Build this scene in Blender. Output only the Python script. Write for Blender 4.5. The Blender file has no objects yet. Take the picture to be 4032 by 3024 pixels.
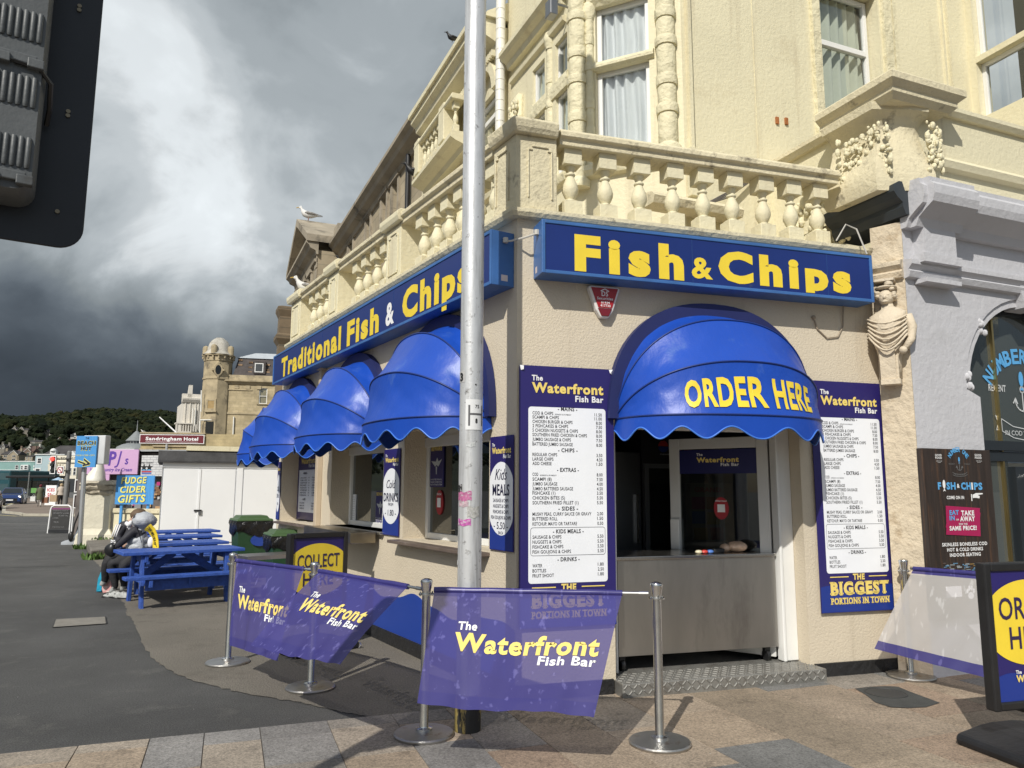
import bpy, bmesh, math, random
import numpy as np
from mathutils import Vector, Matrix
SC = bpy.context.scene
COL = SC.collection
rnd = random.Random(7)
R_ = math.radians
# ------------------------------------------------------------------ camera
F, PITCH, ROLL, EYE = 2950.0, R_(8.0), R_(.2), 1.55          # focal length in pixels of the 4032 x 3024 frame
cam = bpy.data.cameras.new('camera'); camo = bpy.data.objects.new('camera', cam); COL.objects.link(camo)
cam.sensor_width = 36.0; cam.lens = 36.0 * F / 4032.0; cam.clip_start = .05; cam.clip_end = 6000
_fw = Vector((0, math.cos(PITCH), math.sin(PITCH))); _u0 = Vector((0, -math.sin(PITCH), math.cos(PITCH))); _x0 = Vector((1, 0, 0))
_X = math.cos(ROLL) * _x0 + math.sin(ROLL) * _u0; _U = -math.sin(ROLL) * _x0 + math.cos(ROLL) * _u0
EYEP = Vector((0, 0, EYE))
camo.matrix_world = Matrix(((_X.x, _U.x, -_fw.x, 0), (_X.y, _U.y, -_fw.y, 0), (_X.z, _U.z, -_fw.z, EYE), (0, 0, 0, 1)))
SC.camera = camo
# ------------------------------------------------------------------ light
SUN_EL, SUN_AZ = R_(40.5), R_(202)                            # towards the sun, clockwise from +Y
wd = bpy.data.worlds.new('World'); SC.world = wd; wd.use_nodes = True
def build_world():
    nt = wd.node_tree; N = nt.nodes; L = nt.links
    bg = N['Background']; bg.inputs['Strength'].default_value = .1
    sky = N.new('ShaderNodeTexSky'); sky.sky_type = 'NISHITA'; sky.sun_disc = False
    sky.sun_elevation = SUN_EL; sky.sun_rotation = SUN_AZ
    tc = N.new('ShaderNodeTexCoord'); sep = N.new('ShaderNodeSeparateXYZ'); L.new(tc.outputs['Generated'], sep.inputs[0])
    def math_(op, a, b=None, c=None, clamp=False):
        m = N.new('ShaderNodeMath'); m.operation = op; m.use_clamp = clamp
        for i, v in enumerate((a, b, c)):
            if v is None: continue
            if isinstance(v, (int, float)): m.inputs[i].default_value = v
            else: L.new(v, m.inputs[i])
        return m.outputs[0]
    zz = math_('MAXIMUM', sep.outputs['Z'], 0.0)
    cmb = N.new('ShaderNodeCombineXYZ'); L.new(sep.outputs['X'], cmb.inputs[0]); L.new(sep.outputs['Y'], cmb.inputs[1]); L.new(math_('MULTIPLY', zz, 1.35), cmb.inputs[2])
    def noise(scale, detail, rough, dist, off):
        mp = N.new('ShaderNodeMapping'); mp.inputs['Location'].default_value = off; L.new(cmb.outputs[0], mp.inputs[0])
        n = N.new('ShaderNodeTexNoise'); n.inputs['Scale'].default_value = scale; n.inputs['Detail'].default_value = detail
        n.inputs['Roughness'].default_value = rough; n.inputs['Distortion'].default_value = dist; L.new(mp.outputs[0], n.inputs['Vector'])
        return n.outputs['Fac']
    def ramp(v, pts, mode='EASE'):
        r = N.new('ShaderNodeValToRGB'); r.color_ramp.interpolation = mode; e = r.color_ramp.elements
        e[0].position, e[1].position = pts[0][0], pts[-1][0]
        for k, (p, c) in enumerate(pts):
            q = e[0] if k == 0 else e[-1] if k == len(pts) - 1 else e.new(p)
            q.color = (*(c if hasattr(c, '__len__') else (c, c, c)), 1)
        L.new(v, r.inputs[0]); return r.outputs[0]
    n1 = noise(2.6, 5, .50, .3, CL1); n2 = noise(6.5, 8, .56, .35, (3.1, 7.7, 1.3))
    mixn = math_('ADD', math_('MULTIPLY', n1, .66), math_('MULTIPLY', n2, .34))
    # storm-dark band low over the land, bright broken cloud above it, even grey overhead
    wob = math_('ADD', zz, math_('MULTIPLY', math_('SUBTRACT', mixn, .5), .34))
    el = ramp(wob, [(.0, .046), (.09, .058), (.15, .088), (.20, .15), (.26, .28), (.34, .41), (.46, .40), (.65, .37), (1, .40)], 'CARDINAL')
    con = ramp(mixn, [(.34, .62), (.46, .84), (.54, 1.12), (.62, 1.6), (.70, 1.85)], 'EASE')
    low = math_('SUBTRACT', zz, .10); amt = math_('MULTIPLY', low, 6.0, clamp=True)
    con2 = math_('ADD', math_('MULTIPLY', math_('SUBTRACT', con, 1.0), math_('ADD', math_('MULTIPLY', amt, .75), .25)), 1.0)
    v = math_('MULTIPLY', el, con2)
    tintc = ramp(v, [(.05, (.80, 1.0, 1.25)), (.22, (.88, 1.0, 1.08)), (.55, (.94, 1.0, 1.035))], 'LINEAR')
    mul = N.new('ShaderNodeMixRGB'); mul.blend_type = 'MULTIPLY'; mul.inputs[0].default_value = 1
    L.new(tintc, mul.inputs[1]); vv = math_('MULTIPLY', v, 10.0 * CLOUD_GAIN)
    cv = N.new('ShaderNodeCombineXYZ'); [L.new(vv, cv.inputs[i]) for i in range(3)]; L.new(cv.outputs[0], mul.inputs[2])
    # open blue sky shows only behind the viewer
    gap = math_('MULTIPLY', math_('SUBTRACT', -.05, sep.outputs['Y']), .7, clamp=True)
    mx = N.new('ShaderNodeMixRGB'); L.new(gap, mx.inputs[0]); L.new(mul.outputs[0], mx.inputs[1]); L.new(sky.outputs[0], mx.inputs[2])
    L.new(mx.outputs[0], bg.inputs['Color'])
CL1 = (2.5, 2.5, 8); CLOUD_GAIN = 1.27
build_world()
sun = bpy.data.lights.new('sun', 'SUN'); sun.energy = 4.3; sun.angle = R_(.53); sun.color = (1, .955, .87)
suno = bpy.data.objects.new('sun', sun); COL.objects.link(suno)
_ts = Vector((math.sin(SUN_AZ) * math.cos(SUN_EL), math.cos(SUN_AZ) * math.cos(SUN_EL), math.sin(SUN_EL)))
suno.rotation_euler = _ts.to_track_quat('Z', 'Y').to_euler(); suno.location = _ts * 40
SC.view_settings.view_transform = 'Standard'; SC.view_settings.look = 'None'; SC.view_settings.exposure = 0; SC.view_settings.gamma = 1
# ------------------------------------------------------------------ measuring: where a sight line meets a real surface
def ray(px, py): return _X * ((px - 2016) / F) + _U * ((1512 - py) / F) + _fw
def G(px, py, z=0.0):
    r = ray(px, py); return EYEP + r * ((z - EYE) / r.z)
def atY(px, py, Y):
    r = ray(px, py); return EYEP + r * (Y / r.y)
def Z(x0, y0, w, tw): return lambda a, b: (x0 + a * w / tw, y0 + b * w / tw)
VW = lambda a, b: (a * 4032 / 2212, b * 4032 / 2212)
Z1 = Z(0, 1500, 1200, 2212); Z3 = Z(900, 1300, 1200, 2212); Z5 = Z(2400, 2000, 1632, 2212); Z6 = Z(2000, 800, 1500, 2212)
Z7 = Z(2400, 1500, 900, 1659); ZA = Z(1000, 800, 1200, 2212); Z2 = Z(2000, 0, 1200, 1991); ZB = Z(3000, 0, 1032, 1712)
ZC = Z(3200, 900, 832, 1150); ZD = Z(900, 1900, 600, 1991); ZE = Z(3400, 2200, 632, 1272); Z8 = Z(3450, 1700, 582, 1379)
ZM = Z(1980, 1400, 470, 780); ZH = Z(0, 1550, 500, 2212); Zb = Z(0, 1650, 600, 1659); ZT = Z(550, 1250, 600, 1659)
ZP = Z(350, 1950, 700, 2212); Z4 = Z(1100, 500, 700, 1659); ZN = Z(3600, 1100, 432, 652); Z44 = Z(1500, 2100, 1200, 2212)
Z22 = Z(0, 2100, 1600, 2212); ZW = Z(1200, 1550, 600, 1531); Z11 = Z(1000, 0, 1300, 1659)
class Fr:
    """A wall frame: s runs along the wall, o outwards from it, z up."""
    def __init__(f, o, az, flip=False):
        f.o = Vector((o[0], o[1], 0)); a = R_(az); f.d = Vector((math.sin(a), math.cos(a), 0))
        f.n = Vector((f.d.y, -f.d.x, 0)) * (-1 if flip else 1)
    def p(f, s, o, z): return f.o + f.d * s + f.n * o + Vector((0, 0, z))
    def at(f, pt, off=0.0):
        r = ray(*pt); p0 = f.o + f.n * off; t = f.n.dot(p0 - EYEP) / f.n.dot(r); q = EYEP + r * t
        return (q - f.o).dot(f.d), q.z
    def off(f, o): 
        g = Fr.__new__(Fr); g.o = f.o + f.n * o; g.d = f.d; g.n = f.n; return g
CORNER = (.037, 5.76)
FR = Fr(CORNER, 73.3)                # the shop front with the hatch
FL = Fr(CORNER, -31.4, True)         # the long side with four awnings
_g = G(3673, 2677); FN = Fr((_g.x, _g.y), 67.7)                       # the grey restaurant next door
_d4 = Vector((-math.sin(R_(22.3)), math.cos(R_(22.3)), 0)); FPW = Fr((_g.x, _g.y), -22.3, True)   # party wall
_m0 = _g + _d4 * 1.6; FM = Fr((_m0.x, _m0.y), 67.7)                   # upper cream wall
_s0 = -1.146; _c0 = FM.p(_s0, 0, 0); FC = Fr((_c0.x, _c0.y), -64.3, True)    # canted corner window
_c1 = FC.p(1.31, 0, 0); FU = Fr((_c1.x, _c1.y), -24, True)            # upper street side
# ------------------------------------------------------------------ mesh builder
class MB:
    def __init__(m): m.v = []; m.f = []; m.mi = []; m.cur = 0
    def add(m, vs, fs):
        b = len(m.v); m.v += [tuple(x) for x in vs]; m.f += [tuple(i + b for i in q) for q in fs]; m.mi += [m.cur] * len(fs); return m
    def quad(m, *p): return m.add(p, [tuple(range(len(p)))])
    def hexa(m, p): return m.add(p, [(0, 3, 2, 1), (4, 5, 6, 7), (0, 1, 5, 4), (1, 2, 6, 5), (2, 3, 7, 6), (3, 0, 4, 7)])
    def box(m, fr, s0, s1, o0, o1, z0, z1):
        return m.hexa([fr.p(s, o, z) for z in (z0, z1) for s, o in ((s0, o0), (s1, o0), (s1, o1), (s0, o1))])
    def cube(m, c, sx, sy, sz, az=0):
        fr = Fr((c[0], c[1]), 90 - az) if False else Fr((c[0], c[1]), 90 + az)
        return m.box(fr, -sx / 2, sx / 2, -sy / 2, sy / 2, c[2] - sz / 2, c[2] + sz / 2)
    def prism(m, fr, pts, o0, o1):
        n = len(pts); m.add([fr.p(s, o0, z) for s, z in pts] + [fr.p(s, o1, z) for s, z in pts],
            [tuple(range(n)), tuple(range(2 * n - 1, n - 1, -1))] + [(i, (i + 1) % n, n + (i + 1) % n, n + i) for i in range(n)]); return m
    def extr(m, fr, prof, s0, s1, c0=0, c1=0):
        """profile of (o, z) swept along s; c0, c1 mitre the ends by o*c"""
        n = len(prof); m.add([fr.p(s0 - o * c0, o, z) for o, z in prof] + [fr.p(s1 + o * c1, o, z) for o, z in prof],
            [tuple(range(n)), tuple(range(2 * n - 1, n - 1, -1))] + [(i, (i + 1) % n, n + (i + 1) % n, n + i) for i in range(n)]); return m
    def lathe(m, c, prof, n=16, cap=True):
        c = Vector(c); b = []
        for r, z in prof: b += [c + Vector((r * math.cos(2 * math.pi * k / n), r * math.sin(2 * math.pi * k / n), z)) for k in range(n)]
        fs = [(i * n + k, i * n + (k + 1) % n, (i + 1) * n + (k + 1) % n, (i + 1) * n + k) for i in range(len(prof) - 1) for k in range(n)]
        if cap: fs += [tuple(range(n - 1, -1, -1)), tuple(range((len(prof) - 1) * n, len(prof) * n))]
        return m.add(b, fs)
    def tube(m, pts, r, n=8, closed=False):
        pts = [Vector(p) for p in pts]; N = len(pts); b = []; up = Vector((0, 0, 1)); prev = None
        for i, p in enumerate(pts):
            a = pts[(i - 1) % N] if (closed or i > 0) else p; c = pts[(i + 1) % N] if (closed or i < N - 1) else p
            t = (c - a).normalized()
            x = prev - t * prev.dot(t) if prev is not None else t.cross(up if abs(t.z) < .95 else Vector((1, 0, 0)))
            if x.length < 1e-6: x = t.orthogonal()
            x.normalize(); prev = x; y = t.cross(x); rr = r[i] if hasattr(r, '__len__') else r
            b += [p + (x * math.cos(2 * math.pi * k / n) + y * math.sin(2 * math.pi * k / n)) * rr for k in range(n)]
        M = N if closed else N - 1
        fs = [(i * n + k, i * n + (k + 1) % n, ((i + 1) % N) * n + (k + 1) % n, ((i + 1) % N) * n + k) for i in range(M) for k in range(n)]
        if not closed: fs += [tuple(range(n - 1, -1, -1)), tuple(range((N - 1) * n, N * n))]
        return m.add(b, fs)
    def grid(m, fn, nu, nv):
        vs = [fn(i / nu, j / nv) for j in range(nv + 1) for i in range(nu + 1)]
        return m.add(vs, [(j * (nu + 1) + i, j * (nu + 1) + i + 1, (j + 1) * (nu + 1) + i + 1, (j + 1) * (nu + 1) + i) for j in range(nv) for i in range(nu)])
    def ball(m, c, r, nu=10, nv=7, fn=None):
        c = Vector(c); r = r if hasattr(r, '__len__') else (r, r, r); vs = []
        for j in range(nv + 1):
            th = math.pi * j / nv
            for i in range(nu):
                ph = 2 * math.pi * i / nu; d = Vector((math.sin(th) * math.cos(ph), math.sin(th) * math.sin(ph), math.cos(th)))
                k = fn(d) if fn else 1
                vs.append(c + Vector((d.x * r[0], d.y * r[1], d.z * r[2])) * k)
        return m.add(vs, [(j * nu + i, (j + 1) * nu + i, (j + 1) * nu + (i + 1) % nu, j * nu + (i + 1) % nu) for j in range(nv) for i in range(nu)])
    def wall(m, fr, s0, s1, z0, z1, holes=(), depth=.3, o=0.0, back=True):
        """a wall sheet with rectangular openings and their reveals"""
        ss = sorted({s0, s1} | {h[k] for h in holes for k in (0, 1)}); zs = sorted({z0, z1} | {h[k] for h in holes for k in (2, 3)})
        for a, b in zip(ss, ss[1:]):
            for c, d in zip(zs, zs[1:]):
                if any(h[0] <= (a + b) / 2 <= h[1] and h[2] <= (c + d) / 2 <= h[3] for h in holes): continue
                m.quad(*[fr.p(s, o, z) for s, z in ((a, c), (b, c), (b, d), (a, d))])
                if back: m.quad(*[fr.p(s, o - depth, z) for s, z in ((a, c), (b, c), (b, d), (a, d))])
        for a, b, c, d in holes:
            for p, q in (((a, c), (a, d)), ((a, d), (b, d)), ((b, d), (b, c)), ((b, c), (a, c))):
                m.quad(fr.p(p[0], o, p[1]), fr.p(q[0], o, q[1]), fr.p(q[0], o - depth, q[1]), fr.p(p[0], o - depth, p[1]))
        for p, q in (((s0, z0), (s0, z1)), ((s0, z1), (s1, z1)), ((s1, z1), (s1, z0))):
            m.quad(fr.p(p[0], o, p[1]), fr.p(q[0], o, q[1]), fr.p(q[0], o - depth, q[1]), fr.p(p[0], o - depth, p[1]))
        return m
    def frame(m, fr, s0, s1, z0, z1, w, o0, o1):
        m.box(fr, s0, s0 + w, o0, o1, z0, z1); m.box(fr, s1 - w, s1, o0, o1, z0, z1)
        m.box(fr, s0 + w, s1 - w, o0, o1 - .002, z0, z0 + w); m.box(fr, s0 + w, s1 - w, o0, o1 - .002, z1 - w, z1); return m
    def text(m, s, P, x0, x1, base, cap, bold=.018, shear=0.0, sub=None, res=3, slant=0.0, sp=None):
        vs, fs, w, ch, xm = text_mesh(s, bold, shear, sub, res, sp)
        vs = [P(x0 + (x1 - x0) * (x - xm) / w, base + cap * y / ch + slant * (x - xm) / w) for x, y in vs]
        return m.add(vs, fs)
    def build(m, name, mat, parent=None, smooth=None, bevel=0, weld=False):
        return obj(name, m, mat, parent, smooth, bevel, weld)
_tc = {}
def text_mesh(s, bold, shear, sub, res, sp=None):
    k = (s, bold, shear, sub, res, sp)
    if k in _tc: return _tc[k]
    out = []
    for st in ('H', s):
        c = bpy.data.curves.new('letters', 'FONT'); c.body = st; c.offset = bold; c.shear = shear; c.resolution_u = res; c.space_character = sp or 1.0 + max(0, bold) * 3.2; c.fill_mode = 'FRONT'
        o = bpy.data.objects.new('letters', c); me = bpy.data.meshes.new_from_object(o)
        if st is s and sub:
            bm = bmesh.new(); bm.from_mesh(me)
            for _ in range(4):
                le = [e for e in bm.edges if e.calc_length() > sub]
                if not le: break
                bmesh.ops.subdivide_edges(bm, edges=le, cuts=1); bmesh.ops.triangulate(bm, faces=bm.faces[:])
            bm.to_mesh(me); bm.free()
        out.append(([(v.co.x, v.co.y) for v in me.vertices], [tuple(p.vertices) for p in me.polygons]))
        bpy.data.objects.remove(o); bpy.data.curves.remove(c); bpy.data.meshes.remove(me)
    ch = max(y for x, y in out[0][0]); v, f = out[1]; xm = min(x for x, y in v)
    _tc[k] = (v, f, max(x for x, y in v) - xm, ch, xm); return _tc[k]
def root_of(o):
    while o is not None and o.parent is not None: o = o.parent
    return o
def obj(name, mb, mat, parent=None, smooth=None, bevel=0, weld=False):
    off = Vector(root_of(parent).location) if parent else Vector((0, 0, 0))
    if parent is None and mb.v:
        xs = [v[0] for v in mb.v]; ys = [v[1] for v in mb.v]; off = Vector(((min(xs) + max(xs)) / 2, (min(ys) + max(ys)) / 2, min(v[2] for v in mb.v)))
    me = bpy.data.meshes.new(name); me.from_pydata([(v[0] - off.x, v[1] - off.y, v[2] - off.z) for v in mb.v], [], mb.f)
    for mt in (mat if isinstance(mat, (list, tuple)) else [mat]): me.materials.append(mt)
    if isinstance(mat, (list, tuple)): me.polygons.foreach_set('material_index', mb.mi)
    bm = bmesh.new(); bm.from_mesh(me)
    if weld: bmesh.ops.remove_doubles(bm, verts=bm.verts[:], dist=1e-5)
    bmesh.ops.recalc_face_normals(bm, faces=bm.faces[:]); bm.to_mesh(me); bm.free()
    if smooth is not None:
        me.shade_smooth()
        if smooth < 180: me.set_sharp_from_angle(angle=R_(smooth))
    o = bpy.data.objects.new(name, me); COL.objects.link(o)
    if parent is not None: o.parent = parent
    else: o.location = off
    if bevel:
        b = o.modifiers.new('bevel', 'BEVEL'); b.width = bevel; b.segments = 2; b.limit_method = 'ANGLE'; b.angle_limit = R_(40)
    return o
def tag(o, label, cat, group=None):
    o['label'] = label; o['category'] = cat
    if group: o['group'] = group
    return o
def thing(name, label, cat, loc, group=None):
    o = bpy.data.objects.new(name, None); COL.objects.link(o); o.location = loc; o.empty_display_size = .1
    return tag(o, label, cat, group)
def struct(o, kind='structure'): o['kind'] = kind; return o
def dup(root, loc, label, rotz=None):
    r = root.copy(); COL.objects.link(r); r.location = loc; r['label'] = label
    if rotz is not None: r.rotation_euler = (0, 0, rotz)
    def kids(a, b):
        for ch in [x for x in bpy.data.objects if x.parent == a]:
            c = ch.copy(); COL.objects.link(c); c.parent = b; c.matrix_parent_inverse = ch.matrix_parent_inverse.copy(); kids(ch, c)
    kids(root, r); return r
# ------------------------------------------------------------------ materials
_mc = {}
def mat(name, col, rough=.6, metal=0.0, var=.12, vs=2.0, bump=0.0, bs=30.0, spec=.5, col2=None, c2=(.55, .72), c2s=2.5, dirt=None, emit=None, coat=0.0, stretch=None, detail=4, speck=None, streak=None):
    if name in _mc: return _mc[name]
    m = bpy.data.materials.new(name); m.use_nodes = True; N = m.node_tree.nodes; L = m.node_tree.links; b = N['Principled BSDF']
    b.inputs['Base Color'].default_value = (*col, 1); b.inputs['Roughness'].default_value = rough; b.inputs['Metallic'].default_value = metal
    b.inputs['Specular IOR Level'].default_value = spec
    if coat: b.inputs['Coat Weight'].default_value = coat; b.inputs['Coat Roughness'].default_value = .15
    tc = N.new('ShaderNodeTexCoord'); vec = tc.outputs['Object']
    if stretch:
        mp = N.new('ShaderNodeMapping'); mp.inputs['Scale'].default_value = stretch; L.new(vec, mp.inputs[0]); vec = mp.outputs[0]
    def noise(s, d=detail, ro=.55):
        n = N.new('ShaderNodeTexNoise'); n.inputs['Scale'].default_value = s; n.inputs['Detail'].default_value = d; n.inputs['Roughness'].default_value = ro
        L.new(vec, n.inputs['Vector']); return n.outputs['Fac']
    out = None
    if var:
        mr = N.new('ShaderNodeMapRange'); mr.inputs['From Min'].default_value = .3; mr.inputs['From Max'].default_value = .7
        mr.inputs['To Min'].default_value = 1 - var; mr.inputs['To Max'].default_value = 1 + var; L.new(noise(vs), mr.inputs['Value'])
        mx = N.new('ShaderNodeVectorMath'); mx.operation = 'SCALE'; mx.inputs[0].default_value = col; L.new(mr.outputs[0], mx.inputs['Scale']); out = mx.outputs[0]
    def over(out, c, lo, hi, s, ro=.65):
        r = N.new('ShaderNodeMapRange'); r.inputs['From Min'].default_value = lo; r.inputs['From Max'].default_value = hi; L.new(noise(s, 6, ro), r.inputs['Value'])
        mm = N.new('ShaderNodeMixRGB'); L.new(r.outputs[0], mm.inputs[0]); mm.inputs[2].default_value = (*c, 1)
        if out is None: mm.inputs[1].default_value = (*col, 1)
        else: L.new(out, mm.inputs[1])
        return mm.outputs[0]
    if col2: out = over(out, col2, c2[0], c2[1], c2s)
    if dirt: out = over(out, dirt[0], dirt[1], dirt[2], dirt[3], .7)
    if streak:
        keep = vec; mp = N.new('ShaderNodeMapping'); mp.inputs['Scale'].default_value = (1, 1, .07); L.new(tc.outputs['Object'], mp.inputs[0]); vec = mp.outputs[0]; out = over(out, *streak); vec = keep
    if speck:
        mr = N.new('ShaderNodeMapRange'); mr.inputs['From Min'].default_value = .3; mr.inputs['From Max'].default_value = .7; mr.inputs['To Min'].default_value = 1 - speck[1]; mr.inputs['To Max'].default_value = 1 + speck[1]
        L.new(noise(speck[0], 3, .8), mr.inputs['Value']); mx = N.new('ShaderNodeVectorMath'); mx.operation = 'SCALE'; L.new(out, mx.inputs[0]); L.new(mr.outputs[0], mx.inputs['Scale']); out = mx.outputs[0]
    if out is not None: L.new(out, b.inputs['Base Color'])
    if bump:
        bp = N.new('ShaderNodeBump'); bp.inputs['Strength'].default_value = min(1, bump); bp.inputs['Distance'].default_value = .02 if bump <= 1 else .02 * bump
        L.new(noise(bs, 5, .6), bp.inputs['Height']); L.new(bp.outputs[0], b.inputs['Normal'])
    if emit: b.inputs['Emission Color'].default_value = (*emit[0], 1); b.inputs['Emission Strength'].default_value = emit[1]
    _mc[name] = m; return m
def glass_mat(name, tint=(.012, .015, .016), through=.25, rough=.015):
    """window pane: mirror-like at a slant, dark room faintly seen through it"""
    if name in _mc: return _mc[name]
    m = bpy.data.materials.new(name); m.use_nodes = True; N = m.node_tree.nodes; L = m.node_tree.links; N.remove(N['Principled BSDF'])
    out = N['Material Output']; lw_ = N.new('ShaderNodeLayerWeight'); pw = N.new('ShaderNodeMath'); pw.operation = 'POWER'; pw.inputs[1].default_value = 3.2; L.new(lw_.outputs['Facing'], pw.inputs[0])
    fr = N.new('ShaderNodeMath'); fr.operation = 'MULTIPLY_ADD'; fr.inputs[1].default_value = .85; fr.inputs[2].default_value = .09; L.new(pw.outputs[0], fr.inputs[0])
    gl = N.new('ShaderNodeBsdfGlossy'); gl.inputs['Roughness'].default_value = rough; gl.inputs['Color'].default_value = (.92, .95, .95, 1)
    tr = N.new('ShaderNodeBsdfTransparent'); tr.inputs['Color'].default_value = (.90, .93, .92, 1)
    df = N.new('ShaderNodeBsdfDiffuse'); df.inputs['Color'].default_value = (*tint, 1)
    mi = N.new('ShaderNodeMixShader'); mi.inputs[0].default_value = through; L.new(df.outputs[0], mi.inputs[1]); L.new(tr.outputs[0], mi.inputs[2])
    m2 = N.new('ShaderNodeMixShader'); L.new(fr.outputs[0], m2.inputs[0]); L.new(mi.outputs[0], m2.inputs[1]); L.new(gl.outputs[0], m2.inputs[2]); L.new(m2.outputs[0], out.inputs[0])
    _mc[name] = m; return m
def mesh_mat(name, col, alpha, rough=.5):
    """see-through banner weave: part open, part cloth that light also passes through"""
    if name in _mc: return _mc[name]
    m = bpy.data.materials.new(name); m.use_nodes = True; N = m.node_tree.nodes; L = m.node_tree.links; N.remove(N['Principled BSDF'])
    out = N['Material Output']; tc = N.new('ShaderNodeTexCoord'); mp = N.new('ShaderNodeMapping'); mp.inputs['Scale'].default_value = (22, 22, .8); L.new(tc.outputs['Object'], mp.inputs[0])
    nz = N.new('ShaderNodeTexNoise'); nz.inputs['Scale'].default_value = 1; nz.inputs['Detail'].default_value = 2; L.new(mp.outputs[0], nz.inputs['Vector'])
    mr = N.new('ShaderNodeMapRange'); mr.inputs['From Min'].default_value = .62; mr.inputs['From Max'].default_value = .70; mr.inputs['To Max'].default_value = .45; L.new(nz.outputs['Fac'], mr.inputs['Value'])
    mc = N.new('ShaderNodeMixRGB'); mc.inputs[1].default_value = (*col, 1); mc.inputs[2].default_value = (*[min(1, c * 2.0 + .12) for c in col], 1); L.new(mr.outputs[0], mc.inputs[0])
    df = N.new('ShaderNodeBsdfDiffuse'); tl = N.new('ShaderNodeBsdfTranslucent'); L.new(mc.outputs[0], df.inputs[0]); L.new(mc.outputs[0], tl.inputs[0])
    gl = N.new('ShaderNodeBsdfGlossy'); gl.inputs['Roughness'].default_value = .35; gl.inputs['Color'].default_value = (.8, .8, .9, 1)
    a = N.new('ShaderNodeMixShader'); a.inputs[0].default_value = .3; L.new(df.outputs[0], a.inputs[1]); L.new(tl.outputs[0], a.inputs[2])
    g = N.new('ShaderNodeMixShader'); g.inputs[0].default_value = .05; L.new(a.outputs[0], g.inputs[1]); L.new(gl.outputs[0], g.inputs[2])
    tr = N.new('ShaderNodeBsdfTransparent'); tr.inputs['Color'].default_value = (.86, .86, .95, 1)
    z = N.new('ShaderNodeMixShader'); z.inputs[0].default_value = alpha; L.new(tr.outputs[0], z.inputs[1]); L.new(g.outputs[0], z.inputs[2]); L.new(z.outputs[0], out.inputs[0])
    _mc[name] = m; return m
def brick_mat(name, az, c1, c2, mortar, bw, bh, rough=.85, dirt=None, msize=.012):
    """coursed stone; az = the compass direction of the wall so courses lie along it"""
    if name in _mc: return _mc[name]
    m = bpy.data.materials.new(name); m.use_nodes = True; N = m.node_tree.nodes; L = m.node_tree.links; b = N['Principled BSDF']; b.inputs['Roughness'].default_value = rough
    tc = N.new('ShaderNodeTexCoord'); vr = N.new('ShaderNodeVectorRotate'); vr.rotation_type = 'Z_AXIS'; vr.inputs['Angle'].default_value = R_(az - 90); L.new(tc.outputs['Object'], vr.inputs[0])
    sp = N.new('ShaderNodeSeparateXYZ'); L.new(vr.outputs[0], sp.inputs[0]); cb = N.new('ShaderNodeCombineXYZ'); L.new(sp.outputs[0], cb.inputs[0]); L.new(sp.outputs[2], cb.inputs[1])
    bk = N.new('ShaderNodeTexBrick'); bk.inputs['Color1'].default_value = (*c1, 1); bk.inputs['Color2'].default_value = (*c2, 1); bk.inputs['Mortar'].default_value = (*mortar, 1)
    bk.inputs['Scale'].default_value = 1; bk.inputs['Brick Width'].default_value = bw; bk.inputs['Row Height'].default_value = bh; bk.inputs['Mortar Size'].default_value = msize; L.new(cb.outputs[0], bk.inputs['Vector'])
    nz = N.new('ShaderNodeTexNoise'); nz.inputs['Scale'].default_value = .35; nz.inputs['Detail'].default_value = 7; nz.inputs['Roughness'].default_value = .7; L.new(tc.outputs['Object'], nz.inputs['Vector'])
    mr = N.new('ShaderNodeMapRange'); mr.inputs['From Min'].default_value = .35; mr.inputs['From Max'].default_value = .68; mr.inputs['To Min'].default_value = 1.15; mr.inputs['To Max'].default_value = .55; L.new(nz.outputs['Fac'], mr.inputs['Value'])
    mx = N.new('ShaderNodeVectorMath'); mx.operation = 'SCALE'; L.new(bk.outputs['Color'], mx.inputs[0]); L.new(mr.outputs[0], mx.inputs['Scale']); L.new(mx.outputs[0], b.inputs['Base Color'])
    _mc[name] = m; return m
def P3(a): return tuple(a)
# ------------------------------------------------------------------ palette
NAVY = (.022, .016, .125); ROYAL = (.012, .055, .33); YEL = (.80, .60, .045); YELP = (.80, .62, .17); WHITE = (.80, .80, .80)
m_render = mat('painted_render', (.60, .525, .405), .75, var=.05, vs=1.2, bump=.4, bs=60, dirt=((.42, .35, .26), .62, .80, 1.6), streak=((.47, .40, .30), .58, .82, 5))
m_cream = mat('cream_masonry_paint', (.70, .645, .455), .7, var=.05, vs=1.1, bump=.4, bs=26, dirt=((.54, .47, .31), .60, .82, 1.3), streak=((.50, .43, .29), .54, .80, 4.5))
m_creamb = mat('rough_cream_stone', (.69, .635, .44), .75, var=.08, vs=2.5, bump=1.9, bs=9, dirt=((.46, .38, .22), .60, .80, 2.2))
m_cap = mat('weathered_coping', (.64, .575, .40), .85, var=.1, vs=3, bump=.7, bs=24, dirt=((.17, .145, .105), .57, .72, 4.5))
m_black = mat('black_plinth_paint', (.016, .016, .017), .55, var=.3, vs=6, bump=.8, bs=18, col2=(.25, .23, .20), c2=(.70, .76), c2s=7)
m_navy = mat('navy_print', NAVY, .38, var=.04); m_royal = mat('royal_blue_panel', (.014, .05, .30), .42, var=.05, col2=(.25, .30, .42), c2=(.74, .80), c2s=9)
m_yel = mat('yellow_print', YEL, .42, var=.05, vs=5); m_yelp = mat('amber_print', YELP, .45, var=.06, vs=6); m_wht = mat('white_print', WHITE, .45, var=.02)
m_ink = mat('navy_ink', (.010, .010, .045), .5, var=0); m_board = mat('white_board', (.80, .82, .86), .4, var=.03, vs=3)
m_alu = mat('blue_sign_casing', (.045, .135, .36), .42, var=.15, vs=4, bump=.1, bs=30, dirt=((.12, .13, .16), .66, .78, 7))
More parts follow.
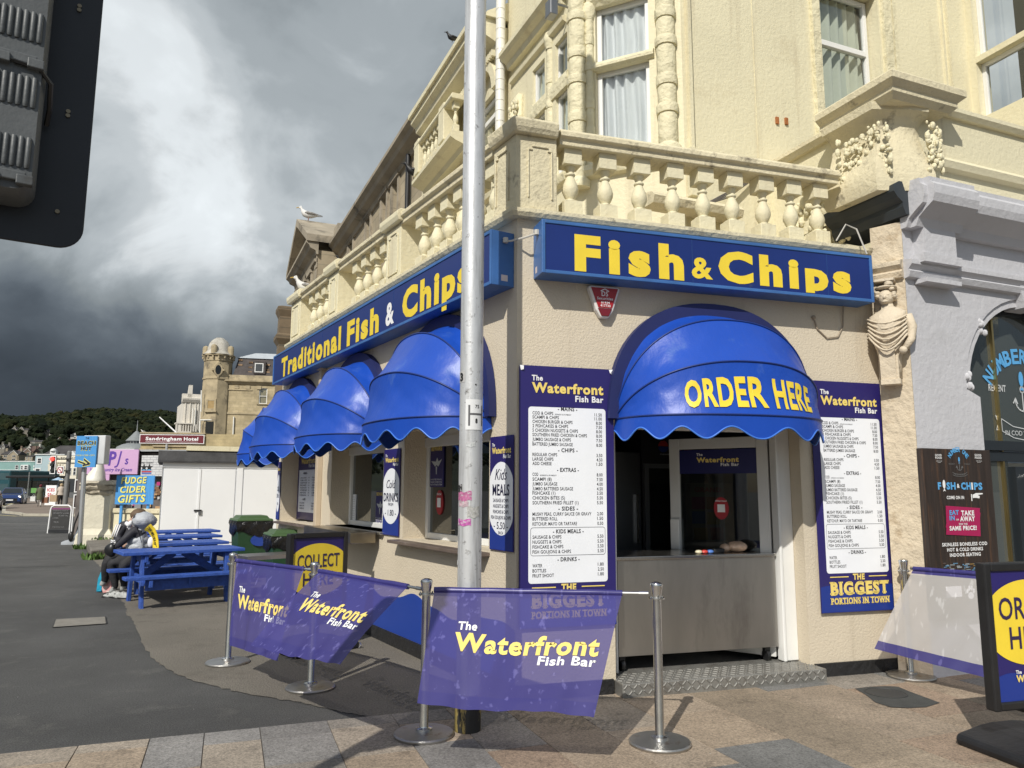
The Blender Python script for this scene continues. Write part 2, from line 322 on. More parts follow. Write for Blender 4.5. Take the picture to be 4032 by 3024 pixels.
m_signface = mat('sign_face_blue', (.009, .026, .155), .28, var=.1, vs=1.5, dirt=((.05, .06, .12), .66, .80, 5))
m_upvc = mat('white_upvc', (.74, .74, .72), .35, var=.04, vs=3, dirt=((.45, .43, .40), .68, .82, 6))
m_glass = glass_mat('window_glass', (.012, .015, .016), .12); m_glass2 = glass_mat('upper_glass', (.03, .035, .035), .88)
m_steel = mat('brushed_steel', (.45, .43, .40), .40, 1, var=.10, vs=5, dirt=((.30, .28, .26), .55, .75, 3), stretch=(1, 1, .25))
m_chrome = mat('dull_chrome', (.62, .62, .61), .24, 1, var=.1, vs=9, dirt=((.26, .20, .14), .70, .80, 14))
m_rust = mat('base_plate_steel', (.44, .43, .41), .42, 1, var=.12, vs=7, dirt=((.22, .12, .055), .58, .72, 7), bump=.2, bs=25)
m_sill = mat('brown_sill', (.13, .10, .085), .5, var=.2, vs=4, dirt=((.25, .22, .2), .6, .75, 4)); m_unlit_room = mat('unlit_room_black', (.022, .021, .022), .8, var=.2); m_kit = mat('kitchen_wall', (.20, .20, .195), .5, var=.1)  # near-black room colour stands in for the unlit interiors behind the panes
m_awning = mat('blue_pvc_awning', (.009, .062, .40), .40, var=.06, vs=1.6, bump=.5, bs=4.5, spec=.42, dirt=((.05, .12, .42), .60, .74, 3.5), stretch=(1, 1, .6))
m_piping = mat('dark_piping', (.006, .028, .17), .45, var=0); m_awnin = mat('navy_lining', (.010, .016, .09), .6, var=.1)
m_blk = mat('black_plastic', (.014, .014, .015), .42, var=.2, vs=5); m_red = mat('red_enamel', (.34, .012, .018), .3, var=.06)
m_wire = mat('white_cable', (.5, .48, .44), .5, var=.1); m_dwire = mat('grey_cable', (.10, .09, .08), .6, var=.1)
m_rubber = mat('black_rubber', (.012, .013, .016), .5, var=.25, vs=8, bump=.2, bs=30)
def rr(w, h, r, n=6, x=0, y=0):
    """rounded rectangle outline"""
    return [(x + cx * (w / 2 - r) + r * math.cos(a), y + cy * (h / 2 - r) + r * math.sin(a)) for cx, cy, a0 in ((1, 1, 0), (-1, 1, 90), (-1, -1, 180), (1, -1, 270)) for a in [R_(a0 + 90 * k / n) for k in range(n + 1)]]
# ------------------------------------------------------------------ the fish bar
bar = thing('fish_bar_building', 'single storey cream corner shop with a balustraded roof terrace and serving hatches', 'building', FR.p(0, 0, 0))
DOOR = (.80, 2.56, -.02, 2.12)
WINS = [(.42, 2.15, 1.06, 2.13), (2.66, 4.46, 1.10, 2.13), (4.98, 6.86, 1.07, 2.13)]
TEND = 7.06
w = MB(); w.wall(FR, 0, 3.52, -.02, 3.70, [DOOR], .32); w.wall(FL, 0, TEND, -.02, 3.70, WINS, .30)
FE = Fr(tuple(FL.p(TEND, 0, 0))[:2], -10, True); w.wall(FE, 0, 2.4, -.02, 3.70, [], .25)
w.box(FR, .2, 3.5, -6.5, -.33, 3.5, 3.68); w.box(FL, .3, TEND, -3.2, -.32, 3.5, 3.67)
bw = w.build('wall', m_render, bar)
w = MB(); w.box(FR, 2.60, 3.50, 0, .022, -.02, .118); w.box(FR, 0.0, .775, 0, .022, -.02, .12); w.box(FL, 0.0, TEND, .0, .022, -.02, .125); w.build('plinth', m_black, bar)
w = MB()
wave = [(t, .50 + .05 * math.sin(t * 4.3) + .012 * math.sin(t * 11)) for t in [i * .05 for i in range(int(5.6 / .05))]]
w.prism(FL, [(0.02, .13)] + [(5.56, .13)] + [(max(.02, t), z) for t, z in reversed(wave)], .0, .006); w.build('wave_panel', m_royal, bar)
w = MB(); w.box(FL, 4.83, 4.93, 0, .07, 1.0, 3.16); w.box(FL, 4.80, 4.96, 0, .09, 3.12, 3.17); w.build('drain_pipe', mat('pipe_beige', (.50, .41, .30), .6, dirt=((.2, .15, .1), .6, .75, 5)), bar, bevel=.008)
w = MB()                                                       # cornice shelf under the balustrade
prof = [(-.30, 3.70), (.07, 3.70), (.09, 3.73), (.09, 3.76), (.05, 3.775), (-.30, 3.775)]
w.extr(FR, prof, 0, 3.50, c0=math.tan(R_(37.65))); w.extr(FL, prof, 0, 6.72, c0=math.tan(R_(37.65))); w.build('cornice', m_cap, bar)
def rail(fr, s0, s1):
    m = MB(); m.extr(fr, [(-.22, 4.37), (.02, 4.37), (.02, 4.42), (.055, 4.435), (.055, 4.475), (.03, 4.50), (-.23, 4.50), (-.25, 4.475), (-.25, 4.435), (-.22, 4.42)], s0, s1); return m
m = rail(FR, .36, 3.12); m.add(*(lambda q: (q.v, q.f))(rail(FL, .36, 6.60))); m.build('coping_rail', m_cap, bar, bevel=.006)
BAL = [(.075, 0), (.075, .008), (.052, .012), (.046, .03), (.062, .055), (.084, .10), (.086, .135), (.074, .18), (.052, .225), (.040, .255), (.052, .262), (.056, .272), (.052, .282), (.038, .288), (.040, .305), (.058, .335), (.064, .35)]
def baluster(fr, s, nm='baluster', z0=3.775, ht=.595, k=1.0, o=-.10, par=None, mt=None):
    m = MB(); h = ht / .595; a = .079 * k
    m.box(fr, s - a, s + a, o - .075 * k, o + .075 * k, z0, z0 + .145 * h)
    q = [(-a, z0), (a, z0)]
    m.box(fr, s - a, s + a, o - .075 * k, o + .075 * k, z0 + ht - .135 * h, z0 + ht)
    c = fr.p(s, o, z0 + .145 * h); m.lathe(c, [(r * k * (.80 if r < .075 or z > .05 else 1), z * h * .9) for r, z in BAL], 14)
    return m.build(nm, mt or m_cream, par or bar, smooth=40, bevel=.006)
for s in (.495, .812, 1.13, 1.45, 1.75, 2.045, 2.37, 2.665, 2.955): baluster(FR, s)
for t in (.50, .81, 1.12, 1.40, 1.68, 1.98, 2.99, 3.30, 3.61, 3.92, 4.92, 5.20, 5.50, 5.80): baluster(FL, t)
def pier(fr, s0, s1, o0=-.27, o1=.02, faces=True):
    m = MB(); m.box(fr, s0, s1, o0, o1, 3.775, 4.40)
    p = [(o0 - .06, 4.40), (o1 + .05, 4.40), (o1 + .07, 4.45), (o1 + .07, 4.50), (o1 + .03, 4.53), (o0 - .03, 4.53), (o0 - .06, 4.5)]
    m.extr(fr, p, s0 - .06, s1 + .06)
    c = (s0 + s1) / 2; h = (s1 - s0) / 2 - .07
    for a in (c - h, c + h): m.box(fr, a - .008, a + .008, o1, o1 + .012, 3.87, 4.28)
    m.box(fr, c - h + .05, c + h - .05, o1, o1 + .012, 4.305, 4.32); m.box(fr, c - h, c + h, o1, o1 + .012, 3.855, 3.87)
    for sg in (-1, 1): m.box(fr, c + sg * (h - .025) - .03, c + sg * (h - .025) + .03, o1, o1 + .012, 4.275, 4.29)
    m.build('pedestal', m_cream, bar, bevel=.008)
pier(FL, 2.34, 2.74); pier(FL, 4.42, 4.80); pier(FL, 6.16, 6.66)
m = MB(); e1, e2 = .33, .33                                     # the corner pedestal follows the bend of the two walls
ring = lambda g, z: [FR.p(e1, g, z), FR.p(e1, -.30 - g, z), FL.p(e2, -.30 - g, z), FL.p(e2, g, z), FR.p(0, g, z) + (FL.n * g * .76)]
def loft(m, rings, cap=True):
    n = len(rings[0]); m.add([p for r in rings for p in r], [(i * n + k, i * n + (k + 1) % n, (i + 1) * n + (k + 1) % n, (i + 1) * n + k) for i in range(len(rings) - 1) for k in range(n)] + ([tuple(range(n)), tuple(range(n * len(rings) - 1, n * (len(rings) - 1) - 1, -1))] if cap else []))
loft(m, [ring(.03, 3.775), ring(.03, 4.40)]); loft(m, [ring(.07, 4.40), ring(.09, 4.44), ring(.10, 4.50), ring(.06, 4.535)])
for fr in (FR, FL):
    m.box(fr, .075, .09, .03, .045, 3.87, 4.28); m.box(fr, .275, .29, .03, .045, 3.87, 4.28); m.box(fr, .11, .255, .03, .045, 4.305, 4.32)
    m.box(fr, .075, .12, .03, .045, 4.275, 4.29); m.box(fr, .245, .29, .03, .045, 4.275, 4.29)
m.build('corner_pedestal', m_cap, bar, bevel=.008)
# windows of the long side
def window(t0, t1, z0, z1, posts, label):
    o = -.24; fm = MB(); fm.frame(FL, t0, t1, z0, z1, .06, o - .05, o)
    for p in posts: fm.box(FL, p - .035, p + .035, o - .05, o + .012, z0 + .06, z1 - .06)
    fm.box(FL, t0, t1, o - .05, o + .02, z1 - .16, z1 - .06)
    f = fm.build('window_frame', m_upvc, bar, bevel=.006)
    g = MB(); g.quad(*[FL.p(t, o - .03, z) for t, z in ((t0 + .06, z0 + .06), (t1 - .06, z0 + .06), (t1 - .06, z1 - .16), (t0 + .06, z1 - .16))]); g.build('pane', m_glass, f)
    return f
window(*WINS[0], [1.28], ''); window(*WINS[1], [3.25], '')
for i, (t0, t1, zs, dep, dn) in enumerate(((.40, 2.24, 1.05, .13, .03), (2.63, 4.47, 1.10, .05, .03), (4.93, 6.88, 1.06, .10, .03))):
    m = MB(); m.box(FL, t0, t1, -.29, dep, zs - dn, zs); m.build('window_sill', m_sill if i != 1 else m_steel, bar, bevel=.004)
m = MB(); m.box(FL, 2.72, 4.40, .06, .34, .985, 1.098); m.build('serving_shelf', mat('shelf_steel', (.33, .29, .22), .3, 1, var=.3, vs=3), bar, bevel=.006)
m = MB(); m.box(FL, 4.98, 6.86, -.27, -.25, 1.09, 2.12); mb1 = m.build('menu_panel', m_navy, bar)
m = MB(); m.box(FL, 5.05, 6.78, -.25, -.246, 1.20, 1.83); mb2 = m.build('price_list', m_board, mb1)
m = MB(); mw = MB(); my = MB(); PL = lambda x, y: FL.p(x, -.243, y); PLb = lambda x, y: FL.p(x, -.247, y)
heads = ['- MAINS -', '- EXTRAS -', '- KIDS MEALS -']; rows = ['COD & CHIPS', 'SCAMPI & CHIPS', 'CHICKEN BURGER', 'FISHCAKES', 'NUGGETS & CHIPS', 'SOUTHERN FRIED', 'JUMBO SAUSAGE', 'BATTERED SAUSAGE']
for c, tx in enumerate((6.70, 6.10, 5.52)):
    m.text(heads[c], PL, tx - .12, tx - .36, 1.765, .03, .02)
    for r in range(8): m.text(rows[(r + c * 3) % 8], PL, tx, tx - .32 - .02 * (r % 3), 1.70 - r * .037, .022, .012, res=1); m.text('8.00', PL, tx - .42, tx - .48, 1.70 - r * .037, .022, .012, res=1)
    m.text('- CHIPS -' if c == 0 else '- SIDES -', PL, tx - .12, tx - .34, 1.375, .03, .02)
    for r in range(3): m.text(rows[r + 2 * c], PL, tx, tx - .25, 1.325 - r * .04, .022, .012, res=1)
m.build('lettering', m_ink, mb2)
mw.text('The', PLb, 6.70, 6.56, 2.02, .05, .03); my.text('Waterfront', PLb, 6.70, 5.98, 1.925, .085, .04); mw.text('Fish Bar', PLb, 6.30, 5.98, 1.865, .05, .03); my.text('BIGGEST', PLb, 5.72, 5.12, 1.95, .08, .05)
mw.build('lettering', m_wht, mb1); my.build('lettering', m_yelp, mb1)
# dark kitchen behind the hatches
m = MB(); K5 = [FR.p(.45, -.34, 0), FR.p(3.4, -.34, 0), FR.p(3.4, -3.4, 0), FL.p(6.9, -3.0, 0), FL.p(6.9, -.32, 0), FL.p(.45, -.32, 0)]
for z in (.09, 2.6): m.quad(*[p + Vector((0, 0, z)) for p in K5])
for i in (1, 2, 3): m.quad(*[p + Vector((0, 0, z)) for p, z in ((K5[i], .09), (K5[i + 1], .09), (K5[i + 1], 2.6), (K5[i], 2.6))])
m.build('kitchen_lining', m_kit, bar)
# door frame, door leaf
m = MB(); o = -.16
m.box(FR, .80, .865, o - .06, o + .02, .12, 2.12); m.box(FR, 2.43, 2.56, o - .06, o + .02, .12, 2.12); m.box(FR, .865, 2.43, o - .06, o + .02, 2.05, 2.12); m.box(FR, 2.40, 2.43, o - .05, o + .045, .12, 2.05); m.box(FR, .865, .885, o - .04, o + .03, .12, 2.05)
m.build('door_frame', m_upvc, bar, bevel=.008)
_h = FR.p(2.40, -.20, 0); FD = Fr((_h.x, _h.y), 73.3 - 180 + 52)      # leaf swung inward from its right-hand hinge
FD.n = -FD.n if FD.n.dot(FR.n) < 0 else FD.n
m = MB(); m.frame(FD, .02, .95, .14, 2.03, .10, -.05, 0); m.box(FD, .10, .85, -.05, 0, .24, .96); dl = m.build('door', mat('door_upvc', (.62, .62, .60), .4, var=.04), bar, bevel=.006)
m = MB(); m.quad(*[FD.p(s, -.02, z) for s, z in ((.12, .96), (.85, .96), (.85, 1.93), (.12, 1.93))]); m.build('door_glass', glass_mat('door_glass', (.012, .015, .016), .30), dl)
m = MB(); m.box(FD, .85, .94, 0, .04, 1.00, 1.28); m.build('letter_plate', m_upvc, dl, bevel=.01)
m = MB(); m.box(FD, .12, .85, -.018, -.013, 1.70, 1.92); m.build('door_sticker', mat('door_navy', (.012, .014, .10), .45, var=0), dl)
PD = lambda x, y: FD.p(x, -.010, y); mw = MB(); my = MB()
mw.text('The', PD, .68, .62, 1.865, .025, .03); my.text('Waterfront', PD, .68, .28, 1.805, .045, .04); mw.text('Fish Bar', PD, .45, .28, 1.768, .028, .03); mw.build('lettering', m_wht, dl); my.build('lettering', m_yelp, dl)
m = MB(); m.lathe((0, 0, 0), [(.075, 0)], 4, False); m = MB(); m.prism(FD, [(.46 + .07 * math.cos(a), 1.385 + .10 * math.sin(a)) for a in [i * math.pi / 12 for i in range(24)]], -.018, -.014); m.build('allergy_sticker', mat('sticker_red', (.36, .02, .03), .5, var=0), dl)
m = MB(); m.text('Allergies?', PD, .515, .405, 1.445, .014, .02); m.box(FD, .425, .495, -.014, -.012, 1.35, 1.42); m.build('lettering', m_wht, dl)
# arched trim above the hatch where the awning meets the wall
# threshold step of chequer plate
st = MB(); st.box(FR, .785, 2.60, -.30, .15, -.02, .112); s_ = st.build('door_step', mat('chequer_plate', (.30, .295, .275), .5, .6, var=.15, vs=6, dirt=((.16, .14, .12), .5, .72, 9)), bar, bevel=.006)
m = MB()
for i in range(44):
    for j in range(5):
        s, oo = .81 + i * .0408, -.12 + j * .058; sg = 1 if (i + j) % 2 else -1
        a = Vector((sg * .7, .7)); p = lambda u, v, z: FR.p(s + a.x * u - a.y * v, oo + a.y * u + a.x * v, z)
        m.add([p(-.02, -.005, .112), p(.02, -.005, .112), p(.02, .005, .112), p(-.02, .005, .112), p(-.014, 0, .118), p(.014, 0, .118)], [(0, 1, 5, 4), (2, 3, 4, 5), (1, 2, 5), (3, 0, 4)])
    for j in range(2):
        s, zz = .81 + i * .0408, .045 + j * .045; sg = 1 if (i + j) % 2 else -1
        p = lambda u, v, d: FR.p(s + sg * .7 * u - .7 * v, .15 + d, zz + .7 * u + sg * .7 * v)
        m.add([p(-.022, -.006, 0), p(.022, -.006, 0), p(.022, .006, 0), p(-.022, .006, 0), p(-.014, 0, .007), p(.014, 0, .007)], [(0, 1, 5, 4), (2, 3, 4, 5), (1, 2, 5), (3, 0, 4)])
m.build('tread_pattern', mat('chequer_lug', (.22, .215, .20), .7, .4, var=.2), s_)
# ------------------------------------------------------------------ roof-level cream building behind
crm = thing('cream_hotel_building', 'tall pale yellow Victorian building rising behind the roof terrace', 'building', FM.p(0, 0, 0))
w = MB()
w.wall(FM, _s0, 3.55, 3.5, 10.5, [(.86, 1.82, 5.35, 7.72)], .28)
w.wall(FC, 0, 1.31, 3.5, 10.5, [(.36, .98, 5.18, 6.27), (.36, .98, 6.355, 7.05)], .22)
w.wall(FU, 0, 1.78, 3.5, 10.5, [(.03, .34, 5.2, 6.2), (.03, .34, 6.36, 6.87), (.62, .97, 5.2, 6.2), (.62, .97, 6.36, 6.87)], .22)
w.wall(FU.off(.04), 1.78, 5.6, 3.0, 7.96, [(1.95, 2.85, 6.2, 7.2), (3.0, 3.4, 4.4, 5.7), (4.1, 4.7, 4.4, 5.7)], .25)
_b = FM.p(3.42, 0, 0); FB = Fr((_b.x, _b.y), 67.7 + 90 + 1); FB.n = -FB.n if FB.n.dot(FM.d) > 0 else FB.n
w.wall(FB, 0, 1.6, 4.2, 10.5, [(.10, 1.0, 6.35, 7.12), (.10, 1.0, 7.20, 9.0)], .25)
w.build('wall', m_cream, crm)
def upwin(fr, s0, s1, z0, z1, o, mid=(), vert=(), fw=.055, glass=None, par=crm, mt=None):
    m = MB(); m.frame(fr, s0, s1, z0, z1, fw, o - .05, o)
    for z in mid: m.box(fr, s0 + fw, s1 - fw, o - .05, o + .012, z - .04, z + .03)
    for s in vert: m.box(fr, s - .025, s + .025, o - .05, o + .008, z0 + fw, z1 - fw)
    f = m.build('window', mt or m_upvc, par, bevel=.005)
    m = MB(); m.quad(*[fr.p(s, o - .03, z) for s, z in ((s0 + fw, z0 + fw), (s1 - fw, z0 + fw), (s1 - fw, z1 - fw), (s0 + fw, z1 - fw))]); m.build('pane', glass or m_glass2, f); return f
m_curt = mat('white_curtain', (.80, .81, .83), .8, var=.05); m_blind = mat('grey_green_curtain', (.56, .58, .49), .85, var=.1)
def curtain(fr, s0, s1, z0, z1, o, mt, par, waves=7, amp=.03):
    m = MB(); m.grid(lambda u, v: fr.p(s0 + (s1 - s0) * u, o + amp * math.sin(u * waves * 6.283 + .6 * math.sin(v * 5)) + .01 * math.sin(u * 40), z0 + (z1 - z0) * v), 60, 6); m.build('curtain', mt, par, smooth=180)
for a, b in ((5.18, 6.27), (6.355, 7.05)):
    f = upwin(FC, .36, .98, a, b, -.06); curtain(FC, .37, .97, a, b, -.13, m_curt, f, 5)
f = upwin(FM, .88, 1.80, 5.37, 7.70, -.16, mid=(6.99,)); curtain(FM, .9, 1.78, 5.4, 7.7, -.27, m_blind, f, 6, .05)
for a, b in ((5.2, 6.2), (6.36, 6.87)):
    for s0, s1 in ((.03, .34), (.62, .97)):
        f = upwin(FU, s0, s1, a, b, -.04, fw=.035); curtain(FU, s0 + .02, s1 - .02, a, b, -.12, m_blind, f, 2)
upwin(FB, .10, 1.0, 6.35, 7.12, -.10); upwin(FB, .10, 1.0, 7.20, 9.0, -.10)
f = upwin(FU.off(.04), 1.97, 2.83, 6.22, 7.18, -.06, mid=(6.9,)); upwin(FU.off(.04), 3.0, 3.4, 4.4, 5.7, -.1); upwin(FU.off(.04), 4.1, 4.7, 4.4, 5.7, -.1)
m = MB(); m.quad(*[FM.p(s, -1.2, z) for s, z in ((-1, 4), (3.6, 4), (3.6, 10), (-1, 10))]); m.quad(FU.p(0, -1.0, 4), FU.p(6, -1.0, 4), FU.p(6, -1.0, 9), FU.p(0, -1.0, 9)); m.quad(FB.p(0, -1, 4), FB.p(1.5, -1, 4), FB.p(1.5, -1, 9), FB.p(0, -1, 9)); m.build('room_lining', m_unlit_room, crm)
# transoms, columns, string courses
m = MB(); m.extr(FC, [(-.05, 6.255), (.02, 6.255), (.05, 6.28), (.055, 6.31), (.04, 6.345), (.01, 6.362), (-.05, 6.362)], .30, 1.04); m.build('transom', m_creamb, crm); m = MB()
m.extr(FC, [(-.05, 7.04), (.02, 7.04), (.07, 7.10), (.08, 7.14), (.0, 7.18), (-.05, 7.18)], .28, 1.06); m.build('lintel', m_creamb, crm); m = MB()
m.extr(FU, [(-.035, 6.19), (.02, 6.19), (.03, 6.28), (.02, 6.37), (-.035, 6.37)], 0.0, 1.0); m.build('transom', m_creamb, crm); m = MB()
m.extr(FC, [(0, 4.98), (.07, 5.0), (.10, 5.06), (.09, 5.12), (0, 5.15)], .1, 1.25); m.extr(FU, [(0, 5.0), (.06, 5.03), (.08, 5.1), (0, 5.17)], 0, 1.6); m.build('string_course', m_creamb, crm)
def col_(fr, s, r, z0, z1, o=0.0):
    m = MB(); z = z0; k = 0
    while z < z1:
        h = (.34, .10, .22, .12)[k % 4]; rr_ = r * (1.0, 1.16, .98, 1.12)[k % 4]; z2 = min(z + h, z1)
        m.lathe(fr.p(s, o, 0), [(rr_ * .97, z), (rr_, z + .015), (rr_ * 1.01, (z + z2) / 2), (rr_, z2 - .015), (rr_ * .97, z2)], 12, True); z = z2; k += 1
    m.lathe(fr.p(s, o, 0), [(r * 1.05, z1), (r * 1.5, z1 + .08), (r * 1.6, z1 + .14), (r * 1.3, z1 + .2)], 12); m.lathe(fr.p(s, o, 0), [(r * 1.3, z0 - .12), (r * 1.35, z0 - .04), (r * 1.05, z0)], 12)
    m.build('column', m_creamb, crm, smooth=50)
col_(FC, .165, .105, 5.2, 7.25, .03); col_(FC, 1.19, .105, 5.0, 7.25, .03); col_(FC, 1.05, .05, 5.15, 6.9, .01); col_(FU, .48, .06, 5.0, 6.9, -.02)
m = MB()
def leafcap(m, fr, s, o, z, k=1.0):
    for i in range(36):
        a = rnd.uniform(-1, 1); r = rnd.uniform(.4, .9); m.ball(fr.p(s + a * .12 * k, o + rnd.uniform(0, .05), z + rnd.uniform(0, .26) * k), (.036 * k * r, .03 * k * r, .055 * k * r), 6, 5)
leafcap(m, FU, 1.36, .06, 6.35); leafcap(m, FU, 1.38, .06, 5.95); leafcap(m, FU, 1.40, .05, 5.6)
for s in (3.55, 5.35): leafcap(m, FU.off(.12), s, .04, 5.75, 1.1)
m.box(FU, 1.25, 1.5, 0, .07, 5.0, 6.7); m.build('carved_capital', m_creamb, crm, smooth=180)
m = MB()
big = lambda z, p: [(0, z), (p * .35, z), (p * .45, z + .07), (p * .8, z + .11), (p, z + .15), (p, z + .21), (p * .85, z + .25), (0, z + .27)]
m.extr(FU, big(7.22, .20), 0.05, 1.62); m.extr(FU, [(0, 7.0), (.05, 7.02), (.06, 7.07), (0, 7.1)], .05, 1.6); m.extr(FC, big(7.26, .18), 0.0, 1.31, .4, .4)
m.extr(FM, [(0, 9.3), (.1, 9.3), (.2, 9.45), (0, 9.5)], _s0, 3.5)
m.extr(FU.off(.04), big(6.68, .36), 3.0, 5.05); m.extr(FU.off(.04), [(0, 7.63), (.10, 7.63), (.12, 7.72), (.30, 7.80), (.32, 7.88), (.40, 7.94), (.40, 8.03), (0, 8.08)], 1.8, 5.05); m.extr(FU.off(.04), big(6.0, .14), 1.9, 5.6); m.extr(FU.off(.04), [(0, 5.6), (.06, 5.62), (.08, 5.7), (0, 5.74)], 1.85, 5.6)
m.build('moulded_cornice', m_cream, crm)
m = MB()
for i in range(49): s = 1.85 + i * .064; m.box(FU.off(.04), s, s + .035, .10, .17, 7.54, 7.63)
m.build('dentil_row', m_cream, crm)
for s in (3.12, 3.85, 4.05, 4.25, 4.45, 4.65): baluster(FU.off(.04), s, 'baluster', 6.95, .50, .62, .24, crm)
m = MB(); m.extr(FU.off(.04), [(.12, 7.45), (.34, 7.45), (.36, 7.48), (.34, 7.54), (.12, 7.54)], 3.0, 5.0)
for s in (3.4, 4.74): m.box(FU.off(.04), s - .02, s + .24, .10, .35, 6.95, 7.57)
m.build('balcony_rail', m_cream, crm, bevel=.01)
m = MB()
for s in (3.55, 5.35, 2.95): m.box(FU.off(.04), s - .10, s + .10, 0, .09, 4.0, 5.99)
m.build('pilaster', m_cream, crm, bevel=.015)
m = MB(); ac = 2.40
for i in range(14):
    a0, a1 = math.pi * i / 14, math.pi * (i + 1) / 14
    for r0, r1, oo in ((.47, .60, .14), (.60, .68, .08)):
        m.prism(FU.off(.04), [(ac + r * math.cos(a), 7.08 + r * math.sin(a)) for r, a in ((r0, a0), (r1, a0), (r1, a1), (r0, a1))], 0, oo)
m.prism(FU.off(.04), [(ac - .10, 7.50), (ac + .10, 7.50), (ac + .14, 7.78), (ac - .14, 7.78)], .1, .22); m.build('window_arch', m_cream, crm)
m = MB(); z = 4.4
while z < 9.6: m.lathe(FU.p(1.70, .14, 0), [(.065, z), (.065, z + .145)], 14); m.lathe(FU.p(1.70, .14, 0), [(.070, z + .140), (.070, z + .150)], 14); z += .15
m.build('downpipe', mat('white_pipe', (.74, .73, .68), .4, var=.05), crm, smooth=40)
m = MB(); m.box(FU.off(.44), 1.75, 5.06, -.02, .05, 8.03, 8.11); m.build('gutter', m_cream, crm)
m = MB(); m.prism(Fr(tuple(FU.p(1.75, 0, 0))[:2], 66), [(-.36, 8.05), (-.32, 8.12), (3.0, 10.3), (3.2, 10.3), (3.2, 8.05)], 0, -3.3); m.build('roof', m_cream, crm)
m = MB(); m.wall(FU.off(.038), 5.57, 5.62, 3.0, 7.95, [], .6); m.build('corner_return', m_cream, crm)
# wall furniture on the plain stretch
m = MB(); m.box(FM, -1.09, -1.05, 0, .05, 4.95, 7.8); m.box(FM, -1.13, -1.04, 0, .08, 4.6, 5.13); m.box(FM, -.17, -.16, 0, .008, 5.1, 8.4); m.box(FM, 2.93, 2.96, 0, .03, 5.2, 9); m.box(FM, 3.02, 3.06, 0, .05, 5.2, 9); m.build('conduit', m_cream, crm)
m = MB(); m.extr(FM, [(0, 4.38), (.22, 4.38), (.25, 4.45), (.2, 4.5), (0, 4.55)], -1.7, -.6); m.build('ledge', m_cap, crm)
m = MB()
for s in (.75, 1.92): m.box(FM, s - .055, s + .06, 0, .05, 5.1, 8.2)
for s in (2.0, 2.08): m.box(FM, s - .025, s + .03, 0, .025, 5.1, 8.2)
m.build('window_surround', m_creamb, crm)
m = MB()
for x, z in ((2065, 0),): pass
for q in ((1755, 790), (1815, 795)):
    s, z_ = FM.at(Z2(*q)); m.box(FM, s - .02, s + .02, 0, .02, z_ - .04, z_ + .04)
m.build('rusty_bracket', mat('rust', (.36, .13, .04), .85, var=.3, vs=20), crm)
m = MB()
for k in range(4): m.tube([FM.p(-1.0 + .02 * k, .06, 4.50 + .012 * k), FM.p(-.7, .10, 4.62 + .02 * k), FM.p(-.25, .05, 4.95 + .02 * k)], .008, 5)
m.build('cable_bundle', m_dwire, crm)
m = MB()
p0 = FU.at(Z2(285, 60), .25); m.box(FU, p0[0] - .07, p0[0] + .07, .2, .30, p0[1] - .10, p0[1] + .10); m.box(FU, p0[0] - .01, p0[0] + .01, 0, .22, p0[1] + .07, p0[1] + .10); fl = m.build('floodlight', mat('lamp_steel', (.33, .33, .33), .4, 1), None, bevel=.01); tag(fl, 'small grey floodlight fixed high on the yellow wall above the corner window', 'floodlight')
# party wall with its scrolled bracket
m = MB(); m.prism(FPW, [(-.02, 4.2), (1.62, 4.2), (1.62, 5.07), (-.02, 5.07)], -.35, 0); m.build('party_wall', m_cream, crm)
m = MB(); m.extr(FPW, [(-.42, 5.05), (.05, 5.05), (.09, 5.10), (.09, 5.14), (.03, 5.175), (-.4, 5.175)], -.10, 1.60); m.build('party_coping', m_cap, crm)
m = MB()
sw = [(.19, 4.20), (.21, 4.28), (.205, 4.38), (.17, 4.50), (.115, 4.64), (.07, 4.78), (.065, 4.86), (.11, 4.93), (.19, 4.97), (.20, 5.04)]
loft(m, [[FN.p(-a - .08, a * .5 - .08, z), FN.p(-a * .35, a * .45, z), FN.p(a * .35, a * .75, z), FN.p(a * .5 + .16, a * .9, z), FN.p(a * .5 + .24, a * .5, z), FN.p(.34, -.20, z), FN.p(-a - .08, -.58, z)] for a, z in sw])
loft(m, [[FN.p(-a, a * .9, z), FN.p(a + .32, a * .9, z), FN.p(a + .32, -.30, z), FN.p(-a, -.62, z)] for a, z in ((.20, 5.0), (.25, 5.05), (.25, 5.09), (.31, 5.14), (.31, 5.20), (.27, 5.235))])
m.build('scroll_bracket', m_cap, crm, smooth=35)
m = MB()
def relief(fn, n, k=1.0):
    for i in range(n): r = rnd.uniform(.010, .026) * k; m.ball(fn(rnd.random(), rnd.random()), (r * rnd.uniform(.7, 1.4), r * rnd.uniform(.7, 1.4), r * rnd.uniform(.9, 1.9)), 6, 5)
relief(lambda u, v: FN.p(-.17 - .10 * u - .0 * v, -.50 * u + .10, 4.36 + .50 * v), 110); relief(lambda u, v: FN.p(.20 + .18 * u, .17 + .01 * v, 4.40 + .46 * v), 70)
m.ball(FN.p(.28, .165, 4.68), (.06, .035, .085), 10, 8); m.ball(FN.p(.28, .205, 4.66), (.014, .02, .028), 7, 5)
relief(lambda u, v: FPW.p(.42 + .9 * u, .01, 3.95 + .62 * v), 130, 1.7)
m.ball(FPW.p(.85, .06, 4.72), (.07, .06, .08), 10, 8); m.ball(FPW.p(1.0, .05, 4.62), (.12, .06, .07), 10, 8); m.tube([FPW.p(.85, .05, 4.66), FPW.p(.8, .06, 4.5), FPW.p(.65, .06, 4.38)], [.05, .06, .03], 8)
m.build('carved_foliage', m_creamb, crm, smooth=180)
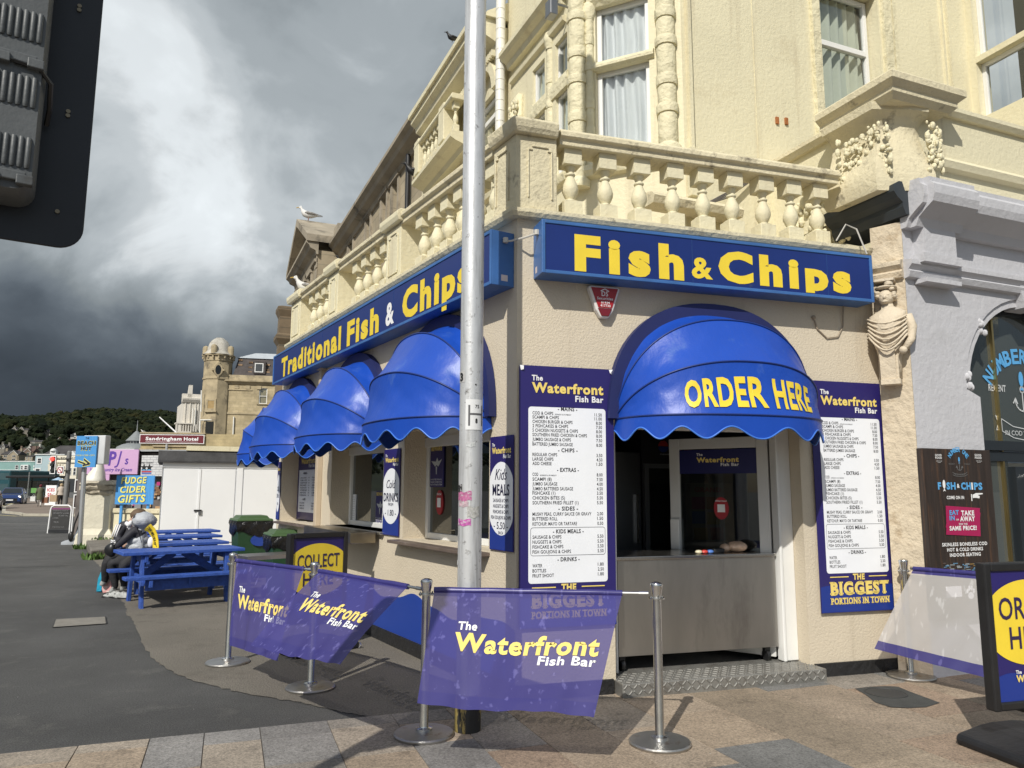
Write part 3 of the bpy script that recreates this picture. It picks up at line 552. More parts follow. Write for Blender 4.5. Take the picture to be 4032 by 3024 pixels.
# ------------------------------------------------------------------ grey restaurant next door
m_grey = mat('lilac_grey_paint', (.49, .49, .515), .7, var=.05, vs=1.5, bump=.45, bs=16, dirt=((.40, .40, .41), .6, .8, 2))
gry = thing('grey_restaurant_building', 'pale grey painted restaurant frontage with an arched window, right of the fish bar', 'building', FN.p(.8, 0, 0))
AC, AZ, AR = 1.62, 2.46, .93                                   # arch centre along the wall, spring line, radius
GR = FN.off(.0)
m = MB(); n = 24
arc = [(AC - AR * math.cos(math.pi * i / n), AZ + AR * math.sin(math.pi * i / n)) for i in range(n + 1)]
m.wall(GR, 0, AC - AR + .17, -.02, 2.40, [], .30, back=False)
top = [(0, 2.40), (AC - AR + .17, 2.40), (AC - AR + .02, 2.46)] + arc + [(3.6, 2.46), (3.6, 3.9), (0, 3.9)]
m.prism(GR, top, -.30, 0); m.box(GR, AC + AR - .17, 3.6, -.3, 0, -.02, 2.455); m.wall(FN, 0, 3.6, 4.2, 5.1, [], .25)
gw = m.build('wall', m_grey, gry)
m = MB(); m.wall(FN.off(.012), .10, 3.6, 4.29, 5.10, [], .2, back=False); m.extr(FN, [(-.3, 5.08), (.05, 5.08), (.08, 5.12), (.08, 5.16), (.03, 5.19), (-.3, 5.19)], .5, 3.6); m.extr(FN, [(0, 4.52), (.07, 4.54), (.09, 4.6), (.03, 4.66), (0, 4.67)], .42, 3.6); m.build('parapet', m_cream, gry)
m = MB()
pr = [(0, 3.88), (.06, 3.88), (.09, 3.95), (.16, 4.0), (.24, 4.05), (.26, 4.12), (.26, 4.2), (.22, 4.24), (.22, 4.28), (0, 4.3)]
m.extr(FN, pr, .0, 3.6); m.extr(FN, [(o + .06, z) for o, z in pr], .05, .62)
m.extr(FN, [(0, 3.42), (.05, 3.43), (.07, 3.48), (.05, 3.5), (.09, 3.54), (.09, 3.58), (0, 3.6)], .0, 3.6); m.box(FN, .12, .56, 0, .13, 3.38, 3.42); m.box(FN, .10, .58, 0, .14, 3.56, 3.64); m.box(FN, .14, .54, 0, .12, 3.64, 3.88)
m.build('cornice', m_grey, gry)
m = MB(); m.extr(FPW, [(-.3, 3.98), (.04, 3.98), (.07, 4.05), (.07, 4.09), (.13, 4.13), (.17, 4.18), (.17, 4.24), (.1, 4.28), (-.3, 4.28)], -.10, .72); m.build('party_cornice', mat('dark_slate_paint', (.030, .038, .046), .5, var=.15, vs=4), gry)
m = MB()
for i in range(n):
    a0, a1 = math.pi * i / n, math.pi * (i + 1) / n
    for r0, r1, o0, o1 in ((AR - .07, AR + .02, -.12, -.02),):
        m.prism(FN, [(AC - r * math.cos(a), AZ + r * math.sin(a)) for r, a in ((r0, a0), (r1, a0), (r1, a1), (r0, a1))], o0, o1)
for a in (.10, .75): 
    for k in range(16): r = rnd.uniform(.014, .03); m.ball(FN.p(AC - (AR - .02) * math.cos(a) + rnd.uniform(-.02, .06), -.04 + rnd.uniform(0, .04), AZ + (AR - .02) * math.sin(a) + rnd.uniform(-.07, .07)), (r, r, r * 1.3), 6, 5)
m.prism(FN, [(AC - .12, AZ + AR - .1), (AC + .12, AZ + AR - .1), (AC + .17, AZ + AR + .22), (AC - .17, AZ + AR + .22)], -.14, .06)
m.build('arch_moulding', m_grey, gry, smooth=40)
m_dkfr = mat('dark_window_frame', (.018, .023, .028), .4, var=.05); m_brass = mat('brass_strip', (.62, .46, .2), .3, 1)
m = MB(); m.box(FN, AC - AR + .14, AC + AR - .14, -.24, -.14, 1.93, 2.02); m.box(FN, AC - AR + .14, AC + AR - .14, -.22, -.16, 1.83, 1.92); m.box(FN, 1.43, 1.60, -.24, -.12, .05, 1.78); m.box(FN, 1.60, 3.0, -.24, -.16, 1.68, 1.78); m.build('window_frame', m_dkfr, gry)
for i in range(n):
    pass
m = MB()
for i in range(n):
    a0, a1 = math.pi * i / n, math.pi * (i + 1) / n
    m.prism(FN, [(AC - r * math.cos(a), AZ + r * math.sin(a)) for r, a in ((AR - .12, a0), (AR - .02, a0), (AR - .02, a1), (AR - .12, a1))], -.24, -.16)
m.build('arch_frame', m_dkfr, gry)
m = MB(); m.prism(FN, [(AC - AR + .12, 2.02)] + [(s, z) for s, z in [(AC - (AR - .1) * math.cos(math.pi * i / n), AZ + (AR - .1) * math.sin(math.pi * i / n)) for i in range(n + 1)]] + [(AC + AR - .12, 2.02)], -.21, -.20); m.quad(*[FN.p(s, -.2, z) for s, z in ((AC - AR + .15, .1), (1.45, .1), (1.45, 1.84), (AC - AR + .15, 1.84))])
m.build('pane', glass_mat('restaurant_glass', (.075, .085, .08), .35), gry)
m = MB(); m.quad(*[FN.p(s, -.6, z) for s, z in ((.5, 0), (3.4, 0), (3.4, 1.84), (.5, 1.84))]); m.build('blind', mat('pale_blind', (.40, .43, .43), .9, var=.05), gry)
m = MB(); m.quad(*[FN.p(s, -1.6, z) for s, z in ((.3, 0), (3.4, 0), (3.4, 3.6), (.3, 3.6))]); m.build('room_lining', m_unlit_room, gry)
m = MB()
for s in (1.35,): m.box(FN, s - .012, s + .012, -.20, -.17, .1, 3.3)
m.build('glazing_strip', m_brass, gry)
m = MB(); m.tube([FN.p(1.62, -.02, .6), FN.p(1.62, -.02, 1.66), FN.p(1.62, -.12, 1.70)], .022, 8); m.build('door_handle', m_chrome, gry)
PG = lambda x, y: FN.p(x, -.192, y)
def arc_text(m, s, P, c, r, a0, a1, cap, bold, wk=.7):
    """letters set along an arc, a0 to a1 degrees clockwise from the left"""
    n = len(s)
    for i, ch in enumerate(s):
        if ch == ' ': continue
        a = R_(a0 + (a1 - a0) * (i + .5) / n); ww = cap * wk * (.45 if ch in 'I' else 1.12 if ch in 'MW' else 1)
        def Q(x, y, a=a): 
            cx, cy = c[0] - (r + y) * math.cos(a), c[1] + (r + y) * math.sin(a); return P(cx + x * math.sin(a), cy + x * math.cos(a))
        m.text(ch, Q, -ww / 2, ww / 2, 0, cap, bold, res=2)
def fish(m, P, cx, cy, h):
    m.quad(*[P(cx + h * .17 * math.sin(a) * (1 if True else 0), cy + h * .12 + h * .38 * math.cos(a)) for a in [i * math.pi / 8 for i in range(16)]])
    m.quad(P(cx, cy - h * .2), P(cx + h * .17, cy - h * .5), P(cx, cy - h * .42), P(cx - h * .17, cy - h * .5))
def stroke(m, P, pts, wd):
    for (x0, y0), (x1, y1) in zip(pts, pts[1:]):
        dx, dy = x1 - x0, y1 - y0; l = math.hypot(dx, dy) or 1; nx, ny = -dy / l * wd / 2, dx / l * wd / 2; ex, ey = dx / l * wd * .3, dy / l * wd * .3
        m.quad(P(x0 + nx - ex, y0 + ny - ey), P(x0 - nx - ex, y0 - ny - ey), P(x1 - nx + ex, y1 - ny + ey), P(x1 + nx + ex, y1 + ny + ey))
def anchor(m, P, cx, cy, h, wd):
    stroke(m, P, [(cx, cy + h * .35), (cx, cy - h * .45)], wd); stroke(m, P, [(cx + h * .12 * math.cos(a), cy + h * .45 + h * .12 * math.sin(a)) for a in [i * math.pi / 6 for i in range(13)]], wd)
    stroke(m, P, [(cx + h * .45 * math.cos(a), cy - .02 * h + h * .42 * math.sin(a)) for a in [math.pi * (1 + i / 10) for i in range(11)]], wd)
    for sg in (-1, 1): stroke(m, P, [(cx + sg * h * .58, cy - h * .12), (cx + sg * h * .44, cy + h * .08), (cx + sg * h * .34, cy - h * .14)], wd)
m_sky = mat('light_blue_print', (.10, .36, .68), .45, var=.03); m_gl = mat('pale_grey_print', (.55, .57, .58), .5, var=0)
lx = 1.735
mb_, mg = MB(), MB(); arc_text(mb_, 'NUMBER ONE', PG, (lx, 2.30), .50, 30, 150, .145, .03, .72); fish(mb_, PG, lx, 2.62, .20); mb_.build('lettering', m_sky, gry)
mg.text('REGENT', PG, 1.255, 1.50, 2.505, .065, .02); anchor(mg, PG, lx, 2.43, .24, .014); mg.text('STREET', PG, 1.98, 2.22, 2.505, .065, .02)
stroke(mg, PG, [(1.40, 2.24), (1.56, 2.17), (1.74, 2.15), (1.92, 2.17), (2.08, 2.24)], .008); stroke(mg, PG, [(1.40, 2.12), (1.56, 2.06), (1.74, 2.04), (1.92, 2.06), (2.08, 2.12)], .008); stroke(mg, PG, [(1.40, 2.24), (1.40, 2.12)], .008); stroke(mg, PG, [(1.40, 2.21), (1.32, 2.27), (1.35, 2.20), (1.32, 2.13), (1.40, 2.14)], .008)
mg.text('IN COD WE TRUST', PG, 1.44, 2.04, 2.085, .045, .0); mg.build('lettering', m_gl, gry)
# beige pilaster with its carved figure
pil = MB(); _pe = G(3549, 2657); fp = Fr((_pe.x, _pe.y), math.degrees(math.atan2(_g.x - _pe.x, _g.y - _pe.y))); lw = (_g - _pe).length
pil.wall(fp, -.02, lw + .005, -.02, 3.95, [], .2); pil.extr(fp, [(0, 3.42), (.04, 3.43), (.06, 3.48), (.04, 3.5), (.08, 3.54), (.08, 3.58), (0, 3.6)], -.02, lw); pil.box(FR, 3.30, 3.50, 0, .10, -.02, .02)
pl = pil.build('pilaster', mat('peeling_beige', (.57, .485, .36), .8, var=.1, vs=3, bump=1.4, bs=13, dirt=((.36, .27, .17), .56, .72, 4)), bar)
m_stat = mat('carved_beige_stone', (.60, .515, .39), .75, var=.06, vs=5, bump=.6, bs=30)
FS = Fr(tuple(FR.p(3.47, .05, 0))[:2], 73.3 - 62); FS.n = -FS.n if FS.n.dot(FR.n) < 0 else FS.n
def carve():
    """a draped woman's figure ending in a tapered pillar, facing along the wall"""
    t = thing('caryatid_statue', 'carved beige figure of a draped woman on the pilaster beside the signboard', 'statue', FR.p(3.62, .06, 1.95))
    c = fp.p(lw * .40, .03, 0); fdir = (-FR.d * .80 + FR.n * .6).normalized(); sd = Vector((-fdir.y, fdir.x, 0))
    sd = sd if sd.dot(FR.d) > 0 else -sd
    def pt(f, s, z): return c + fdir * f + sd * s + Vector((0, 0, z))
    m = MB()
    prof = [(2.02, .10, .09, -.02), (2.30, .12, .11, -.02), (2.47, .145, .13, 0), (2.60, .17, .15, .02), (2.73, .16, .15, .045), (2.84, .185, .14, .04), (2.93, .20, .12, .02), (2.98, .14, .10, .01), (3.02, .07, .07, .02), (3.07, .06, .065, .025)]
    rings = []
    for z, a, b, f0 in prof:
        rings.append([pt(f0 + b * math.sin(q) * (1 + .05 * math.sin(7 * q + z * 9)), a * math.cos(q) * (1 + .05 * math.cos(6 * q + z * 12)), z + .02 * math.cos(q)) for q in [2 * math.pi * i / 28 for i in range(28)]])
    loft(m, rings); m.build('figure', m_stat, t, smooth=180)
    m = MB(); m.ball(pt(.05, 0, 3.17), (.085, .085, .115), 16, 12); m.ball(pt(.135, 0, 3.16), (.022, .018, .028), 8, 6); m.ball(pt(.115, 0, 3.10), (.035, .035, .025), 8, 6)
    m.ball(pt(.115, 0, 3.125), (.03, .028, .010), 8, 5)
    for s in (-.035, .035): m.ball(pt(.12, s, 3.19), (.012, .012, .010), 7, 5)
    m.build('head', m_stat, t, smooth=180)
    m = MB()
    for i in range(34):
        a = rnd.uniform(.9, 5.4); z = rnd.uniform(3.14, 3.29); m.ball(pt(.045 + .088 * math.cos(a), .09 * math.sin(a), z), (.032, .032, .026), 7, 5)
    for k in range(3): m.tube([pt(-.02, .075 - k * .02, 3.2), pt(-.05, .09 - k * .02, 3.05), pt(-.03, .12 - k * .02, 2.95)], .018, 6)
    m.ball(pt(.03, 0, 3.31), (.12, .12, .03), 14, 6); m.build('hair', m_stat, t, smooth=180)
    m = MB(); m.tube([pt(.02, .19, 2.90), pt(.0, .235, 2.74), pt(.04, .225, 2.56), pt(.10, .17, 2.43)], [.062, .055, .046, .036], 10); m.ball(pt(.12, .15, 2.40), (.045, .045, .055), 9, 7); m.build('arm', m_stat, t, smooth=180)
    m = MB()
    for k in range(6):
        m.tube([pt(.125 * math.sin(q) + .06, -.19 + .055 * k * 0 + .40 * i / 10 - .01, 2.88 - .05 * k - .10 * math.sin(math.pi * i / 10) * (1 + .25 * k)) for i in range(11) for q in [.25 + 2.6 * i / 10]], .014, 6)
    m.build('drapery', m_stat, t, smooth=180)
    FZ = Fr((c.x, c.y), 73.3 - 38); FZ.n = -FZ.n if FZ.n.dot(FR.n) < 0 else FZ.n
    m = MB(); m.box(FZ, -.125, .125, -.10, .10, 1.95, 2.02); m.prism(FZ, [(-.095, 2.02), (.095, 2.02), (.13, 2.5), (-.13, 2.5)], -.10, .06)
    for s in (-.065, .065): m.prism(FZ, [(s - .02, 2.02), (s + .02, 2.02), (s + .025, 2.5), (s - .025, 2.5)], .06, .085)
    for k in range(7): m.ball(FZ.p(0, .065, 2.10 + .055 * k), (.035, .03, .032), 8, 6)
    for sg in (-1, 1): m.lathe(FZ.p(sg * .09, .04, 3.36), [(.045, -.03), (.05, 0), (.045, .03)], 12)
    m.box(FZ, -.14, .14, -.1, .10, 3.385, 3.42); m.build('pedestal', m_stat, t, smooth=45)
    zb_, zt_ = fp.at(VW(1925, 832), .05)[1], fp.at(VW(1925, 604), .05)[1]; rl = Vector(t.location)        # seat it at its real height
    for ch in [x for x in bpy.data.objects if x.parent == t]:
        for v in ch.data.vertices:
            w = v.co + rl; q = w - Vector((c.x, c.y, 0)); v.co = Vector((c.x + q.x * .78, c.y + q.y * .78, zb_ + (w.z - 1.95) / 1.47 * (zt_ - zb_))) - rl
carve()
# ------------------------------------------------------------------ fascia signs
def casing(fr, s0, s1, z0, z1, d, nm, label, cuts):
    t = thing(nm, label, 'sign', fr.p((s0 + s1) / 2, d / 2, z0)); m = MB(); m.box(fr, s0, s1, 0, d, z0, z1); m.frame(fr, s0, s1, z0, z1, .028, d, d + .014); k = m.build('casing', m_alu, t, bevel=.004)
    m = MB(); m.box(fr, s0 + .028, s1 - .028, d, d + .004, z0 + .028, z1 - .028); f = m.build('face', m_signface, t)
    m = MB(); [m.box(fr, c - .002, c + .002, d + .004, d + .006, z0 + .03, z1 - .03) for c in cuts]; m.build('face_joint', mat('joint_line', (.02, .06, .2), .4), f)
    return t
sR = casing(FR, .137, 3.262, 3.207, 3.637, .20, 'fish_and_chips_sign', 'long blue box sign reading Fish&Chips in fat yellow letters over the serving hatch', (2.78, 1.45))
PR = lambda x, y: FR.p(x, .2065, y)
sx = lambda p: FR.at(p, .2065)[0]; sz = lambda p: FR.at(p, .2065)[1]
m = MB(); m.text('Fish', PR, sx(Z6(387, 300)), sx(Z6(1022, 380)), 3.266, .278, .055, sp=1.34); m.text('&', PR, sx(Z6(1066, 360)), sx(Z6(1188, 360)), 3.285, .175, .03); m.text('Chips', PR, sx(Z6(1222, 360)), sx(Z6(1992, 450)), 3.285, .255, .055, sp=1.28); m.v = [(x, y, max(z, 3.243)) for x, y, z in m.v]; m.build('lettering', m_yel, sR)
sL = casing(FL, .045, 6.855, 3.14, 3.585, .20, 'traditional_fish_and_chips_sign', 'very long blue box sign reading Traditional Fish & Chips above the row of four awnings', (2.05, 4.4))
PLs = lambda x, y: FL.p(x, .2065, y); tx = lambda p: FL.at(p, .2065)[0]
m = MB(); m.text('Traditional', PLs, tx(ZA(200, 1180)), tx(ZA(632, 950)), 3.205, .275, .045, sp=1.2); m.text('Fish', PLs, tx(ZA(676, 930)), tx(ZA(907, 830)), 3.205, .275, .05, sp=1.2); m.text('Chips', PLs, tx(ZA(1078, 700)), tx(ZA(1560, 470)), 3.205, .285, .05, sp=1.2); m.build('lettering', m_yel, sL)
m = MB(); m.text('&', PLs, tx(ZA(957, 780)), tx(ZA(1017, 780)), 3.215, .23, .035); m.build('ampersand', m_wht, sL)
m = MB(); m.box(FL, .0449, .047, .06, .12, 3.18, 3.23); m.box(FR, .1360, .1375, .05, .09, 3.24, 3.29); m.build('maker_label', mat('label_pale', (.6, .52, .5), .5), sL)
m = MB(); m.tube([FL.p(.04, .09, 3.51), FL.p(.0, .06, 3.50), FR.p(.03, .10, 3.51), FR.p(.135, .12, 3.55)], .008, 6); m.lathe(FL.p(.03, .09, 3.49), [(.022, 0), (.022, .04)], 8); m.lathe(FR.p(.125, .12, 3.535), [(.022, 0), (.022, .04)], 8); tag(m.build('sign_cable', m_wire, None, smooth=40), 'short pale cable looped between the two blue box signs at the corner', 'cable')
m = MB(); m.tube([FR.p(2.77, .01, 3.08), FR.p(2.80, .012, 2.98), FR.p(2.90, .012, 2.90), FR.p(3.02, .012, 2.92), FR.p(3.08, .012, 3.02), FR.p(3.09, .02, 3.21)], .006, 6); m.ball(FR.p(2.77, .01, 3.08), .02, 8, 6); tag(m.build('hanging_cable', mat('tan_cable', (.33, .27, .2), .6), None), 'thin cable hanging in a loop under the right end of the Fish&Chips sign', 'cable')
m = MB(); a0 = FR.at(ZB(490, 1430), .0); m.tube([FR.p(3.02, .06, 3.80), FR.p(3.10, .10, 3.95), FR.p(3.18, .14, 3.9), FR.p(3.24, .18, 3.66)], .007, 6); tag(m.build('loose_cable', m_wire, None), 'loose white cable dropping from the last baluster to the sign below', 'cable')
# alarm box
al = thing('alarm_box', 'red and white burglar alarm box on the wall below the Fish&Chips sign', 'alarm box', FR.p(.725, 0, 2.92))
op = [(.585, 3.17), (.60, 3.185), (.845, 3.185), (.862, 3.17), (.80, 2.985), (.76, 2.925), (.69, 2.925), (.65, 2.985)]
m = MB(); m.prism(FR, op, 0, .06); ab = m.build('housing', mat('alarm_white', (.72, .70, .68), .3, var=.03), al, bevel=.012)
ip = [(.612, 3.165), (.837, 3.165), (.775, 3.02), (.675, 3.02)]; m = MB(); m.prism(FR, [(.607, 3.168), (.841, 3.168), (.785, 3.005), (.667, 3.005)], .06, .066); m.build('face', m_red, al); m = MB(); m.prism(FR, [(.662, 3.0), (.788, 3.0), (.757, 2.935), (.693, 2.935)], .055, .068); m.build('strobe', mat('strobe_red', (.16, .006, .012), .15, coat=.5), al, bevel=.008)
m = MB(); PA = lambda x, y: FR.p(x, .0675, y); m.text('DS', PA, .695, .752, 3.10, .04, .015); stroke(m, PA, [(.69, 3.142), (.724, 3.16), (.758, 3.142)], .008); m.text('Securities', PA, .655, .795, 3.07, .022, .012); m.text('01934', PA, .69, .765, 3.038, .020, .012); m.text('417730', PA, .683, .772, 3.012, .020, .012); m.build('lettering', m_wht, al)
# ------------------------------------------------------------------ menu boards and upright panels
def logo(mw, my, P, x0, x1, y0, h, bold=.04, res=3):
    L = lambda f: x0 + (x1 - x0) * f
    mw.text('The', P, L(.0), L(.15), y0 + h * .78, h * .21, bold * .8, res=res); my.text('Waterfront', P, L(0), L(1), y0 + h * .32, h * .385, bold, res=res); mw.text('Fish Bar', P, L(.60), L(1), y0, h * .235, bold * .8, res=res)
MENU = [('- MAINS -', None), ('COD & CHIPS', '11.50'), ('SCAMPI & CHIPS', '11.00'), ('CHICKEN BURGER & CHIPS', '8.00'), ('2 FISHCAKES & CHIPS', '7.50'), ('5 CHICKEN NUGGETS & CHIPS', '8.00'), ('SOUTHERN FRIED CHICKEN & CHIPS', '8.00'), ('JUMBO SAUSAGE & CHIPS', '7.50'), ('BATTERED JUMBO SAUSAGE', '8.00'),
 ('- CHIPS -', None), ('REGULAR CHIPS', '3.50'), ('LARGE CHIPS', '4.50'), ('ADD CHEESE', '1.50'), ('- EXTRAS -', None), ('COD', '8.00'), ('SCAMPI (8)', '7.50'), ('JUMBO SAUSAGE', '4.00'), ('JUMBO BATTERED SAUSAGE', '4.50'), ('FISHCAKE (1)', '3.50'), ('CHICKEN BITES (5)', '5.50'), ('SOUTHERN FRIED FILLET (1)', '5.50'),
 ('- SIDES -', None), ('MUSHY PEAS, CURRY SAUCE OR GRAVY', '2.00'), ('BUTTERED ROLL', '1.50'), ('KETCHUP, MAYO OR TARTARE', '0.50'), ('- KIDS MEALS -', None), ('SAUSAGE & CHIPS', '5.50'), ('NUGGETS & CHIPS', '5.50'), ('FISHCAKE & CHIPS', '5.50'), ('FISH GOUJONS & CHIPS', '5.50'), ('- DRINKS -', None), ('WATER', '1.80'), ('BOTTLES', '2.50'), ('FRUIT SHOOT', '1.80')]
YS = [338, 369, 396, 425, 453, 482, 511, 541, 572, 610, 640, 669, 698, 738, 768, 799, 829, 860, 888, 919, 950, 988, 1022, 1052, 1084, 1133, 1167, 1198, 1229, 1260, 1310, 1346, 1377, 1408]
def slab_text(m, s, P, x0, x1, y, cap, bold):
    """block letters with slab feet"""
    m.text(s, P, x0, x1, y, cap, bold); ws = (x1 - x0); xs = 0
    t = cap * .13
    vs, fs, w, ch, xm = text_mesh(s, bold, 0, None, 3)
    feet = set()
    for x, yy in vs:
        if yy < .02: feet.add((round((x - xm) / w, 2), 0))
        if yy > ch - .02 and yy < ch + .02: feet.add((round((x - xm) / w, 2), 1))
    for fx, k in feet:
        X_ = x0 + ws * fx; d = abs(ws) * .012; yb = y if k == 0 else y + cap - t
        m.quad(P(X_ - d, yb), P(X_ + d, yb), P(X_ + d, yb + t), P(X_ - d, yb + t))
def menu_board(s0, label):
    t = thing('menu_board', label, 'menu board', FR.p(s0 + .395, 0, .525)); W, z0, z1 = .787, .525, 2.507
    m = MB(); m.box(FR, s0, s0 + W, .022, .030, z0, z1); pn = m.build('panel', m_navy, t)
    P = lambda x, y: FR.p(s0 + x, .0335, y); P2 = lambda x, y: FR.p(s0 + x, .0312, y)
    m = MB(); wv = [(.0 + W * i / 24, z0 + .20 + .03 * math.sin(i * .33 + .6)) for i in range(25)]; m.quad(*[P2(x, y - .006) for x, y in [(0.004, z0 + .01), (W - .004, z0 + .01)] + [(min(max(x, .004), W - .004), y) for x, y in reversed(wv)]]); m.build('wave_print', mat('print_blue', (.012, .035, .24), .42, var=.03), pn)
    m = MB(); m.quad(*[FR.p(s0 + x, .0318, y) for x, y in rr(.645, 1.335, .025, x=.395, y=1.517)]); wb = m.build('price_list', m_board, t)
    mi = MB(); zs = lambda yy: 2.507 - (yy - 66) * (2.507 - .864) / (1455 - 66) - .012
    for (tx_, pr_), yy in zip(MENU, YS):
        zc = zs(yy)
        if pr_ is None: w_ = .018 * len(tx_); mi.text(tx_, P, .395 - w_ / 2, .395 + w_ / 2, zc - .014, .030, .022, res=2)
        else:
            mi.text(tx_, P, .105, .105 + .0155 * len(tx_) * (.97 if len(tx_) > 20 else 1.0), zc - .012, .0245, .008, res=2)
            mi.text(pr_, P, .685 - .0125 * len(pr_), .685, zc - .012, .0245, .008, res=2)
        if tx_ in ('COD & CHIPS', 'COD'): mi.text('SKINLESS & BONELESS', P, .105 + .0155 * len(tx_) + .012, .105 + .0155 * len(tx_) + .15, zc - .012, .010, .0, .3, res=1)
    za, zb = zs(1108), zs(1284); ol = rr(.61, za - zb, .02, x=.395, y=(za + zb) / 2); stroke(mi, P, ol + [ol[0]], .0025); mi.build('lettering', mat('black_print', (.012, .012, .018), .5, var=0), wb)
    P2 = lambda x, y: FR.p(s0 + x, .0345, y); mw, my = MB(), MB(); logo(mw, my, P2, .10, .70, 2.235, .20); slab_text(my, 'THE', P2, .335, .455, .795, .048, .05); slab_text(my, 'BIGGEST', P2, .10, .70, .675, .105, .06); slab_text(my, 'PORTIONS IN TOWN', P2, .10, .70, .595, .052, .045)
    for a, b in ((.10, .29), (.50, .69)): my.quad(P2(a, .815), P2(b, .815), P2(b, .823), P2(a, .823))
    mw.build('lettering', m_wht, pn); my.build('gold_lettering', m_yelp, pn)
    m = MB()
    for x, y, sx_ in ((0, z1, 1), (W, z1, -1)): m.add([P(x, y), P(x + sx_ * .035, y - .004), P(x + sx_ * .012, y - .04), FR.p(s0 + x + sx_ * .03, .045, y - .035)], [(0, 1, 3), (0, 3, 2)])
    m.build('curled_corner', m_wht, pn)
    return t
menu_board(.012, 'tall navy menu board left of the ORDER HERE hatch, its foot behind the purple banner')
menu_board(2.676, 'tall navy menu board on the right of the ORDER HERE hatch, beside the carved figure')
def upright(t0, t1, z0, z1, nm, label, lines):
    t = thing(nm, label, 'sign', FL.p((t0 + t1) / 2, 0, z0)); W = t1 - t0
    m = MB(); m.box(FL, t0, t1, .008, .016, z0, z1); pn = m.build('panel', m_navy, t); P = lambda x, y: FL.p(t1 - x * W, .0205, y); P2 = lambda x, y: FL.p(t1 - x * W, .0172, y)
    m = MB(); m.quad(*[P2(x, y) for x, y in [(0.01, z0 + .005), (.99, z0 + .005), (.99, z0 + .16), (.7, z0 + .19), (.4, z0 + .16), (.15, z0 + .19), (.01, z0 + .17)]]); m.build('wave_print', mat('print_blue', (.012, .035, .24)), pn)
    cy, hh = z0 + .40, .285; ov = []
    for i in range(48):
        a = 2 * math.pi * i / 48; c, s = math.cos(a), math.sin(a); ov.append((.5 + max(-.495, min(.495, .60 * c)), cy + hh * s))
    m = MB(); m.quad(*[FL.p(t1 - x * W, .0180, y) for x, y in ov]); ov_ = m.build('oval', m_board, t)
    mw, my, mi = MB(), MB(), MB(); logo(mw, my, P2, .09, .91, z1 - .175, .125, res=2)
    for s, a, b, y, c, bo, sh in lines: mi.text(s, P, a, b, z0 + y, c, bo, sh)
    mw.build('lettering', m_wht, pn); my.build('gold_lettering', m_yelp, pn); mi.build('lettering', m_ink, ov_)
upright(.022, .380, 1.079, 1.967, 'kids_meals_sign', 'narrow upright navy sign with a white oval reading Kids MEALS at the corner', [('Kids', .24, .76, .545, .085, -.004, .35), ('MEALS', .14, .86, .425, .085, .015, 0), ('SAUSAGE & CHIPS', .17, .83, .372, .026, .0, 0), ('NUGGETS & CHIPS', .17, .83, .328, .026, .0, 0), ('FISHCAKE & CHIPS', .17, .83, .284, .026, 0, 0), ('FISH GOUJONS & CHIPS', .08, .92, .240, .026, 0, 0), ('- 5.50 -', .20, .80, .165, .052, .0, 0), ('EACH', .40, .60, .125, .022, 0, 0)])
upright(2.222, 2.652, 1.077, 1.962, 'cold_drinks_sign', 'narrow upright navy sign with a white oval reading Cold DRINKS between two hatches', [('Cold', .22, .78, .48, .085, -.004, .35), ('DRINKS', .06, .94, .345, .085, .015, 0), ('FROM', .36, .66, .30, .03, 0, 0), ('- 1.80 -', .16, .84, .20, .06, 0, 0)])
upright(6.875, 7.05, 1.08, 1.958, 'far_upright_sign', 'narrow upright navy sign with a white oval at the far end of the shop wall', [('OLD', .2, .8, .43, .07, 0, 0), ('DRINKS', .1, .9, .33, .06, 0, 0), ('- 1.80 -', .2, .8, .22, .04, 0, 0)])
def poster(t, z, h, nm, label, kind):
    th = thing(nm, label, 'sticker', FL.p(t, -.26, z - h / 2)); P = lambda x, y: FL.p(t - x, -.252, z + y)
    if kind == 'beware':
        w = h * .36; m = MB(); m.box(FL, t - w, t + w, -.266, -.256, z - h / 2, z + h / 2); m.build('sheet', m_navy, th)
        m = MB(); m.text('BEWARE', P, -w * .8, w * .8, h * .36, h * .10, .03); m.build('lettering', m_yelp, th)
        m = MB(); m.quad(*[P(x * w, y * h) for x, y in ((-.8, .12), (-.2, -.02), (0, .02), (.3, -.02), (.85, .16), (.3, .1), (.1, .2), (-.1, .1))]); m.quad(*[P(x * w, y * h) for x, y in ((-.1, -.02), (.1, -.02), (.05, -.2), (-.05, -.2))]); m.build('gull_print', m_gl, th)
        m = MB(); [m.text(s, P, -w * .85, w * .85, y * h, h * .035, .01, res=1) for s, y in (('DO NOT FEED THE GULLS', -.34), ('PLEASE COVER FOOD', -.40), ('AS IT ATTRACTS THEM', -.46))]; m.build('small_print', m_wht, th)
    elif kind == 'red':
        m = MB(); m.prism(FL, [(t + h * .32 * math.cos(a), z + h * .5 * math.sin(a)) for a in [i * math.pi / 12 for i in range(24)]], -.266, -.256); m.build('sheet', mat('sticker_red', (.36, .02, .03)), th); m = MB(); m.text('Allergies?', P, -h * .22, h * .22, h * .30, h * .09, .02); m.quad(P(-h * .17, -h * .2), P(h * .17, -h * .2), P(h * .17, h * .18), P(-h * .17, h * .18)); m.build('print', m_wht, th)
    else:
        m = MB(); m.box(FL, t - .05, t + .05, -.266, -.256, z - h / 2, z + h / 2); m.build('sheet', m_board, th); m = MB(); [m.quad(P(-.035, y * h), P(.035, y * h), P(.035, (y + .02) * h), P(-.035, (y + .02) * h)) for y in [-.4 + .08 * i for i in range(11)]]; m.build('print', m_gl, th)
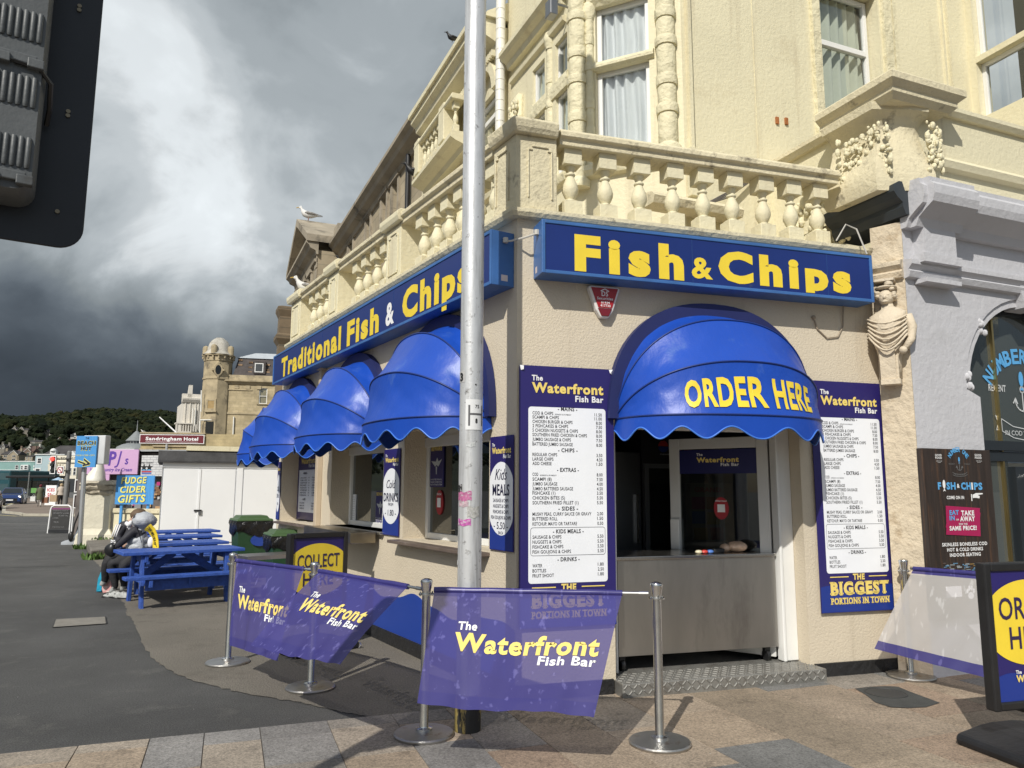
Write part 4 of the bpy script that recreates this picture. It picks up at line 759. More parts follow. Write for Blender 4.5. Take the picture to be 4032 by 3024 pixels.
poster(1.93, 1.78, .42, 'gull_warning_poster', 'navy BEWARE poster inside the nearest hatch window, upper left corner', 'beware'); poster(3.42, 1.335, .38, 'gull_warning_poster', 'navy BEWARE poster low in the second hatch window', 'beware'); poster(1.86, 1.42, .24, 'allergy_sticker', 'red oval allergy sticker on the nearest hatch window', 'red'); poster(4.30, 1.30, .36, 'paper_notice', 'small white paper notice in the lower left of the second hatch window', 'paper')
# ------------------------------------------------------------------ awnings
ap = Vector
def awning(fr, c, a, dep, hgt, z0, label, txt=None, nsc=6):
    t = thing('dome_awning', label, 'awning', fr.p(c, 0, z0), 'blue dome awnings on the fish bar')
    def hoop(u, ph):                                            # u 0..1 along the hoop, ph 0 = out, 90 = up
        q = math.pi * u; x = math.copysign(abs(math.cos(q)) ** .88, math.cos(q)); y = math.sin(q) ** .88
        return fr.p(c - a * x, dep * y * math.cos(R_(ph)) + .01, z0 + hgt * y * math.sin(R_(ph)))
    PH = [0, 27, 60, 88]
    def cloth(u, v):
        k = min(2, int(v * 3)); f = v * 3 - k; p = hoop(u, PH[k]) * (1 - f) + hoop(u, PH[k + 1]) * f
        w = math.sin(math.pi * f) * math.sin(math.pi * u); ctr = fr.p(c, 0, z0); dirv = (p - ctr).normalized()
        cr = max(-.4, math.sin(u * 83 + v * 21 + c * 3)) * .35 + math.sin(u * 41 - v * 33 + c) * .4 + math.sin((u * 23 + v * 19) * 1.7) * .3
        edge = max(0, 1 - abs(u - .5) * 2.4)
        return p - dirv * (.022 * w) + dirv * (.0075 * cr * w * (1.6 - edge))
    m = MB(); m.grid(cloth, 72, 24); m.build('canopy', [m_awning], t, smooth=20)
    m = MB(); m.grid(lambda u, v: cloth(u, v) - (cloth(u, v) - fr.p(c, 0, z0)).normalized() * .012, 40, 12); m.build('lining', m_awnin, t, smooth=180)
    m = MB(); NS = 240
    def val(u, v):
        p = hoop(u, 0); dz = .135 + .045 * -math.cos(u * 2 * math.pi * nsc * 1.15 + .3); q = p - fr.p(c, 0, z0); q.z = 0
        return p + Vector((0, 0, -dz * v)) + (q.normalized() * .012 * v * math.sin(u * 9 + c) if q.length > 0 else Vector())
    m.grid(val, NS, 4); m.build('valance', m_awning, t, smooth=180)
    m = MB(); m.tube([val(i / NS, 1) for i in range(NS + 1)], .007, 5); m.build('valance_trim', mat('trim_blue', (.05, .17, .60), .4, var=0), t, smooth=180)
    m = MB()
    for ph in PH[:3]:
        cc = fr.p(c, 0, z0); m.tube([hoop(i / 48, ph) + (hoop(i / 48, ph) - cc).normalized() * .003 for i in range(49)], .0075, 6)
    m.build('hoop_piping', m_piping, t, smooth=180)
    m = MB(); 
    for r0, r1 in ((1.0, 1.085),):
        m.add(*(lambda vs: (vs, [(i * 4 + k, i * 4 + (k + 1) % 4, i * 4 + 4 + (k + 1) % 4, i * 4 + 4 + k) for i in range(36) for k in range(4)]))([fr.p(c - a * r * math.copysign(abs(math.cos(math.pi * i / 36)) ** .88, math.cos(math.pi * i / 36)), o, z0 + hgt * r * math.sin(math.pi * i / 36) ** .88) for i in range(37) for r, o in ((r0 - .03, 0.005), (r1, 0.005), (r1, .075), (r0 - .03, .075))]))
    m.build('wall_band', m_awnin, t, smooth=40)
    if txt:
        m = MB()
        def PT(x, y):
            p = cloth(x, y); return p + (p - fr.p(c, 0, z0)).normalized() * .008
        m.text(txt[0], PT, txt[1], txt[2], txt[3], txt[4], .035, sub=.12); m.build('lettering', m_yel, t)
    return t
awning(FR, 1.715, .895, .66, .92, 2.11, 'glossy blue dome awning lettered ORDER HERE over the serving hatch', ('ORDER HERE', .30, .70, .055, .185), 6)
for c, lb in ((1.28, 'nearest blue awning of the long side, partly behind the lamp post'), (3.55, 'second blue awning from the lamp post, over the Cold DRINKS hatch'), (5.90, 'third blue awning from the lamp post, over the wall menu')):
    awning(FL, c, .90, .66, .92, 2.13, lb)
awning(FE, .98, .90, .78, .92, 2.10, 'farthest blue awning, only its bulge showing past the far corner')
# ------------------------------------------------------------------ hatch counter and what is on and behind it
ct = thing('serving_counter', 'stainless steel counter on castors filling the lower half of the doorway', 'counter', FR.p(1.65, -.5, .12))
m = MB(); m.box(FR, .905, 2.385, -.72, -.17, .235, .985); m.build('cabinet', m_steel, ct, bevel=.004)
m = MB(); m.box(FR, .895, 2.39, -.75, -.155, .985, 1.012); m.build('worktop', mat('counter_top', (.55, .53, .50), .25, 1, var=.08), ct, bevel=.004)
for s in (.96, 2.31):
    for o in (-.24, -.65):
        m = MB(); a = FR.p(s, o, .16); m.tube([a - FR.d * .015, a + FR.d * .015], .045, 14); m.box(FR, s - .025, s + .025, o - .02, o + .02, .19, .236); m.build('castor', m_blk, ct, smooth=40)
br = thing('bread_bag', 'bread roll in a clear plastic bag on the steel counter', 'bread', FR.p(2.13, -.35, 1.012)); m = MB(); m.ball(FR.p(2.13, -.35, 1.06), (.095, .075, .048), 16, 10, lambda d: 1 + .04 * math.sin(d.x * 9 + d.y * 7)); m.ball(FR.p(2.02, -.36, 1.05), (.05, .05, .038), 10, 8); m.build('roll', mat('bread_film', (.52, .36, .25), .25, var=.2, vs=30, coat=.6), br, smooth=180)
cd = thing('card_reader', 'small dark card reader lying on the steel counter beside the bread', 'card reader', FR.p(1.92, -.33, 1.012)); m = MB(); m.box(FR, 1.86, 1.97, -.40, -.28, 1.013, 1.05); m.build('body', m_blk, cd, bevel=.012); m = MB(); m.box(FR, 1.875, 1.955, -.36, -.31, 1.05, 1.053); m.build('screen', mat('dark_screen', (.03, .04, .035), .2), cd)
m = MB()
for i, cc in enumerate(((.6, .55, .4), (.5, .05, .04), (.08, .18, .5))):
    b = MB(); b.ball(FR.p(1.70 + i * .055, -.26, 1.03), (.032, .024, .016), 10, 6); tag(b.build('sweet_packet', mat('wrapper_%s' % ('cream', 'red', 'blue')[i], cc, .3), None, smooth=180), '%s sweet packet in the little row on the counter' % ('cream', 'red', 'blue')[i], 'sweets', 'sweet packets on the counter')
fz = thing('drinks_fridge', 'black glass fronted drinks fridge deep inside the doorway', 'fridge', FR.p(1.55, -2.0, .09))
m = MB(); m.box(FR, 1.20, 2.05, -2.5, -1.86, .09, 2.2); m.build('cabinet', mat('fridge_black', (.035, .035, .038), .35), fz)
m = MB(); m.frame(FR, 1.22, 2.03, .3, 1.83, .05, -1.86, -1.83); m.build('door_frame', mat('fridge_grey', (.14, .15, .16), .4), fz)
m = MB(); m.quad(*[FR.p(s, -1.845, z) for s, z in ((1.27, .35), (1.98, .35), (1.98, 1.78), (1.27, 1.78))]); m.build('door_glass', glass_mat('fridge_glass', (.008, .01, .012), .75), fz)
m = MB(); P = lambda x, y: FR.p(x, -1.852, y)
m.quad(*[P(1.46 + .062 * math.cos(a), 2.02 + .062 * math.sin(a)) for a in [math.pi * i / 12 for i in range(13)]]); m.text('MAX', P, 1.58, 1.84, 1.97, .085, .04, .35); m.build('red_lettering', mat('dull_red', (.55, .04, .04), .5), fz)
m = MB(); m.quad(*[P(1.46 + .062 * math.cos(a), 2.015 + .062 * math.sin(a)) for a in [math.pi + math.pi * i / 12 for i in range(13)]]); m.build('blue_half', mat('dull_blue', (.03, .07, .28), .5), fz)
m = MB(); m.text('pepsi', P, 1.58, 1.72, 2.075, .035, .0); m.text('maximum taste - no sugar', P, 1.42, 1.88, 1.925, .022, 0, res=1); m.build('grey_lettering', mat('dull_white', (.5, .5, .5), .5), fz)
for i in range(4):
    for j in range(6):
        if i == 0 or rnd.random() < .8:
            m = MB(); m.lathe(FR.p(2.11 + j * .115, -1.95, .5 + i * .31), [(.034, 0), (.036, .13), (.014, .19), (.014, .22)], 8); tag(m.build('drink_bottle', mat('bottle_%d' % (j % 3), ((.05, .08, .05), (.10, .02, .02), (.03, .05, .10))[j % 3], .3), None, smooth=40), 'small drink bottle behind the dark fridge door', 'bottle', 'drink bottles in the fridge')
ft = thing('steel_fridge', 'tall stainless fridge in the dark kitchen, left of the drinks fridge', 'fridge', FR.p(.85, -1.9, .09)); m = MB(); m.box(FR, .45, 1.14, -2.4, -1.8, .09, 1.95); m.build('cabinet', mat('kitchen_steel', (.20, .21, .23), .4, 1), ft, bevel=.01); m = MB(); m.box(FR, 1.06, 1.09, -1.8, -1.76, 1.0, 1.5); m.build('handle', m_chrome, ft)
lf = thing('leaflet_rack', 'rack of bright attraction leaflets headed GRAND beside the open door', 'leaflet rack', FR.p(2.15, -1.1, .95)); m = MB(); m.box(FR, 2.02, 2.50, -1.3, -1.2, .9, 1.62); m.build('backing', mat('leaflet_cream', (.25, .21, .16), .6), lf)
m = MB(); m.text('GRAND', lambda x, y: FR.p(x, -1.19, y), 2.06, 2.36, 1.53, .045, .02); m.build('lettering', m_red, lf)
for k, (cx, cz, cc) in enumerate(((2.10, 1.42, (.3, .05, .12)), (2.27, 1.42, (.35, .12, .02)), (2.10, 1.28, (.05, .1, .3)), (2.27, 1.27, (.32, .24, .03)), (2.12, 1.12, (.32, .2, .02)), (2.3, 1.12, (.28, .04, .03)))):
    m = MB(); m.box(FR, cx - .07, cx + .07, -1.2, -1.185, cz - .06, cz + .06); m.build('leaflet', mat('leaflet_%s' % 'pink orange blue gold amber red'.split()[k], cc, .5), lf)
fz.location += FR.d * .78; ft.location += FR.d * .80; lf.location += FR.d * .16
# ------------------------------------------------------------------ ground
m_asph = mat('worn_asphalt', (.092, .091, .089), .88, var=.22, vs=.8, bump=.9, bs=170, dirt=((.155, .15, .14), .54, .80, 2.2), detail=8, speck=(90, .60), col2=(.062, .061, .060), c2=(.5, .68), c2s=.55)
m_conc = mat('textured_concrete', (.205, .185, .155), .9, var=.15, vs=1.0, bump=1.3, bs=95, dirt=((.12, .105, .085), .55, .78, 1.6), detail=8, speck=(70, .45))
def sheet(pts, z): return MB().quad(*[(x, y, z) for x, y in pts])
struct(sheet([(-1500, -300), (1200, -300), (1200, 1800), (-1500, 1800)], 0).build('ground', m_asph))
ap_ = [(-.95, 5.395), (-1.15, 5.49), (-1.59, 5.76), (-2.1, 6.03), (-2.57, 6.34), (-2.95, 6.72), (-3.33, 7.2), (-3.92, 8.2), (-4.4, 9.05), (-4.78, 9.62), (-5.2, 10.4), (-5.66, 11.1), (-6.5, 12.5), (-7.6, 14.4), (-9.15, 16.72), (-9.2, 17.4), (-8.2, 20.4), (-4.5, 21), (1, 12), (.05, 5.77)]
dn = []
for (x0, y0), (x1, y1) in zip(ap_, ap_[1:13] + ap_[13:] + ap_[:1]):
    k = 10 if y0 < 17 and x0 < .0 else 1
    for i in range(k):
        f = i / k; j = .018 if (0 < i and k > 1) else 0; dn.append((x0 + (x1 - x0) * f + rnd.uniform(-j, j), y0 + (y1 - y0) * f + rnd.uniform(-j, j)))
struct(sheet(dn, .006).build('pavement', m_conc))
# paving slabs: columns running out from the shop front, each slab with its own stone colour
FSL = Fr(CORNER, 69.5)
m_slab = bpy.data.materials.new('granite_slabs'); m_slab.use_nodes = True
def slab_nodes():
    N = m_slab.node_tree.nodes; L = m_slab.node_tree.links; b = N['Principled BSDF']; b.inputs['Roughness'].default_value = .78
    at = N.new('ShaderNodeAttribute'); at.attribute_name = 'stone'; tc = N.new('ShaderNodeTexCoord')
    def nz(s, d, ro): 
        n = N.new('ShaderNodeTexNoise'); n.inputs['Scale'].default_value = s; n.inputs['Detail'].default_value = d; n.inputs['Roughness'].default_value = ro; L.new(tc.outputs['Object'], n.inputs['Vector']); return n.outputs['Fac']
    def mr(v, a, b_, c, d):
        r = N.new('ShaderNodeMapRange'); L.new(v, r.inputs['Value'])
        for k, x in zip(('From Min', 'From Max', 'To Min', 'To Max'), (a, b_, c, d)): r.inputs[k].default_value = x
        return r.outputs[0]
    f1 = mr(nz(75, 4, .8), .32, .68, .42, 1.55); f2 = mr(nz(1.4, 6, .65), .35, .7, 1.12, .70); f3 = mr(nz(5, 7, .75), .55, .70, 1, .62)
    def mul(a, b_): 
        q = N.new('ShaderNodeMath'); q.operation = 'MULTIPLY'; L.new(a, q.inputs[0]); L.new(b_, q.inputs[1]); return q.outputs[0]
    s = N.new('ShaderNodeVectorMath'); s.operation = 'SCALE'; L.new(at.outputs['Color'], s.inputs[0]); L.new(mul(mul(f1, f2), f3), s.inputs['Scale']); L.new(s.outputs[0], b.inputs['Base Color'])
    bp = N.new('ShaderNodeBump'); bp.inputs['Strength'].default_value = .35; bp.inputs['Distance'].default_value = .01; L.new(nz(110, 4, .7), bp.inputs['Height']); L.new(bp.outputs[0], b.inputs['Normal'])
slab_nodes()
TONES = [(.31, .245, .18), (.285, .23, .17), (.33, .265, .20), (.25, .225, .195), (.215, .205, .195), (.275, .205, .15), (.30, .255, .205), (.18, .178, .172)]
m = MB(); cols = []; s = -4.6
r2 = random.Random(11)
while s < 7.5:
    wd_ = r2.uniform(.30, .44) if s < -.05 else r2.uniform(.42, .62); o = 0.0 if s > -.3 else 0.0
    first = True
    while o < 6.4:
        ln = r2.uniform(.12, .30) if first and s < .3 else r2.uniform(.34, .80); first = False
        g = .0035; z = .012 + r2.uniform(-.001, .001); a, b_, c, d = s + g, s + wd_ - g, o + g, o + ln - g
        tx_ = r2.uniform(-.002, .002)
        m.add([FSL.p(a, c, z), FSL.p(b_, c, z), FSL.p(b_, d, z), FSL.p(a, d, z), FSL.p(a - .002, c - .002, .004), FSL.p(b_ + .002, c - .002, .004), FSL.p(b_ + .002, d + .002, .004), FSL.p(a - .002, d + .002, .004)], [(0, 1, 2, 3), (0, 4, 5, 1), (1, 5, 6, 2), (2, 6, 7, 3), (3, 7, 4, 0)])
        t = TONES[min(7, int(r2.random() ** 1.25 * 8))] if s > -.6 else TONES[r2.choice((0, 2, 3, 4, 5, 6, 4))]; k = r2.uniform(.88, 1.08); cols += [(t[0] * k, t[1] * k, t[2] * k, 1)] * 5; o += ln
    s += wd_
so = m.build('pavement', m_slab); ca = so.data.color_attributes.new('stone', 'FLOAT_COLOR', 'CORNER')
i = 0
for pi, p in enumerate(so.data.polygons):
    for _ in p.loop_indices: ca.data[i].color = cols[pi]; i += 1
struct(so)
struct(MB().quad(*[FSL.p(s, o, .0055) for s, o in ((-4.7, -.004), (7.6, -.004), (7.6, 6.5), (-4.7, 6.5))]).build('pavement', mat('joint_sand', (.075, .06, .045), .95, var=.3, vs=12)))
m = MB(); mp = [Z5(*q) for q in ((1310, 975), (1390, 965), (1470, 962), (1540, 965), (1600, 990), (1680, 1020), (1765, 1052), (1690, 1075), (1600, 1080), (1500, 1075), (1420, 1050), (1370, 1010))]
m.quad(*[(G(*q).x, G(*q).y, .0165) for q in mp]); mh = m.build('manhole_patch', mat('tar_patch', (.055, .057, .055), .85, var=.2, vs=9, bump=.6, bs=90)); tag(mh, 'dark tarmac patch around a small round cover in the paving before the step', 'drain cover')
c = G(*Z5(1475, 1000)); m = MB(); m.lathe((c.x, c.y, 0), [(.15, .0165), (.15, .021), (.142, .021), (.14, .018)], 28); m.build('cover', mat('cover_iron', (.05, .052, .052), .6, .3, var=.2), mh)
for q, lab in (((310, 492), 0),):
    P4 = [G(*Z22(*k)) for k in ((290, 515), (575, 495), (570, 458), (305, 472))]; m = MB(); m.quad(*[(p.x, p.y, .010) for p in P4]); t = m.build('inspection_cover', mat('cover_concrete', (.22, .205, .18), .9, var=.15, vs=8, bump=.5, bs=80)); tag(t, 'rectangular concrete inspection cover set in the dark asphalt', 'drain cover')
    m = MB(); cc = sum(P4, Vector()) / 4
    for a, b_ in zip(P4, P4[1:] + P4[:1]):
        a2, b2 = cc + (a - cc) * 1.05, cc + (b_ - cc) * 1.05; m.quad((a.x, a.y, .0105), (b_.x, b_.y, .0105), (b2.x, b2.y, .0105), (a2.x, a2.y, .0105))
    m.build('cover_rim', mat('rim_iron', (.035, .033, .03), .7), t)
m = MB()
for k in range(150):
    x, y = rnd.uniform(-5, 3), rnd.uniform(4.3, 13); r = rnd.uniform(.002, .007) * (1 + y * .05); z = .0165; a = rnd.uniform(0, 3); e = rnd.uniform(.4, 1)
    m.add([(x + r * e * math.cos(a + i * 1.257) * rnd.uniform(.6, 1), y + r * math.sin(a + i * 1.257) * rnd.uniform(.6, 1), z) for i in range(5)], [(0, 1, 2, 3, 4)])
struct(m.build('ground_litter', mat('litter_pale', (.5, .48, .44), .8, var=.3, vs=40)), 'stuff')
for nm_, pts, ww, zz in (('crack_line', [(-14, 13.2), (-11, 14.2), (-8.9, 15.4)], .04, .0045), ('crack_line', [(-27, 33), (-20, 32.5), (-15.5, 33.2)], .12, .0045)):
    m = MB()
    for (x0, y0), (x1, y1) in zip(pts, pts[1:]): m.quad((x0, y0, zz), (x1, y1, zz), (x1, y1 + ww, zz), (x0, y0 + ww, zz))
    struct(m.build('tar_seam_and_marking', mat('tar', (.03, .03, .03), .8) if ww < .1 else mat('worn_paint', (.35, .34, .31), .8)))  # narrow strip is a tar seam, the wide strip a worn painted line
# ------------------------------------------------------------------ lamp post
PC = Vector((-.2785, 5.095, 0)); PRR = .079
lp = thing('lamp_post', 'tall silver lamp post in the foreground with an H hydrant plate', 'lamp post', PC)
m = MB(); m.lathe(PC, [(PRR, .0), (PRR, 2.0), (PRR * .985, 5.2), (PRR * .95, 9)], 40); m.build('shaft', mat('galvanised_pole', (.62, .63, .64), .40, .45, var=.08, vs=4, bump=.08, bs=50, dirt=((.12, .11, .10), .59, .70, 16), streak=((.34, .34, .34), .5, .75, 30)), lp, smooth=60)
m = MB(); m.lathe(PC, [(PRR + .006, .0), (PRR + .006, .20), (PRR + .004, .235), (PRR + .0005, .24)], 40, False); m.build('painted_base', mat('flaking_yellow', (.30, .23, .07), .7, var=.25, vs=9, col2=(.015, .015, .014), c2=(.47, .53), c2s=7, bump=.5, bs=40, stretch=(1, 1, .35)), lp, smooth=60)
def PPa(a, z, r=.002): return PC + Vector((math.sin(R_(a)) * (PRR + r), -math.cos(R_(a)) * (PRR + r), z))
zp = lambda yv: (lambda rr_: EYE + rr_.z * (5.01 / rr_.y))(ray(1845, yv * 4032 / 2212))
m = MB(); m.grid(lambda u, v: PPa(-24 + 98 * u, zp(928) + (zp(862) - zp(928)) * v, .003), 14, 1); hp = m.build('hydrant_plate', mat('plate_white', (.66, .67, .68), .45, dirt=((.4, .38, .36), .66, .78, 12)), lp)
m = MB(); zl, zh = zp(922), zp(868); PH_ = lambda x, y: PPa(-24 + 98 * x, zl + (zh - zl) * y, .0045)
for x in (.14, .84): m.grid(lambda u, v: PH_(x + .09 * u, .05 + .83 * v), 2, 1)
m.grid(lambda u, v: PH_(.23 + .61 * u, .48 + .075 * v), 8, 1); m.build('emblem', mat('plate_grey', (.09, .09, .095), .5), hp)
m = MB(); m.text('75', PH_, .47, .68, .76, .13, .01); m.text('8', PH_, .48, .60, .16, .18, .05); m.build('numerals', mat('plate_black', (.01, .01, .01), .5), hp)
m = MB(); m.grid(lambda u, v: PPa(-80 + 50 * u, zp(825) + (zp(800) - zp(825)) * v, .002), 6, 1); n3 = m.build('number_plate', mat('plate_pale', (.42, .42, .42), .5), lp); m = MB(); m.text('3', lambda x, y: PPa(-66 + 30 * x, zp(822) + (zp(803) - zp(822)) * y, .004), .05, .85, .05, .9, .05); m.build('numeral', mat('plate_black', (.01, .01, .01)), n3)
for a0, a1, y0, y1, cc in ((-70, 10, 1062, 1082, (.40, .12, .25)), (-60, -5, 1083, 1095, (.42, .30, .34)), (-72, 8, 1122, 1136, (.45, .10, .34)), (-20, 25, 955, 965, (.45, .47, .47)), (-10, 50, 1095, 1118, (.36, .36, .34)), (-85, -40, 1047, 1063, (.012, .012, .012)), (-85, -60, 1212, 1222, (.5, .5, .5))):
    m = MB(); m.grid(lambda u, v: PPa(a0 + (a1 - a0) * u, zp(y1) + (zp(y0) - zp(y1)) * (v + .10 * math.sin(u * 9)), .0025), 10, 2); m.build('sticker', mat('sticker_%d_%d' % (a0 + 99, y0), cc, .6, var=.35, vs=50, col2=(.45, .44, .45), c2=(.55, .6), c2s=60), lp)
for a, yv in ((50, 840),): m = MB(); m.ball(PPa(a - 25, zp(830), 0), .006, 8, 6); m.build('bolt', m_blk, lp)
# ------------------------------------------------------------------ barrier posts and banners
def barrier_post(loc, label, first=[None]):
    if first[0] is None:
        t = thing('barrier_post', label, 'barrier post', loc, 'steel cafe barrier posts'); first[0] = t; c = Vector(loc)
        m = MB(); m.lathe(c, [(.0, .0), (.186, .0), (.190, .006), (.190, .014), (.183, .022), (.06, .034), (.0, .036)], 48, False); m.build('base_plate', m_rust, t, smooth=35)
        m = MB(); m.lathe(c, [(.052, .030), (.052, .046), (.030, .052), (.0275, .06), (.0275, .86)], 28); m.build('post', m_chrome, t, smooth=40)
        m = MB(); m.lathe(c, [(.028, .86), (.050, .862), (.050, .870), (.029, .872), (.029, .885), (.038, .935), (.040, .945), (.036, .955), (.018, .964), (0, .966)], 28, False); m.build('cap', m_chrome, t, smooth=40)
        m = MB()
        for k in range(4):
            a = k * math.pi / 2 + .3; p = c + Vector((math.cos(a) * .04, math.sin(a) * .04, .866)); m.tube([p + Vector((0, 0, -.012)), p + Vector((0, 0, .016))], .005, 8)
        m.build('rail_lug', m_chrome, t); return t
    return dup(first[0], loc, label)
BP = [Vector(p) for p in ((-2.53, 6.97, .004), (-1.565, 6.12, .006), (-.5485, 4.985, .012), (.912, 4.84, .012), (3.335, 6.52, .012))]
bl = ['leftmost barrier post, on the concrete near the blue picnic table', 'barrier post standing behind the windblown tilted banner', 'barrier post beside the foot of the lamp post', 'barrier post alone before the steel counter', 'barrier post at the white banner by the grey wall']
for p, l in zip(BP, bl): barrier_post(p, l)
m_ban = mesh_mat('purple_banner_mesh', (.075, .066, .265), .80); m_hem = mesh_mat('purple_banner_hem', (.058, .052, .235), .90); m_clear = mesh_mat('clear_hem', (.25, .25, .36), .30); m_wban = mesh_mat('white_banner_mesh', (.62, .60, .58), .70)
def near_at(px, c, dist, near=True):
    """where a sight line lies a given distance from a point"""
    d = ray(*px).normalized(); o = EYEP - c; b = o.dot(d); q = b * b - (o.length_squared - dist * dist)
    q = math.sqrt(max(q, 0)); return EYEP + d * (-b - q if near else -b + q)
def banner(A, B, fa, fb, BL, BR, label, lay, texture=True, cm=None, hem=None, bow=.03, wav=(.02, 2.2), zr=.905):
    t = thing('barrier_banner', label, 'banner', ((A + B) / 2).to_tuple()[:2] + (0.15,), None if cm else 'purple cafe barrier banners')
    ra = Vector((A.x, A.y, zr)); rb = Vector((B.x, B.y, zr - .0)); TL, TR = ra.lerp(rb, fa), ra.lerp(rb, fb)
    nr = (TR - TL).cross(BL - TL).normalized(); nr = nr if nr.dot(EYEP - TL) > 0 else -nr
    def cloth(u, v):                                            # v 0 top, 1 bottom
        p = TL.lerp(TR, u) * (1 - v) + BL.lerp(BR, u) * v
        return p + nr * (bow * math.sin(math.pi * v) * math.sin(math.pi * (.1 + .8 * u)) + wav[0] * v * math.sin(u * 6.28 * wav[1] + v * 2) + .006 * math.sin(u * 31 + v * 3) * v)
    hb = .10
    m = MB(); m.grid(lambda u, v: cloth(u, .06 + v * (1 - hb - .06)), 60, 24); m.build('cloth', cm or m_ban, t, smooth=180)
    m = MB(); m.grid(lambda u, v: cloth(u, 1 - hb + v * hb), 60, 4); m.build('bottom_hem', hem or m_hem, t, smooth=180)
    m = MB(); m.grid(lambda u, v: cloth(u, .02 + v * .04), 40, 2); N_ = 24; m.tube([TL.lerp(TR, i / N_) + nr * .002 * math.sin(i) for i in range(N_ + 1)], .019, 10); m.build('top_sleeve', hem or m_hem, t, smooth=60)
    m = MB(); m.tube([ra.lerp(rb, .035), ra.lerp(rb, .965)], .0095, 8); m.tube([ra.lerp(rb, .035), ra.lerp(rb, .075)], .0125, 8); m.tube([ra.lerp(rb, .925), ra.lerp(rb, .965)], .0125, 8); m.build('rail', m_chrome, t, smooth=40)
    if lay:
        P = lambda x, y: cloth(x, 1 - y) + nr * .004; mw, my = MB(), MB(); kw = dict(sub=.16)
        x0, x1, yb, ch = lay
        my.text('Waterfront', P, x0, x1, yb, ch, .035, sub=.16); mw.text('The', P, x0 + .01, x0 + .115, yb + ch * 1.16, ch * .46, .03, sub=.2); mw.text('Fish Bar', P, x0 + (x1 - x0) * .60, x1, yb - ch * .56, ch * .46, .03, sub=.2)
        my.build('gold_lettering', m_yelp, t, smooth=180); mw.build('lettering', m_wht, t, smooth=180)
    return t, cloth
ht = .80
A, B = BP[2], BP[3]; tl = Vector((A.x, A.y, .905)).lerp(Vector((B.x, B.y, .905)), .035); tr = Vector((A.x, A.y, .905)).lerp(Vector((B.x, B.y, .905)), .855)
banner(A, B, .035, .855, near_at(VW(902, 1522), tl, .80), near_at(VW(1283, 1548), tr, .84), 'front purple banner hanging nearly flat across the lamp post, reading The Waterfront Fish Bar', (.15, .945, .455, .155), bow=-.02, wav=(.016, 1.3))
A, B = BP[1], BP[2]; ra, rb = Vector((A.x, A.y, .905)), Vector((B.x, B.y, .905))
banner(A, B, .05, .86, near_at(VW(543, 1396), ra.lerp(rb, .05), .86), near_at(VW(737, 1440), ra.lerp(rb, .86), .86), 'windblown purple banner swung out sideways to the left of the lamp post', (.20, .90, .44, .155), bow=.04, wav=(.012, 1.0))
A, B = BP[0], BP[1]; ra, rb = Vector((A.x, A.y, .905)), Vector((B.x, B.y, .905))
banner(A, B, .05, .88, near_at(VW(500, 1395), ra.lerp(rb, .05), .80), near_at(VW(600, 1428), ra.lerp(rb, .88), .84), 'purple banner on the far left, largely hidden behind the windblown one', (.10, .98, .44, .155), bow=.02)
A = BP[4]; B = Vector((4.35, 5.35, .012))
barrier_post(B, 'barrier post hidden behind the ORDER HERE pavement sign')
ra, rb = Vector((A.x, A.y, .905)), Vector((B.x, B.y, .905))
banner(A, B, .05, .90, near_at(VW(1890, 1402), ra.lerp(rb, .05), .72, False), near_at(VW(2190, 1480), ra.lerp(rb, .90), .80, False), 'white mesh banner with purple hems in front of the grey wall', None, cm=m_wban, bow=.02, wav=(.01, 1), zr=.90)
